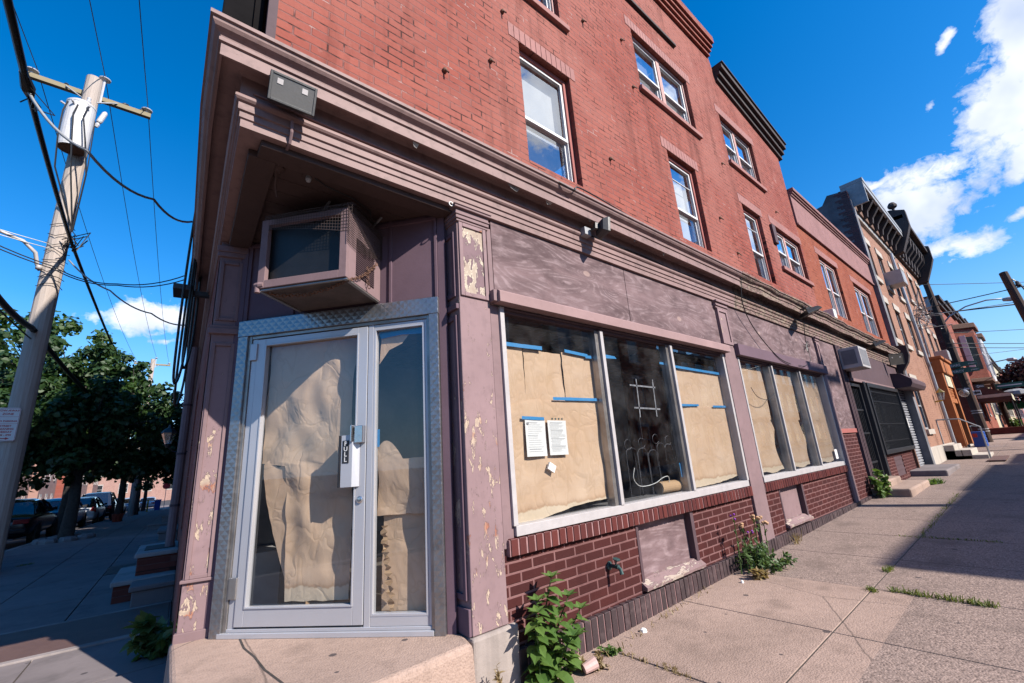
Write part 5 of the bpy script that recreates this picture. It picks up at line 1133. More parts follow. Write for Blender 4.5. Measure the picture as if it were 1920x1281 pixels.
for (x, y, h, dry) in ((4.78, 2.30, .54, 0), (5.28, 2.32, .48, 1), (5.36, 2.30, .46, 1), (5.05, 2.28, .36, 0), (5.42, 2.28, .40, 1), (4.85, 2.26, .44, 1)):
    z0 = gz(5.6, 2); P = [Vector((x, y, z0)), Vector((x+.02, y-.01, z0+h*.5)), Vector((x-.01, y-.03, z0+h))]; st.tube(P, [.007, .005, .004], 5)
    for k in range(14): t = R.uniform(.2, .98); leaf(lf, P[0].lerp(P[2], t), rv()+Vector((0, 0, .3)), Vector((0, 0, 1)), R.uniform(.04, .08), .011, .2, .3)
    hd = MB()
    for k in range(3):
        c = P[2]+rv(.016); q = 1.0 if dry else .62; hd.lathe([(0, -.016*q), (.014*q, -.006*q), (.02*q, .012*q), (.012*q, .02*q), (0, .018*q)], c, 8)
    hd.build('flower_head', M['fluff'] if dry else M['flower'], o)
st.build('stem', M['weed_dk'], o); lf.build('foliage', M['weed_dk'], o, recalc=False)
bush('weed_clump', 'leafy weed climbing beside the gate step', (10.85, 2.25, gz(10.8, 2)), .22, .55, 260, 'weed', (.06, .11), .35)
bush('weed_clump', 'low dark weed at the foot of the left pilaster in shade', (.27, 5.0, -1.32), .24, .34, 330, 'weed_dk', (.07, .13), .35)
bush('weed_clump', 'dry scrubby sprig in the crack beside the concrete plinth', (1.72, 2.28, -1.32), .10, .24, 120, 'dry', (.02, .045), .2)
bush('weed_clump', 'tiny green tuft at the base of the maroon bricks', (2.62, 2.26, -1.32), .09, .07, 90, 'weed', (.02, .04), .3)
bush('weed_clump', 'withered brown clump on the pavement by the tall weed', (2.38, 2.22, -1.32), .14, .09, 200, 'dry', (.025, .05), .2)
bush('weed_clump', 'pale dried flower heads spilling from the thistle onto the pavement', (4.72, 2.10, gz(4.7, 2)), .13, .10, 110, 'dry', (.03, .06), .35)
def tuft(label, pts, n, h, mt='grass', w=.004):
    m = MB()
    for k in range(n):
        t = R.random()*(len(pts)-1); i = min(int(t), len(pts)-2); p = Vector(pts[i]).lerp(Vector(pts[i+1]), t-i)+Vector((R.gauss(0, .018), R.gauss(0, .018), 0)); hh = h*R.uniform(.4, 1.1); d = Vector((R.gauss(0, .5), R.gauss(0, .5), 1)).normalized()
        q = p+d*hh*.6; e = q+Vector((d.x, d.y, .15))*hh*.5; s = Vector((R.gauss(0, 1), R.gauss(0, 1), 0)).normalized()*w
        a = [m.p(*(p-s)), m.p(*(p+s)), m.p(*(q+s*.7)), m.p(*(q-s*.7)), m.p(*e)]; m.f.append([a[0], a[1], a[2], a[3]]); m.f.append([a[3], a[2], a[4]])
    tag(m.build('grass_tuft', M[mt], None, pts[0], recalc=False), label, 'grass', 'grass growing in the pavement joints', 'stuff')
G_ = lambda x, y, dz=0.0: (x, y, gz(x, y)+dz)
tuft('grass in the joint crossing from the thistle toward the kerb', [G_(4.96, 1.15), G_(4.93, .95), G_(4.92, .70), G_(4.9, .55)], 260, .075)
tuft('small grass tuft at the crossing of two pavement joints', [G_(4.92, 1.30), G_(4.85, 1.24)], 70, .05)
tuft('grass tuft in the long joint one slab past the crossing', [G_(5.55, 1.29), G_(5.68, 1.28)], 80, .07)
tuft('grass along the far stretch of the long joint', [G_(7.2, 1.28), G_(9.3, 1.29), G_(11.5, 1.3)], 220, .05)
tuft('short grass in the next cross joint beyond', [G_(7.3, 1.5), G_(7.3, 1.0), G_(7.3, .6)], 120, .04)
tuft('bright grass tuft at the side of the gate step', [G_(12.9, 1.9), G_(13.3, 1.7)], 160, .2, 'weed', .01)
tuft('straw scraps along the base of the maroon bricks', [G_(2.5, 2.22), G_(3.4, 2.32), G_(4.3, 2.35)], 60, .07, 'dry')
tuft('dry grass in the pavement joint near the camera', [G_(2.66, 2.2), G_(2.67, 1.9), G_(2.65, 1.7)], 90, .04, 'dry')
tuft('dry stalks leaning below the second cellar panel', [G_(6.3, 2.32), G_(6.6, 2.34)], 30, .22, 'dry')
tuft('small green tuft on the dark side pavement', [G_(-1.6, 13.2), G_(-1.4, 13.3)], 70, .06)
# litter
m = MB(); m.lathe([(.028, 0), (.036, .09), (.034, .09), (.026, .004)], (2.27, 2.19, -1.285), 12, (.85, -.35, .25)); tag(m.build('paper_cup', M['pinkcup'], None, (2.27, 2.2, -1.3)), 'crushed pale cup lying under the tall weed', 'litter')
for k, (x, y, lb) in enumerate(((1.93, 2.10, 'crumpled white tissue on the pavement below the plinth'), (3.05, 2.29, 'scrap of white foil below the outdoor tap'), (4.55, 2.2, 'fleck of white litter by the thistle'))):
    m = MB(); c = Vector((x, y, gz(x, y)+.012)); n_ = 7; r0 = (.04, .03, .015)[k]
    ring = [[c+Vector((math.cos(a)*r*(1+.35*noise.noise(Vector((a*2, z*50, k)))), math.sin(a)*r*(1+.35*noise.noise(Vector((a*2, 5, k)))), z)) for a in [6.283*i/n_ for i in range(n_)]] for r, z in ((r0, -.012), (r0*.8, .008), (r0*.3, .016))]
    m.sweep(ring, True, True); tag(m.build('litter', M['notice'], None, c), lb, 'litter')

# ------------------------------------------------------------------ utility poles and wires
VDv = Vector((VX, VY, 0))
def insulator(m, c, s=1.0): m.lathe([(.02*s, 0), (.03*s, .05*s), (.05*s, .055*s), (.11*s, .075*s), (.115*s, .095*s), (.05*s, .12*s), (.03*s, .15*s), (0, .155*s)], c, 14)
def utility_pole(label, x, y, zt, r0, r1, arm=1.09, extra=True, mt='pole'):
    zb = gz(x, y); o = thing('utility_pole', label, 'utility pole', (x, y, zb)); m = MB()
    m.tube([(x, y, zb-.1), (x-.01, y, zb+(zt-zb)*.5), (x-.03, y, zt)], [r0, (r0+r1)/2, r1], 14); m.build('mast', M[mt], o, smooth=False)
    m = MB(); m.box(x-.03-arm, x-.03+arm, y+r1, y+r1+.11, zt-.42, zt-.30); m.build('crossarm', M['timber'], o, bevel=.006)
    m = MB()
    for dx in (-arm+.07, arm-.09): insulator(m, (x-.03+dx, y+r1+.055, zt-.30))
    insulator(m, (x+.14, y+.02, zt+.02)); m.tube([(x+.14, y+.02, zt-.6), (x+.14, y+.02, zt+.03)], .025, 6); m.build('insulator', M['porcelain'], o)
    m = MB()
    for s in (-1, 1): m.tube([(x-.03+s*.45, y+r1-.02, zt-.36), (x-.03+s*.06, y-r1*.6, zt-.72)], .018, 5)
    m.build('arm_brace', M['greypaint'], o); return o
px_, py_ = -1.90, 12.5
po = utility_pole('weathered grey utility pole with crossarm, insulators and a white transformer', px_, py_, 9.54, .19, .145)
m = MB(); tc = Vector((-1.98, 12.16, 7.28)); m.lathe([(.0, .0), (.24, .0), (.24, .02), (.245, .05), (.245, 1.12), (.252, 1.13), (.252, 1.17), (.2, 1.22), (0, 1.24)], tc, 26); tk = m.build('transformer', M['tank'], po, smooth=False)
m = MB()
for a in (200, 250, 300): q = tc+Vector((math.cos(math.radians(a))*.24, math.sin(math.radians(a))*.24, 1.02)); m.lathe([(.02, 0), (.03, .02), (.018, .03), (.028, .05), (.018, .06), (.028, .08), (.012, .1), (0, .1)], q, 8, Vector((math.cos(math.radians(a)), math.sin(math.radians(a)), .3)))
m.lathe([(.04, 0), (.05, .05), (.03, .1), (.05, .15), (.03, .2), (.04, .25), (0, .3)], tc+Vector((.08, .05, 1.22)), 10); m.build('bushing', M['porcelain'], tk)
m = MB(); m.lathe([(.0, -.005), (.2, -.005), (.22, -.004), (.0, -.004)], tc, 20); m.build('tank_base', M['rust'], tk)
m = MB(); m.lathe([(.045, 0), (.055, .04), (.05, .3), (.03, .34), (0, .34)], (-1.69, 12.36, 8.3), 10, (.25, 0, 1)); m.lathe([(.03, -.14), (.045, -.07), (.02, 0), (0, 0)], (-1.69, 12.36, 8.3), 8, (.2, 0, 1)); m.build('fuse_cutout', M['porcelain'], po)
m = MB()
for k in range(3): q = tc+Vector((-.18+.16*k, -.26, 1.0)); m.tube([q, q+Vector((-.03, -.06, -.3)), q+Vector((-.02+.05*k, -.05, -.9)), q+Vector((.02+.08*k, .1, -1.6)), Vector((-1.72, 12.3, 5.4))], .016, 5)
m.tube([(-1.75, 12.35, 8.3), (-1.7, 12.3, 7.0), (-1.72, 12.3, 5.5)], .012, 5)
for k in range(8): z = 4.1+k*.2; m.tube([(-2.08, 12.4, z), (-1.95, 12.29, z+R.uniform(-.1, .1)), (-1.78, 12.30, z+R.uniform(-.15, .15)), (-1.7, 12.45, z)], .008, 4)
for k in range(10): a = rv(.12); m.tube([Vector((-1.68, 12.25, 5.1))+a, Vector((-1.66, 12.2, 5.1))+rv(.14), Vector((-1.7, 12.2, 5.0))+rv(.16)], .012, 4)
m.build('riser_cable', M['wire'], po)
for k, (x, y, z) in enumerate(((-2.39, 12.70, 9.245), (-1.36, 12.70, 9.245), (-1.03, 12.70, 9.245))):
    m = MB(); c = Vector((x, y, z+.035)); d = Vector((1 if k else -.2, .3, 0)).normalized(); m.lathe([(0, -.09), (.012, -.085), (.015, -.05), (.035, -.02), (.04, .01), (.028, .045), (.02, .05), (.024, .07), (.012, .085), (.0, .10)], c, 8, d+Vector((0, 0, .45))); tag(m.build('bird', M['blackpl'], None, c, smooth=True), 'small dark bird perched on the pole crossarm, '+('left of the mast', 'just right of the mast', 'near the right end')[k], 'bird', 'birds on the crossarm')
o = thing('parking_sign', 'white and red no parking sign fixed to the weathered utility pole', 'sign', (-2.0, 12.28, .98))
SGN = lambda a, b_, c: (-2.02+a, 12.29-b_, c)
m = MB(SGN); m.prism([(-.155+.02, .98), (.155-.02, .98), (.155, 1.0), (.155, 1.58), (.135, 1.60), (-.135, 1.60), (-.155, 1.58), (-.155, 1.0)], 0, .006, 1); m.build('plate', M['signwhite'], o)
m = MB(SGN); m.frame(-.148, .148, .988, 1.592, .005, .006, .008)
for z in (1.43, 1.30): m.box(-.148, .148, .006, .008, z, z+.004)
m.build('border', M['signred'], o)
m = MB()
def stx(s, x, z, sz, al='CENTER'): text_mb(m, s, sz, lambda a, b_, c: SGN(x+a, .007+c, z+b_), .001, al, .0015)
stx('TOW-AWAY', 0, 1.53, .048); stx('ZONE', 0, 1.465, .052); stx('NO PARKING', .005, 1.335, .042); stx('STREET', 0, 1.245, .045); stx('CLEANING', 0, 1.19, .045); stx('TUESDAY', 0, 1.135, .045); stx('8AM - 4PM', 0, 1.08, .04)
m.prism([(-.09, 1.022), (.02, 1.022), (.02, 1.008), (.07, 1.03), (.02, 1.052), (.02, 1.038), (-.09, 1.038)], .006, .008, 1) if False else None
m.build('lettering', M['signred'], o)
m = MB(SGN); m.prism([(-.09, 1.022), (.03, 1.022), (.03, 1.006), (.08, 1.03), (.03, 1.054), (.03, 1.038), (-.09, 1.038)], .006, .008, 1); m.build('arrow', M['signred'], o)
m = MB(); c = (-2.07, 12.42, 4.45); m.tube([c, (-2.12, 12.36, 4.55), (-2.17, 12.30, 4.78), (-2.35, 12.2, 4.95), (-2.9, 12.1, 5.12), (-3.5, 12.0, 5.2)], [.035, .035, .035, .033, .03, .03], 8); m.lathe([(.0, -.04), (.05, -.04), (.05, .05), (0, .05)], (-2.09, 12.38, 4.5), 8); o = m.build('lamp_arm', M['alu_white'], po, smooth=True)
p2 = utility_pole('second utility pole with crossarm rising behind the dark street trees', -.15, 42, 9.3, .18, .14)
def span(label, a, b_, sag, r=.012, mt='wire', n=20, group='wires over the side street'):
    return cable(label, [a, b_], r, mt, 'wire', sag, group, n)
TO = Vector((-.55, 24, 0))   # direction of the conductors toward and past the viewer
for k, (a, lb) in enumerate((((-2.89, 12.66, 9.42), 'left'), ((-1.76, 12.52, 9.70), 'middle'), ((-.92, 12.66, 9.40), 'right'))):
    b_ = ((-1.15, 42.1, 9.15), (-.0, 42, 9.45), (.78, 42.1, 9.15))[k]; span('thin overhead conductor running back to the second pole, %s of three' % lb, a, b_, .55, .009)
    span('thin overhead conductor running from the pole over the viewer, %s of three' % lb, a, (a[0]-1.5+.12*k, -14, 9.8), .5, .009)
span('thick black cable bundle from the pole knot up over the street corner', (-1.68, 12.2, 5.1), (-1.62, 7.0, 4.86), .04, .035); span('thick black cable bundle passing overhead toward the viewer', (-1.62, 7.0, 4.86), (-1.3, -6, 5.6), .25, .04)
span('thick black cable bundle falling from the pole toward the second pole', (-1.68, 12.2, 5.1), (-.3, 42, 6.2), .5, .032)
m = MB(); m.tube([(-1.62, 7.2, 4.86), (-1.62, 7.0, 4.865), (-1.62, 6.7, 4.86)], [.03, .07, .04], 7)
for k in range(7): m.tube([Vector((-1.62, 7+R.uniform(-.2, .2), 4.86))+rv(.03), Vector((-1.6, 7.1, 4.8))+rv(.08), Vector((-1.6, 7.3, 4.82))+rv(.05)], .008, 4)
tag(m.build('cable_splice', M['wire'], None, (-1.62, 7, 4.86)), 'lumpy taped splice on the thick overhead cable', 'cable splice')
cable('grey twisted service cable sagging from the splice to the corner building', [(-1.62, 7.0, 4.84), (-.95, 6.6, 4.0), (-.3, 7.4, 4.0), (.2, 8.4, 4.3)], .018, 'wire_grey', 'wire', .12, 'wires over the side street')
cable('grey service cable dropping from the pole knot to the side street cornice', [(-1.66, 12.2, 4.7), (-.9, 11.6, 3.95), (-.2, 11.7, 3.6), (.45, 12.3, 3.6)], .016, 'wire_grey', 'wire', .08, 'wires over the side street')
for k in range(2): cable('black service wire crossing level from the left edge to the side cornice, %s' % ('upper', 'lower')[k], [(-3.6, 11.2, 5.0-.08*k), (-1.85, 12.2, 4.5-.05*k), (-.8, 11.4, 4.05-.03*k), (.3, 11.0, 4.35-.1*k)], .012, 'wire', 'wire', .1, 'wires over the side street')
for k in range(2): cable('thin white wire from the left to the pole, %s' % ('upper', 'lower')[k], [(-1.95, 12.3, 5.02-.1*k), (-5.5, 11.0, 5.3-.13*k)], .008, 'white', 'wire', .06, 'wires over the side street')
span('heavy black trunk cable low across the pole', (-2.0, 8.0, 3.0), (-1.95, 12.2, 3.15), .12, .055); span('heavy black trunk cable running on behind the trees', (-1.95, 12.2, 3.15), (-.6, 42, 5.0), .7, .055)
span('heavy black trunk cable coming in from overhead', (-2.3, 1.0, 3.6), (-2.0, 8.0, 3.0), .1, .055)
span('thin wire beside the heavy trunk cable', (-2.3, 2.0, 3.2), (-1.95, 12.25, 2.95), .2, .014)

# ------------------------------------------------------------------ street trees
def tree_mesh(name, label, c, trunk_h, tr, crowns, nl, ls, mt, group, bark='bark', seed=1):
    rr = random.Random(seed); zb = c[2]; o = thing(name, label, 'tree', c, group); C = Vector(c); m = MB()
    top = C+Vector((0, 0, trunk_h)); m.tube([C-Vector((0, 0, .15)), C+Vector((0, 0, .15)), C+Vector((.03, 0, trunk_h*.5)), top], [tr*1.5, tr*1.1, tr*.9, tr*.75], 10)
    for (ox, oy, oz, r_) in crowns:
        e = C+Vector((ox, oy, oz)); mid = top.lerp(e, .5)+Vector((0, 0, .2)); m.tube([top-Vector((0, 0, .2)), mid, e], [tr*.55, tr*.3, tr*.08], 6)
        for k in range(4): q = e+Vector((rr.gauss(0, r_*.5), rr.gauss(0, r_*.5), rr.gauss(0, r_*.4))); m.tube([mid, mid.lerp(q, .6)+Vector((0, 0, .1)), q], [tr*.22, tr*.12, .01], 4)
    m.build('trunk', M[bark], o, smooth=True)
    m = MB(); tot = sum(q[3]**2 for q in crowns)
    for (ox, oy, oz, r_) in crowns:
        n_ = int(nl*r_*r_/tot); cl = [(Vector((rr.gauss(0, 1), rr.gauss(0, 1), rr.gauss(0, 1))).normalized()*rr.uniform(.45, 1.0)*r_, rr.uniform(.22, .42)*r_) for _ in range(16)]
        for k in range(n_):
            cc, cr = cl[k % 16]; d = Vector((rr.gauss(0, 1), rr.gauss(0, 1), rr.gauss(0, .8))).normalized(); p = C+Vector((ox, oy, oz))+cc+d*cr*rr.uniform(.4, 1.05)
            nrm = (d+Vector((rr.gauss(0, .5), rr.gauss(0, .5), .5+rr.gauss(0, .4)))).normalized(); x = nrm.cross(Vector((rr.gauss(0, 1), rr.gauss(0, 1), rr.gauss(0, 1)))).normalized(); y = nrm.cross(x); s = ls*rr.uniform(.6, 1.25)
            pts = [p+x*s*.5, p+x*s*.12+y*s*.32, p-x*s*.1+y*s*.5, p-x*s*.32+y*s*.1-nrm*s*.1, p-x*s*.32-y*s*.14-nrm*s*.1, p-x*s*.06-y*s*.5, p+x*s*.14-y*s*.3]
            m.f.append([m.p(*q) for q in pts])
    m.build('crown', M[mt], o, recalc=False); return o
TG = 'street trees on the side pavement'
t1 = tree_mesh('maple_tree', 'nearest dark maple street tree behind the parked black sedan', (-1.50, 19.8, gz(-1.5, 19.8)), 2.1, .17, [(-.2, 0, 3.3, 1.5), (-1.3, -.5, 3.6, 1.3), (.5, .3, 3.2, 1.1), (-.5, .6, 4.6, 1.4), (.3, -.5, 4.2, 1.0), (-2.2, .2, 4.3, 1.2), (-1.6, .8, 5.4, 1.2), (-.2, 1.0, 5.6, 1.0), (.4, 1.0, 2.7, .8), (-2.3, -.4, 3.0, .9), (1.3, .8, 3.4, 1.1), (1.5, 1.2, 4.5, 1.0), (1.0, .6, 2.5, .7), (-1.2, 0, 2.45, .95), (-.1, -.3, 2.35, .75), (-2.5, 0, 2.6, .95), (-3.2, .3, 3.3, 1.0), (.8, 0, 2.2, .6)], 18500, .18, 'leaf2', TG, seed=2)
tree_mesh('maple_tree', 'sunlit maple crown rising behind the weathered utility pole', (-2.2, 26.5, gz(0, 26.5)), 2.4, .2, [(-.5, 0, 4.6, 1.9), (-2.6, 0, 5.4, 1.9), (.7, 1, 5.2, 1.5), (-1.0, .5, 7.2, 1.7), (-3.6, 0, 7.0, 1.5), (-4.8, 0, 5.0, 1.5), (.2, .0, 3.6, 1.2), (-1.2, 0, 2.9, 1.1), (-3.2, 0, 3.4, 1.3), (-2.6, 1, 8.2, 1.4)], 13000, .24, 'leaf', TG, seed=3)
tree_mesh('maple_tree', 'maple street tree close to the side street wall with red pot at its foot', (-.62, 33, gz(0, 33)), 2.4, .18, [(.1, 0, 4.4, 1.7), (1.2, .6, 4.8, 1.6), (-.9, 0, 5.0, 1.5), (.6, 1, 6.2, 1.6), (-.6, .5, 7.0, 1.4), (1.3, 0, 3.5, 1.2), (-.2, 0, 8.0, .9), (2.0, .5, 4.0, 1.3), (2.1, .5, 5.6, 1.3), (1.9, 0, 2.9, 1.0), (-.3, 0, 3.1, 1.0), (.9, -.4, 2.5, .9), (2.2, 0, 2.5, .7), (-1.2, 0, 2.7, .8)], 15000, .23, 'leaf2', TG, seed=4)
tree_mesh('maple_tree', 'fourth street tree with a slim trunk farther down the side street', (.1, 45, gz(0, 45)), 2.6, .17, [(.2, 0, 4.6, 1.9), (1.4, .6, 5.2, 1.7), (-1.0, 0, 5.2, 1.7), (.4, 1, 6.8, 1.7)], 6000, .3, 'leaf2', TG, seed=5)
tree_mesh('maple_tree', 'fifth street tree just showing its trunk in the distance', (.7, 58, gz(0, 58)), 2.6, .17, [(.2, 0, 4.6, 1.9), (1.4, .6, 5.2, 1.7), (-1.0, 0, 5.2, 1.7)], 3500, .34, 'leaf', TG, seed=6)
tree_mesh('maple_tree', 'tree on the far side of the side street at the left edge', (-7.6, 36, gz(0, 36)), 2.6, .2, [(0, 0, 5.2, 2.2), (-1.8, 0, 6.0, 2.0), (1.6, 0, 5.6, 1.8), (0, 0, 7.4, 1.8), (1.2, 1, 4.0, 1.3)], 8000, .28, 'leaf', TG, seed=7)
m = MB()
for k in range(9):
    a = k*.7; x, y = -1.5+.55*math.cos(a), 19.6+.75*math.sin(a); s = R.uniform(.14, .24); z = gz(x, y)
    ring = [[Vector((x+math.cos(b_)*s*q*(1+.2*math.sin(b_*3+k)), y+math.sin(b_)*s*q, z+h)) for b_ in [6.283*i/7 for i in range(7)]] for q, h in ((1.0, -.02), (1.0, .07), (.75, .13))]
    st_ = MB(); st_.sweep(ring, True, True); tag(st_.build('edging_stone', M['stonedark'], None, (x, y, z), bevel=.015), 'rough stone edging the pit of the nearest street tree', 'stone', 'stones round the nearest tree pit')
# ------------------------------------------------------------------ parked cars
def car(name, label, x, y, body, kind='sedan', rz=0.0, lamp='signred', W_=1.76, roofm=None, L_=4.5, H=1.43):
    """rear bumper at local y=0, nose toward +y, centre line x=0"""
    o = thing(name, label, 'car', (x, y, gz(x, y)-.13), 'cars parked along the side street', rz=-math.atan2(VX, VY)+rz)
    if kind == 'sedan':
        bod = [(0, .36, .72, .62), (.05, .28, .86, .80), (.25, .24, .95, .86), (.9, .22, .98, .88), (1.6, .22, .96, .88), (2.9, .22, .95, .88), (3.6, .24, .88, .87), (4.2, .27, .76, .84), (4.45, .32, .66, .74), (4.5, .38, .58, .6)]
        gh = [(.72, .965, .74, 0.0), (1.25, 1.34, .62, 1), (1.55, H-.02, .58, 1), (2.1, H, .58, 1), (2.55, H-.04, .58, 1), (3.25, .955, .74, 0)]
    else:
        bod = [(0, .40, .80, .70), (.04, .28, .96, .82), (.2, .24, 1.0, .87), (.9, .22, 1.0, .88), (2.6, .22, .98, .88), (3.4, .24, .94, .87), (3.9, .28, .84, .83), (4.1, .34, .7, .7)]
        gh = [(.10, 1.0, .76, 0), (.42, H-.05, .62, 1), (.8, H, .60, 1), (1.7, H, .60, 1), (2.2, H-.06, .58, 1), (3.1, .98, .74, 0)]
    k = W_/1.76; sy = L_/(4.5 if kind == 'sedan' else 4.1)
    def ringb(yy, zb, zt, w): w *= k; return [(-w*.86, yy*sy, zb), (-w, yy*sy, zb+.16), (-w*1.0, yy*sy, zt-.14), (-w*.93, yy*sy, zt), (0, yy*sy, zt+.035), (w*.93, yy*sy, zt), (w, yy*sy, zt-.14), (w, yy*sy, zb+.16), (w*.86, yy*sy, zb)]
    m = MB(); m.sweep([ringb(*b_) for b_ in bod], True, True); bd = m.build('body', body, o, smooth=True)
    bd.modifiers.new('sub', 'SUBSURF').render_levels = 2; bd.modifiers['sub'].levels = 1
    def ringg(yy, zt, w, e): w *= k; wb = .80*k; return [(-wb, yy*sy, .93), (-w, yy*sy, max(.94, zt-.05)), (-w*.8, yy*sy, max(.945, zt)), (w*.8, yy*sy, max(.945, zt)), (w, yy*sy, max(.94, zt-.05)), (wb, yy*sy, .93)]
    m = MB(); m.sweep([ringg(*g) for g in gh], True, True); m.build('window_glass', M['carglass'], o)
    m = MB(); g1 = [g for g in gh if g[3]]; m.sweep([[(-g[2]*k*1.01, g[0]*sy, g[1]-.055), (-g[2]*k*.8, g[0]*sy, g[1]+.006), (0, g[0]*sy, g[1]+.02), (g[2]*k*.8, g[0]*sy, g[1]+.006), (g[2]*k*1.01, g[0]*sy, g[1]-.055)] for g in g1], False, False)
    for s in (-1, 1):
        for (ya, za, wa, yb, zb, wb) in ((gh[0][0], .95, .80, gh[1][0], gh[1][1], gh[1][2]), (gh[-1][0], .95, .78, gh[-2][0], gh[-2][1], gh[-2][2]), ((gh[2][0]+gh[3][0])/2+.1, .95, .81, (gh[2][0]+gh[3][0])/2+.1, H-.05, .60)): m.tube([(s*wa*k, ya*sy, za), (s*(wa+wb)/2*k+s*.02, (ya+yb)/2*sy, (za+zb)/2+.02), (s*wb*k, yb*sy, zb-.02)], .035, 5)
    m.build('roof', roofm or body, o, smooth=True)
    for s in (-1, 1):
        for yy in ((.95, 3.62) if kind == 'sedan' else (.75, 3.2)):
            c = (s*(.80*k-.02), yy*sy, .32); m = MB(); m.lathe([(.20, -.09), (.31, -.09), (.325, -.05), (.325, .06), (.31, .10), (.20, .10)], c, 20, (s, 0, 0)); wh = m.build('tyre', M['rubber'], o)
            m = MB(); m.lathe([(.0, .085), (.06, .09), (.19, .075), (.205, .10), (.205, .0), (0, .0)], c, 16, (s, 0, 0)); m.build('rim', M['alu'], o)
            m = MB(); m.lathe([(.325, .06), (.375, .075), (.38, .11), (.33, .10)], c, 20, (s, 0, 0)); m.build('wheel_arch', M['blackpl'], o)
        m = MB(); zz = .70 if kind == 'sedan' else .82; m.box(s*.80*k if s < 0 else .44*k, -.44*k if s < 0 else .80*k, -.012, .14, zz, zz+.14) if kind == 'sedan' else m.prism([(s*.84*k, .72), (s*.58*k, .82), (s*.66*k, 1.0), (s*.80*k, .98)], -.005, .25, 1); m.build('tail_light', M['taillight'], o, bevel=.02)
        m = MB(); m.sweep([[(s*(.82*k), 2.75*sy, .98), (s*(.98*k), 2.72*sy, .97), (s*(.98*k), 2.72*sy, 1.09), (s*(.82*k), 2.75*sy, 1.06)], [(s*(.82*k), 2.82*sy, .98), (s*(.95*k), 2.85*sy, .98), (s*(.95*k), 2.85*sy, 1.07), (s*(.82*k), 2.82*sy, 1.06)]], True, True); m.build('wing_mirror', M['blackpl'], o)
    m = MB(); m.box(-.78*k, .78*k, -.03, .06, .42, .56); m.build('rear_bumper', body, o, bevel=.03)
    m = MB(); m.box(-.16, .16, -.036, -.028, .60, .72) if kind != 'sedan' else m.box(-.16, .16, -.036, -.028, .46, .56); m.build('number_plate', M['alu_white'], o)
    return o
KC = lambda y: KX(y)-.28-.88
car('parked_car', 'black parked sedan with its tail beside the nearest tree', KC(21.2), 21.2, M['car_black'])
car('parked_car', 'dark blue parked sedan between the black sedan and the white hatchback', KC(27.6)+.05, 27.6, M['car_navy'], H=1.46)
car('parked_car', 'white hatchback with a dark roof parked beyond the nearest tree trunk', KC(34.6)+.1, 34.6, M['car_white'], 'hatch', roofm=M['car_black'], H=1.52)
car('parked_car', 'black tall utility vehicle parked ahead of the white hatchback', KC(41)+.15, 41, M['car_black2'], 'hatch', W_=1.9, H=1.85, L_=4.7)
car('parked_car', 'grey car mostly hidden behind the bollards', KC(48)+.15, 48, M['car_grey'])
car('parked_car', 'silver car parked far down the side street between two tree trunks', KC(56)+.7, 56, M['car_silver'])
car('parked_car', 'small white car at the far end of the side street', KC(70)+1.6, 70, M['car_silver'])
car('parked_car', 'dark car at the left edge with only its nose in view', KC(11.9)-.05, 11.9, M['car_black3'])
car('parked_car', 'pale car on the far side of the side street behind the black sedan', -7.6, 40, M['car_silver2'])
car('parked_car', 'dark car on the far side of the side street under the trees', -7.2, 50, M['car_black2'])
BG = 'bollards at the kerb of the side street'
for k, (y, dx) in enumerate(((36.0, .35), (38.0, .4), (40.5, .42))):
    x = KX(y)+dx; m = MB(); m.lathe([(.075, -.05), (.075, 1.0), (.05, 1.05), (0, 1.07)], (x, y, gz(x, y)), 12); tag(m.build('bollard', M['black'], None, (x, y, gz(x, y))), 'black steel bollard at the kerb, %s of three' % ('nearest', 'middle', 'farthest')[k], 'bollard', BG)
m = MB(); m.lathe([(.18, 0), (.26, .38), (.28, .40), (.24, .40), (.2, .3), (0, .3)], (-.62, 32.6, gz(0, 32.6)), 14); tag(m.build('planter', M['terracotta'], None, (-.62, 32.6, gz(0, 32.6))), 'red pot at the foot of the third street tree', 'pot')
o = thing('recycling_bin', 'blue bin on the far side pavement beyond the trees', 'bin', (1.6, 56, gz(0, 56))); m = MB(); x, y, z = 1.7, 56, gz(0, 56); m.sweep([[(x-.25*q, y-.25*q, z+h), (x+.25*q, y-.25*q, z+h), (x+.25*q, y+.25*q, z+h), (x-.25*q, y+.25*q, z+h)] for q, h in ((.8, 0), (1.0, .85), (1.06, .87))], True, True); m.build('tub', M['blue'], o, bevel=.02); m = MB(); m.box(x-.28, x+.28, y-.28, y+.28, z+.88, z+.95); m.build('lid', M['blue'], o, bevel=.02)
m = MB(); m.lathe([(.06, 0), (.06, 1.0), (0, 1.03)], (.9, 52, gz(0, 52)), 10); tag(m.build('bollard', M['yellow'], None, (.9, 52, gz(0, 52))), 'yellow bollard beside the far tree trunks', 'bollard')
o = thing('stop_sign', 'small red stop sign at the far end of the side street', 'sign', (2.6, 66, gz(0, 66))); m = MB(); m.lathe([(.03, 0), (.03, 2.6), (0, 2.6)], (2.6, 66, gz(0, 66)), 8); m.build('post', M['greypaint'], o); m = MB(); m.lathe([(0, 0), (.38, 0), (.38, .02), (0, .02)], (2.6, 65.95, gz(0, 66)+2.4), 8, (0, -1, 0)); m.build('plate', M['signred'], o)
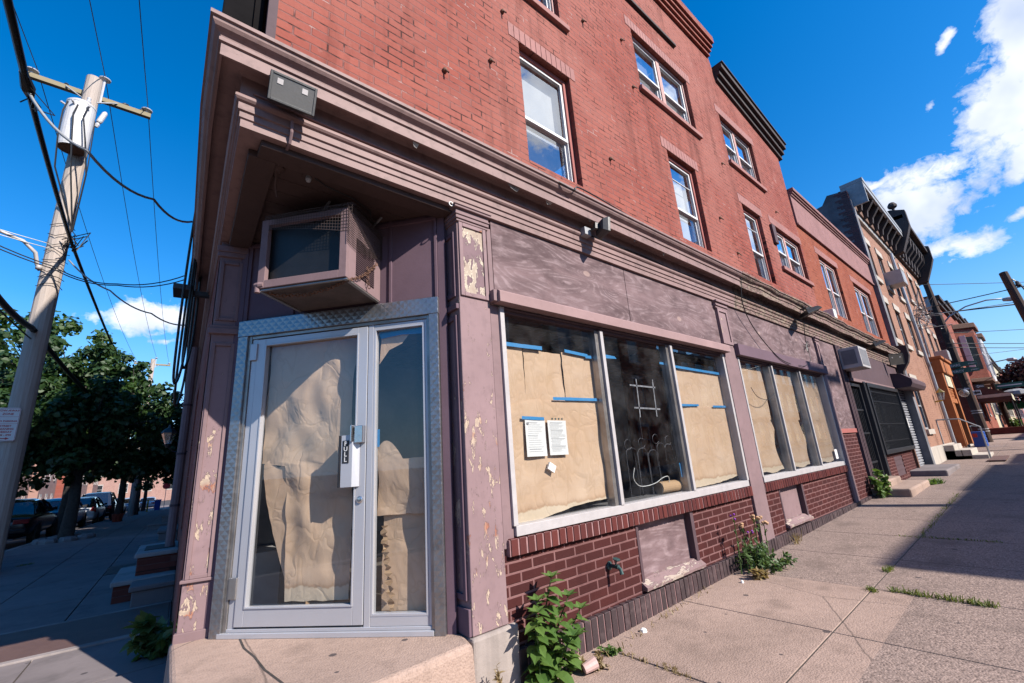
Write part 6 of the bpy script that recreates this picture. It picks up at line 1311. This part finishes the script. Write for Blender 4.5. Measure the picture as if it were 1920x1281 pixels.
# row houses across the side street and along its near side, beyond the shop
def rowhouse(label, x0, x1, y0, y1, z0, zt, mt, face, wins, group, roofm='roof', trimm='alu_white', cornm='darktrim', door=True):
    """face: 'E' +x, 'W' -x, 'N' +y, 'S' -y"""
    o = thing('row_house', label, 'house', ((x0+x1)/2, (y0+y1)/2, z0), group); m = MB(); m.box(x0, x1, y0, y1, z0-.5, zt); wl = m.build('wall', M[mt], o)
    X = {'E': lambda a, b_, c: (x1+b_, y0+a, c), 'W': lambda a, b_, c: (x0-b_, y0+a, c), 'S': lambda a, b_, c: (x0+a, y0-b_, c), 'N': lambda a, b_, c: (x0+a, y1+b_, c)}[face]; L_ = (y1-y0) if face in 'EW' else (x1-x0)
    m = MB(X); m.box(-.02, L_+.02, -.1, .30, zt-.28, zt-.02); m.box(0, L_, 0, .18, zt-.5, zt-.28); m.build('cornice', M[cornm], o, bevel=.02)
    m = MB(); m.box(x0, x1, y0, y1, zt, zt+.05); m.build('roof', M[roofm], o)
    for (a, w, z, h) in wins:
        m = MB(X); m.frame(a, a+w, z, z+h, .07, -.02, .04); m.box(a+.05, a+w-.05, 0, .035, z+h*.5-.03, z+h*.5+.03); f_ = m.build('window', M[trimm], o)
        m = MB(X); m.poly([(a+.06, .012, z+.06), (a+w-.06, .012, z+.06), (a+w-.06, .012, z+h-.06), (a+.06, .012, z+h-.06)]); m.build('pane', M['darkpane'], f_)
        m = MB(X); m.box(a-.08, a+w+.08, .0, .07, z-.12, z-.003); m.box(a-.05, a+w+.05, 0, .03, z+h+.003, z+h+.16); m.build('sill', M['stone'], f_)
    return o
for k in range(7):
    y0 = 30+k*13.0; z = gz(0, y0+5)
    rowhouse('brick row house across the side street, number %s counting away from the corner' % ('one', 'two', 'three', 'four', 'five', 'six', 'seven')[k], -19, -11.5+.0005*k+.057*y0*.9, y0, y0+12.8, z, z+6.6+.5*(k % 3), ('brick_pink', 'brick_side', 'brick_pink')[k % 3], 'E', [(1.2+4.2*i, 1.2, z+zz, 1.5) for i in range(3) for zz in (1.0, 4.2)], 'row houses across the side street')
for k in range(3):
    y0 = 16.5+k*14; z = gz(0, y0+5); x0 = LX(y0+14)
    rowhouse('dark brick row house along the near side of the side street, %s beyond the shop' % ('first', 'second', 'third')[k], x0+.02, x0+9, y0, y0+13.9, z, z+9.8, 'brick_side', 'W', [(1.2+4*i, 1.1, z+zz, 1.6) for i in range(3) for zz in (1.2, 4.4, 7.2)], 'row houses beyond the shop')
rowhouse('pink brick building closing the view at the end of the side street', -25, 8, 128, 140, -4, 6, 'brick_pink_x', 'S', [(2+4*i, 1.5, zz, 1.8) for i in range(8) for zz in (-1, 2.6)], 'row houses across the side street')
# ------------------------------------------------------------------ neighbours along the main street
def townhouse(label, x0, x1, zt, mt, wins, dep=9.0):
    o = thing('town_house', label, 'house', ((x0+x1)/2, 2.42, gz(x0, 2)), 'tall town houses beyond the shop'); z0 = gz((x0+x1)/2, 2)
    m = MB(FX); m.wall(x0, x1, z0-.4, zt, [(a, a+w, z, z+h) for a, w, z, h in wins], .14); m.build('front_wall', M[mt], o, recalc=False)
    m = MB(FX)
    m.poly([(x0, 0, zt), (x1, 0, zt), (x1, -dep, zt-.8), (x0, -dep, zt-.8)]); m.build('roof', M['roof'], o)
    for (a, w, z, h) in wins:
        m = MB(FX); m.frame(a+.005, a+w-.005, z, z+h, .06, -.13, -.06); m.box(a+.06, a+w-.06, -.12, -.06, z+h*.48, z+h*.48+.05); f_ = m.build('window', M['greypaint'], o)
        m = MB(FX); m.poly([(a, -.10, z), (a+w, -.10, z), (a+w, -.10, z+h), (a, -.10, z+h)]); m.build('pane', M['darkpane'], f_)
        m = MB(FX); m.box(a-.08, a+w+.08, -.02, .07, z-.16, z-.003); m.box(a-.1, a+w+.1, -.02, .03, z+h+.003, z+h+.24); m.build('sill', M['stone'], f_)
    return o
w1_ = [(a, .85, z, h) for a in (18.35, 20.25, 22.35) for z, h in ((5.15, 1.3), (2.95, 1.3))]+[(19.0, 1.05, .02, 1.55)]
h1_ = townhouse('tan brick town house with a bracketed cornice stripped of its facing', 17.6, 24.35, 7.5, 'brick_tan', w1_)
m = MB(); m.prism([(2.30, -1.3), (2.30, 7.75), (2.6, 8.15), (2.9, 8.2), (3.1, 7.9), (9.5, 7.1), (9.5, -1.3)], 17.56, 17.9, 0); m.build('gable_wall', M['stucco'], h1_)
m = MB()
for k in range(36): z = 5.3+k*.078; m.box(17.545, 17.9, 2.33+.008*(k % 2), 2.52+.10*((k*7) % 3), z+.006, z+.07)
m.build('gable_brick_edge', M['glazed'], h1_)
m = MB(FX); m.box(17.7, 24.35, -.1, .55, 8.28, 8.42); m.box(17.72, 24.33, .44, .53, 8.12, 8.28); m.box(17.7, 17.78, -.1, .53, 7.5, 8.28); m.box(17.7, 24.35, -.05, .06, 7.35, 7.52); m.build('cornice', M['greypaint'], h1_, bevel=.01)
m = MB(FX); m.box(17.8, 24.3, -.2, .12, 7.52, 8.27); m.build('cornice_backing', M['rust'], h1_)
m = MB(FX)
for k in range(8): x = 18.3+k*.8; m.prism([(.1, 7.5), (.22, 7.55), (.26, 7.75), (.48, 8.05), (.5, 8.26), (.1, 8.26)], x, x+.16, 0)
m.build('cornice_bracket', M['darktrim'], h1_)
m = MB(FX)
for k in range(60): x = 17.8+k*.108; m.box(x, x+.068, .0, .09, 7.24, 7.33)
m.build('dentil', M['stone'], h1_)
m = MB(FX); m.box(17.8, 23.5, -.02, .10, -1.3, -.52); m.build('stone_base', M['stone'], h1_, bevel=.01)
o = thing('air_conditioner', 'beige air conditioner sticking out of a top floor window of the tan town house', 'air conditioner', (20.65, 2.3, 5.15)); m = MB(FX); m.box(20.3, 21.05, -.05, .5, 5.17, 5.68); m.build('case', M['alu_white'], o, bevel=.01); m = MB(FX); m.box(20.33, 21.02, .495, .505, 5.2, 5.64); m.build('front_grille', M['greypaint'], o)
o = thing('air_conditioner', 'small air conditioner in a second floor window above the orange entrance', 'air conditioner', (27.7, 2.3, 2.95)); m = MB(FX); m.box(27.35, 28.1, -.05, .45, 2.97, 3.42); m.build('case', M['alu_white'], o, bevel=.01); m = MB(FX); m.box(27.4, 28.05, .445, .455, 3.0, 3.38); m.build('front_grille', M['greypaint'], o)
w2_ = [(a, .9, z, h) for a in (25.3, 27.3, 29.3) for z, h in ((5.6, 1.5), (2.95, 1.4))]
h2_ = townhouse('tan brick town house with an ornate black cornice and an orange timber entrance', 24.4, 30.8, 8.0, 'brick_tan', w2_)
m = MB(FX); m.box(24.3, 30.9, -.2, .75, 8.95, 9.15); m.box(24.35, 30.85, -.2, .55, 8.75, 8.95); m.box(24.4, 30.8, -.2, .12, 7.7, 8.75); m.build('cornice', M['darktrim'], h2_, bevel=.02)
m = MB(FX)
for k in range(9): x = 24.45+k*.74; m.prism([(.1, 7.75), (.2, 7.75), (.24, 8.1), (.5, 8.4), (.55, 8.74), (.1, 8.74)], x, x+.26, 0)
m.build('cornice_bracket', M['darktrim'], h2_, bevel=.01)
m = MB(FX)
for x in (24.3, 30.55): m.prism([(-.1, 7.4), (.4, 7.5), (.7, 8.2), (.85, 8.6), (.85, 9.3), (.4, 9.5), (-.1, 9.5)], x, x+.38, 0)
m.lathe([(.05, 0), (.05, .12), (.16, .2), (.17, .3), (.1, .42), (0, .45)], (24.5, .5, 9.45), 10); m.build('cornice_finial', M['darktrim'], h2_, bevel=.01)
m = MB(FX); m.box(24.45, 24.75, -.05, .32, -.7, 2.5); m.box(26.9, 27.25, -.05, .32, -.7, 2.5); m.box(24.4, 27.3, -.05, .38, 2.2, 2.75); m.box(24.35, 27.35, -.05, .45, 2.75, 2.86); m.box(25.7, 25.95, -.05, .25, -.7, 1.3); m.box(24.7, 26.95, -.05, .28, 1.0, 1.2)
for k in range(6): m.box(24.75, 26.9, .0, .24+.01*(k % 2), 1.22+k*.07, 1.28+k*.07)
m.build('orange_surround', M['orange'], h2_, bevel=.015)
m = MB(FX); m.box(24.8, 26.9, .26, .30, 1.68, 2.18); m.build('blank_sign', M['creamsign'], h2_)
m = MB(FX); m.poly([(24.7, .02, -.7), (26.95, .02, -.7), (26.95, .02, 1.0), (24.7, .02, 1.0)]); m.build('door_glass', M['darkpane'], h2_)
m = MB(FX); m.box(24.75, 25.7, .02, .08, -.7, .95); m.frame(24.78, 25.68, -.65, .9, .12, .08, .10); m.build('door', M['upvc'], h2_, bevel=.01)
m = MB(FX); m.box(27.4, 30.7, -.02, .08, -1.2, -.5); m.build('stone_base', M['stone'], h2_)
o = thing('globe_lamp', 'round glass globe lamp beside the orange entrance', 'lamp', (27.6, 2.0, 1.45)); m = MB(); m.lathe([(0, -.17), (.1, -.14), (.165, -.05), (.165, .05), (.1, .14), (0, .17)], (27.7, 1.92, 1.45), 16); m.build('globe', M['lampglass'], o, smooth=True); m = MB(); m.tube([(27.6, 2.42, 1.55), (27.65, 2.1, 1.65), (27.7, 1.92, 1.62)], .03, 6); m.build('bracket', M['black'], o)
o = thing('wall_lantern', 'brass wall lantern on the tan town house left of the orange entrance', 'lantern', (22.9, 2.3, 1.2)); m = MB(); m.lathe([(.05, -.15), (.12, .12), (0, .2)], (22.9, 2.2, 1.2), 6); m.build('lantern_glass', M['lampglass'], o); m = MB(); m.lathe([(.14, .12), (.03, .25), (0, .3)], (22.9, 2.2, 1.2), 6); m.tube([(22.9, 2.42, 1.0), (22.9, 2.2, 1.03)], .03, 6); m.build('bracket', M['brass'], o)
m = MB(); m.tube([(23.6, 2.33, z) for z in (-1.0, 0, 1.2, 2.4)]+[(23.5, 2.33, 2.55), (23.3, 2.33, 4.5), (23.1, 2.33, 7.2)], .06, 8); tag(m.build('downspout', M['shutter'], None, (23.6, 2.33, -1)), 'grey steel downspout running up the tan town house', 'downspout')
m = MB()
for k in range(16): c = Vector((25.0+R.uniform(-.5, .7), 2.15, 4.6+R.uniform(-.5, .5))); m.tube([c+rv(.1), c+rv(.4), c+rv(.35), c+rv(.3)], .014, 4)
m.tube([(24.8, 2.3, 4.6), (24.6, 2.33, 3.0), (24.4, 2.33, 2.6)], .03, 5); tag(m.build('cable_tangle', M['wire_grey'], None, (25, 2.2, 4.6)), 'tangle of coiled cables where the street wires reach the tan town house', 'cable')
o = thing('front_steps', 'pale stone front steps with a handrail before the orange entrance', 'steps', (21.2, 1.9, -1.0))
for k in range(3): m = MB(); m.box(20.5, 22.6, 1.35+.36*k, 2.42, -1.15, -.88+.17*k); m.build('tread', M['stone'], o, bevel=.015)
m = MB(); m.tube([(20.6, 2.3, .30), (20.6, 1.75, .28), (20.6, 1.33, -.02), (20.6, 1.33, -1.0)], .025, 6); m.tube([(20.6, 2.3, .3), (20.6, 2.3, -.5)], .02, 6); m.build('handrail', M['greypaint'], o)
o = thing('delivery_crate', 'blue and red plastic crate standing by the corner of the orange entrance', 'crate', (27.9, 1.95, -.85)); m = MB(); m.box(27.6, 28.3, 1.75, 2.15, -.86, -.22); m.build('tub', M['blue'], o, bevel=.02); m = MB(); m.box(27.59, 27.61, 1.95, 2.1, -.45, -.3); m.build('panel', M['redpl'], o)
for k in range(5): m = MB() if k == 0 else m; m.box(27.62, 28.28, 1.74, 1.752, -.8+k*.12, -.74+k*.12)
m.build('rib', M['blue'], o)
m = MB(); m.tube([(27.5, 2.1, .0), (28.2, 2.1, .03), (28.3, 1.9, -.02)], .03, 5); m.tube([(27.9, 2.1, .0), (27.9, 2.1, -.86)], .02, 5); m.lathe([(.2, -.015), (.22, 0), (.2, .015)], (28.5, 2.0, -.62), 18, (0, 1, .1)); tag(m.build('bicycle_frame', M['black'], None, (28, 2.1, -.8)), 'black bicycle handlebar and wheel behind the blue crate', 'bicycle')
m = MB(); m.box(19.0, 23.0, .95, 1.32, gz(20, 1)+.0, gz(20, 1)+.03); tag(m.build('cellar_hatch', M['tread'], None, (20, 1.2, -1)), 'flat metal cellar hatch on the pavement in front of the stone steps', 'hatch')
# beyond the alley
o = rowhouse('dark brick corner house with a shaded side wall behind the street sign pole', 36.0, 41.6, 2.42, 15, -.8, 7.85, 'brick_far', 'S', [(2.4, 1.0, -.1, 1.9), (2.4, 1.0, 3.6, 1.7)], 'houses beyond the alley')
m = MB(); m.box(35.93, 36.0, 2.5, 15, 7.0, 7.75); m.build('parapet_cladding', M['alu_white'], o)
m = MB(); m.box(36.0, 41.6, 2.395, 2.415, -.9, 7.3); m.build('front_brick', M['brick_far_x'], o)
HG = 'houses beyond the alley'
def bayhouse(label, x0, x1, zt, mt, trim):
    z0 = gz((x0+x1)/2, 2); o = rowhouse(label, x0, x1, 2.45, 12, z0, zt, mt, 'S', [(.8, .9, z0+1.2, 1.7), ((x1-x0)-1.8, .9, z0+1.0, 1.9)], HG)
    xc = (x0+x1)/2; m = MB(); pts = [(xc-2.0, 2.45), (xc-1.3, 1.55), (xc+1.3, 1.55), (xc+2.0, 2.45)]; m.prism(pts, z0+3.7, z0+7.2, 2); b_ = m.build('bay', M[trim], o, bevel=.02)
    m = MB(); m.prism([(xc-2.15, 2.45), (xc-1.4, 1.38), (xc+1.4, 1.38), (xc+2.15, 2.45)], z0+7.2, z0+7.55, 2); m.prism([(xc-2.1, 2.45), (xc-1.35, 1.45), (xc+1.35, 1.45), (xc+2.1, 2.45)], z0+3.45, z0+3.7, 2); m.build('bay_cornice', M['rust'], b_, bevel=.03)
    m = MB()
    for q in (-1.1, .1): m.box(xc+q-.06, xc+q+.02, 1.5, 1.548, z0+4.2, z0+6.7); m.box(xc+q+.96, xc+q+1.04, 1.5, 1.548, z0+4.2, z0+6.7); m.box(xc+q, xc+q+1.0, 1.5, 1.548, z0+5.4, z0+5.5)
    m.box(xc-1.9, xc-1.8, 2.0, 2.3, z0+4.2, z0+6.7); m.build('bay_frame', M['upvc'], b_)
    m = MB(); m.box(xc-1.0, xc-.15, 1.53, 1.545, z0+4.3, z0+6.6); m.box(xc+.15, xc+1.0, 1.53, 1.545, z0+4.3, z0+6.6)
    m.poly([(xc-1.86, 2.25, z0+4.3), (xc-1.42, 1.68, z0+4.3), (xc-1.42, 1.68, z0+6.6), (xc-1.86, 2.25, z0+6.6)]); m.build('pane', M['darkpane'], b_)
    return o
bayhouse('brick house with a white bay window under a brown cornice', 41.8, 48, 8.6, 'brick_far_x', 'brick_far_x')
bayhouse('second bay windowed house farther along the main street', 48.2, 55, 8.9, 'brick_far_x', 'upvc')
rowhouse('cream fronted house behind the third pole', 55.2, 62, 2.45, 12, -.4, 9.4, 'cream', 'S', [(1+2*i, 1, z, 1.6) for i in range(3) for z in (1, 4, 6.8)], HG)
rowhouse('brick house with a pale cornice farther down the main street', 62.2, 72, 2.45, 12, -.3, 9.0, 'brick_far_x', 'S', [(1+2.6*i, 1.2, z, 1.6) for i in range(3) for z in (1, 4, 6.6)], HG)
rowhouse('pale block of houses far down the main street', 72.2, 100, 2.45, 12, -.2, 8.2, 'cream', 'S', [(1+3*i, 1.2, z, 1.6) for i in range(8) for z in (1, 4)], HG)
rowhouse('last brick block at the vanishing end of the main street', 100.2, 170, 2.45, 12, -.2, 8.6, 'brick_far_x', 'S', [(1+4*i, 1.5, z, 1.8) for i in range(14) for z in (1, 4)], HG)
o = thing('awning', 'brown canvas awning with a pale scalloped band over a doorway', 'awning', (44.5, 2.0, 1.5)); m = MB(); m.prism([(2.45, 2.75), (.9, 1.9), (.9, 1.55), (2.45, 1.55)], 42.5, 47.4, 0); m.build('canvas', M['awning'], o); m = MB(); m.box(42.45, 47.45, .87, .89, 1.52, 1.9); m.box(42.44, 42.48, .9, 2.4, 1.75, 1.95); m.build('band', M['creamsign'], o); m = MB()
for x in (42.7, 47.2): m.tube([(x, .95, gz(45, 1)), (x, .95, 1.6)], .04, 6)
m.build('post', M['black'], o)
o = thing('awning', 'green awning far along the main street', 'awning', (66, 1.8, 1.6)); m = MB(); m.prism([(2.45, 2.6), (.6, 2.0), (.6, 1.4), (2.45, 1.4)], 64, 69, 0); m.build('canvas', M['greenaw'], o); m = MB(); m.box(63.96, 64.0, .7, 2.4, 1.45, 1.95); m.build('band', M['greenaw'], o)
m = MB(); m.box(42.2, 48, .6, 2.4, -.75, -.2); tag(m.build('porch_wall', M['brick_far'], None, (45, 1.5, -.6)), 'low dark brick porch wall under the brown awning', 'wall')
for k, x in enumerate((43.5, 45.2, 46.8)): o = bush('potted_plant', 'leafy potted plant on the porch wall under the awning, %s of three' % ('nearest', 'middle', 'farthest')[k], (x, 1.2, -.2), .35, .6, 150, 'weed_dk', (.12, .2), .4)
# poles, signs and wires on the main street
def dpole(label, b, t, r0, r1):
    o = thing('utility_pole', label, 'utility pole', b, 'dark poles along the main street'); m = MB(); b, t = Vector(b), Vector(t); m.tube([b-Vector((0, 0, .1)), b.lerp(t, .5), t], [r0, (r0+r1)/2, r1], 12); m.build('mast', M['darkpole'], o); return o
q1 = dpole('dark leaning utility pole carrying the green street name signs', (32.6, 1.99, -1.0), (33.4, 2.33, 8.4), .19, .14)
m = MB()
for z in (-.25, -.15, .55, .65): p = Vector((32.6, 1.99, -1.0)).lerp(Vector((33.4, 2.33, 8.4)), (z*1.157+1.0)/9.4); m.lathe([(.18, 0), (.2, .0), (.2, .045), (.18, .045)], p, 14)
m.build('pole_band', M['alu_white'], q1)
m = MB(); m.tube([(33.2, 2.25, 5.5), (33.4, 1.85, 5.95), (33.5, 1.15, 6.3), (33.5, .35, 6.4), (33.5, -.2, 6.3)], .04, 6); la = m.build('lamp_arm', M['alu_white'], q1, smooth=True)
m = MB(); m.lathe([(.0, -.28), (.09, -.24), (.13, 0), (.11, .25), (.0, .32)], (33.5, -.46, 6.2), 10, (0, -1, -.12)); m.build('lamp_head', M['alu_white'], la, smooth=True)
def street_sign(label, c, L_, txt, small):
    X = lambda a, b_, cc: (c[0]-b_, c[1]-a, c[2]+cc); o = thing('street_sign', label, 'sign', c, 'street name signs on the leaning pole'); m = MB(X)
    m.prism([(-L_, -.12), (L_, -.12), (L_, .08), (L_*.7, .09), (L_*.4, .13), (-L_*.4, .13), (-L_*.7, .09), (-L_, .08)], 0, .02, 1); m.build('plate', M['green'], o)
    m = MB(); text_mb(m, txt, .165, lambda x, y, z: X(-L_*.92+x, .021+z, -.07+y), .002, 'LEFT', .003); text_mb(m, small, .085, lambda x, y, z: X(L_*.94+x, .021+z, -.05+y), .002, 'RIGHT', .002); m.build('lettering', M['signwhite'], o); return o
street_sign('green street sign reading SEARS STREET, the upper of two on the leaning pole', (32.4, 1.97, 3.17), .54, 'SEARS', 'STREET')
street_sign('green street sign reading PERCY STREET, the lower of two on the leaning pole', (32.36, 1.94, 2.84), .54, 'PERCY', 'STREET')
def oneway(label, c, w, h, dark, d=-1):
    X = lambda a, b_, cc: (c[0]-b_, c[1]-a, c[2]+cc); o = thing('one_way_sign', label, 'sign', c, 'one way signs on the leaning pole'); m = MB(X); m.box(-w, w, 0, .015, -h, h); m.build('plate', M['blackpl'] if dark else M['signwhite'], o, bevel=.01)
    m = MB(X); s = d; m.prism([(s*w*.9, 0), (s*w*.2, h*.8), (s*w*.2, h*.4), (-s*w*.85, h*.4), (-s*w*.85, -h*.4), (s*w*.2, -h*.4), (s*w*.2, -h*.8)], .016, .02, 1); ar = m.build('arrow', M['signwhite'] if dark else M['blackpl'], o)
    if dark and w > .15: m = MB(); text_mb(m, 'ONE WAY', h*.62, lambda x, y, z: X(x, .021+z, -h*.22+y), .001, 'CENTER', .003); m.build('lettering', M['blackpl'], o)
    return o
oneway('black one way sign with a white arrow pointing left, left of the leaning pole', (32.4, 2.11, 1.90), .13, .10, True)
oneway('dark one way sign with ONE WAY lettering, right of the leaning pole', (32.4, 1.62, 1.95), .17, .10, True)
oneway('square white sign with a dark left arrow, under the dark one way sign', (32.38, 1.78, 1.65), .14, .12, False)
dpole('dark pole with a lamp bracket at the right edge of the view', (25.0, -.95, gz(25, -1)), (26.2, -.45, 5.95), .19, .13)
m = MB(); m.tube([(26.1, -.4, 5.5), (26.1, -.62, 5.58), (26.1, -.75, 5.35), (26.1, -.82, 5.05)], .03, 5); m.lathe([(.03, 0), (.07, .1), (.05, .25), (0, .3)], (26.1, -.7, 5.2), 8); tag(m.build('cable_terminal', M['black'], None, (26.1, -.6, 5.4)), 'black cable fitting hooked to the top of the right edge pole', 'cable fitting')
dpole('thin dark pole far along the main street', (47.5, 1.52, gz(47, 1.5)), (48, 1.85, 7.2), .17, .11)
o = thing('street_sign', 'small green street sign on the far thin pole', 'sign', (47.3, 1.3, 2.6)); m = MB(); m.box(47.2, 47.22, .2, 1.6, 2.5, 2.85); m.build('plate', M['green'], o); m = MB(); m.box(47.19, 47.2, .3, 1.5, 2.64, 2.72); m.build('lettering', M['signwhite'], o)
o = thing('street_lamp', 'cobra street lamp on the far thin pole', 'lamp', (48, 1.2, 4.0)); m = MB(); m.tube([(47.8, 1.75, 4.2), (47.9, 1.2, 4.5), (47.9, .6, 4.55)], .04, 6); m.build('lamp_arm', M['greypaint'], o); m = MB(); m.lathe([(.0, -.3), (.13, -.2), (.15, .1), (.0, .3)], (47.9, .35, 4.5), 8, (0, -1, -.1)); m.build('lamp_head', M['alu_white'], o)
m = MB(); m.lathe([(0, 0), (.75, .12), (.7, .35), (.3, .5), (0, .52)], (47.0, .75, 1.85), 14); tag(m.build('parasol_shade', M['greypaint'], None, (47, .75, 1.85)), 'flat grey domed shade hanging in front of the far thin pole', 'lamp shade')
for k, (a, b_, r, sg, lb) in enumerate((((28.9, 2.4, 7.05), (60, -14, 9.0), .016, .2, 'highest'), ((25.0, 2.3, 5.0), (29, -9, 6.2), .02, .15, 'second'), ((24.9, 2.3, 4.75), (34, -14, 5.0), .028, .3, 'thick third'), ((24.9, 2.3, 4.7), (29, -9, 4.65), .012, .1, 'fourth, pale'), ((28.9, 2.0, 4.4), (60, -12, 6.6), .014, .2, 'fifth'), ((28.9, 2.0, 3.9), (60, -12, 5.0), .018, .3, 'sixth'), ((28.9, 2.0, 3.7), (60, -12, 4.6), .018, .3, 'seventh'), ((40, 2.4, 4.4), (60, -12, 6.4), .014, .2, 'eighth'))):
    cable('dark wire crossing the main street sky, %s from the top' % lb, [a, b_], r, 'wire_grey' if k == 3 else 'wire', 'wire', sg, 'wires over the main street', 16)
tree_mesh('purple_tree', 'purple leaved tree at the right edge far along the main street', (62, .2, gz(60, 0)), 2.0, .2, [(0, 0, 3.2, 1.9), (0, 1.2, 3.4, 1.2), (0, -1.4, 3.8, 1.9), (1, -.3, 5.0, 1.5), (0, -2.6, 3.4, 1.8), (0, .9, 4.4, 1.0)], 6000, .3, 'purple', None, seed=9)
# person at the right edge
o = thing('person', 'person in dark clothes at the right edge carrying a white bag', 'person', (52.5, -.55, gz(52, -.5)))
def body(o, H=1.72, z0=0.0, x=0.0, y=0.0):
    me = bpy.data.meshes.new('body'); V = [(0, 0, .95), (0, 0, 1.2), (0, 0, 1.42), (0, 0, 1.52), (0.02, 0, 1.64), (0, -.17, 1.40), (.02, -.22, 1.12), (.08, -.21, .88), (0, .17, 1.40), (-.02, .22, 1.12), (.04, .22, .88), (.0, -.09, .88), (.08, -.10, .5), (.03, -.10, .06), (.14, -.10, .03), (0, .09, .88), (-.06, .10, .5), (-.18, .10, .08), (-.08, .10, .03)]
    E = [(0, 1), (1, 2), (2, 3), (3, 4), (2, 5), (5, 6), (6, 7), (2, 8), (8, 9), (9, 10), (0, 11), (11, 12), (12, 13), (13, 14), (0, 15), (15, 16), (16, 17), (17, 18)]
    me.from_pydata([(a+x, b_+y, c+z0) for a, b_, c in V], E, []); ob = bpy.data.objects.new('body', me); COL.objects.link(ob); ob.parent = o; sk = ob.modifiers.new('skin', 'SKIN'); rad = [.15, .15, .16, .055, .11, .06, .045, .035, .06, .045, .035, .09, .065, .045, .04, .09, .065, .045, .04]
    for v, r in zip(me.skin_vertices[0].data, rad): v.radius = (r, r)
    me.skin_vertices[0].data[0].use_root = True; ob.modifiers.new('s', 'SUBSURF').render_levels = 2; me.materials.append(M['darkcloth']); return ob
body(o)
m = MB(); m.lathe([(0, -.1), (.085, -.06), (.1, .03), (.07, .1), (0, .12)], Vector((.02, 0, 1.66))+Vector((52.5, -.55, gz(52, -.5))), 10); m.build('hair', M['blackpl'], o, smooth=True)
m = MB(); c = Vector((52.5, -.55, gz(52, -.5)))+Vector((.08, .24, .7)); m.box(c.x-.05, c.x+.05, c.y-.14, c.y+.14, c.z-.18, c.z+.18); tag(m.build('shopping_bag', M['notice'], None, c, bevel=.03), 'white shopping bag held by the person at the right edge', 'bag')
# ------------------------------------------------------------------ the houses across the main street (they shade the pavement and show in the glass)
for k, (x0, x1, y0, y1) in enumerate(((-20, -9, -22, -11), (-34, -20.2, -22, -11), (-24, -12.5, -36, -23))):
    rowhouse('house beyond the crossing that shows in the door glass, number %s' % ('one', 'two', 'three')[k], x0, x1, y0, y1, -1.3, 5.2+k, 'brick_far_x', 'N', [(1+2.2*i, 1.0, z, 1.5) for i in range(4) for z in (0, 2.8)], 'houses across the main street')
for k, (x0, x1, zt, mt) in enumerate(((8.9, 15, 7.45, 'brick_far_x'), (15.1, 21, 7.5, 'cream'), (21.1, 25.2, 7.3, 'brick_far_x'), (25.3, 36, 6.3, 'cream'), (36.1, 52, 7.8, 'brick_far_x'), (52.1, 75, 8.4, 'cream'), (75.1, 110, 8.0, 'brick_far_x'))):
    rowhouse('house across the main street that shows in the shop glass, number %s from the corner' % ('one', 'two', 'three', 'four', 'five', 'six', 'seven')[k], x0, x1, -18, -10, -1.2, zt, mt, 'N', [(.8+1.9*i, 1.0, z, 1.6) for i in range(int((x1-x0-.8)/1.9)) for z in (-.2, 2.6, 5.2)], 'houses across the main street')
o = utility_pole('utility pole across the main street that shows in the shop glass', 12.5, -7.4, 9.0, .18, .13, mt='darkpole')
o = utility_pole('utility pole on the far corner that shows in the side light', -4.5, -8.6, 9.0, .18, .13, mt='darkpole')
# ------------------------------------------------------------------ far apart pieces of one part become parts of their own
KEEP = ('crown', 'foliage', 'lettering', 'print', 'grass_tuft', 'course', 'mortar', 'riser_cable', 'cage', 'louvre', 'brick', 'soffit_board', 'dentil', 'stem', 'trunk', 'grid', 'flower', 'pavement', 'apron', 'wall', 'kerb', 'blind', 'grille', 'gate', 'chain', 'rib', 'orange_surround')
for o in list(COL.objects):
    if o.type != 'MESH' or o.parent is None or len(o.data.vertices) > 6000 or any(k in o.name for k in KEEP) or o.modifiers.get('skin'): continue
    me = o.data; par = list(range(len(me.vertices)))
    def find(i):
        while par[i] != i: par[i] = par[par[i]]; i = par[i]
        return i
    for e in me.edges: par[find(e.vertices[0])] = find(e.vertices[1])
    isl = {}
    for v in me.vertices: isl.setdefault(find(v.index), []).append(v)
    if len(isl) < 2 or len(isl) > 60: continue
    bx = [([min(v.co[k] for v in q) for k in range(3)], [max(v.co[k] for v in q) for k in range(3)]) for q in isl.values()]
    sz = [max(b[1][k]-b[0][k] for k in range(3)) for b in bx]; n = len(bx); g = list(range(n))
    def fg(i):
        while g[i] != i: i = g[i]
        return i
    for i in range(n):
        for j in range(i):
            d = math.sqrt(sum(max(0, bx[i][0][k]-bx[j][1][k], bx[j][0][k]-bx[i][1][k])**2 for k in range(3)))
            if d <= max(.02, .5*max(sz[i], sz[j])): g[fg(i)] = fg(j)
    grp = {}
    for i, q in enumerate(isl.values()): grp.setdefault(fg(i), set()).update(v.index for v in q)
    if len(grp) < 2: continue
    base = o.name.split('.')[0]; first = True
    for ids in grp.values():
        mp = {i: k for k, i in enumerate(sorted(ids))}; nm = bpy.data.meshes.new(base)
        nm.from_pydata([me.vertices[i].co[:] for i in sorted(ids)], [], [[mp[i] for i in p.vertices] for p in me.polygons if p.vertices[0] in ids])
        for mm in me.materials: nm.materials.append(mm)
        if len(me.polygons) and me.polygons[0].use_smooth: nm.polygons.foreach_set('use_smooth', [True]*len(nm.polygons))
        if first: keep = nm; first = False
        else:
            c = o.copy(); c.data = nm; c.name = base; COL.objects.link(c)
    o.data = keep
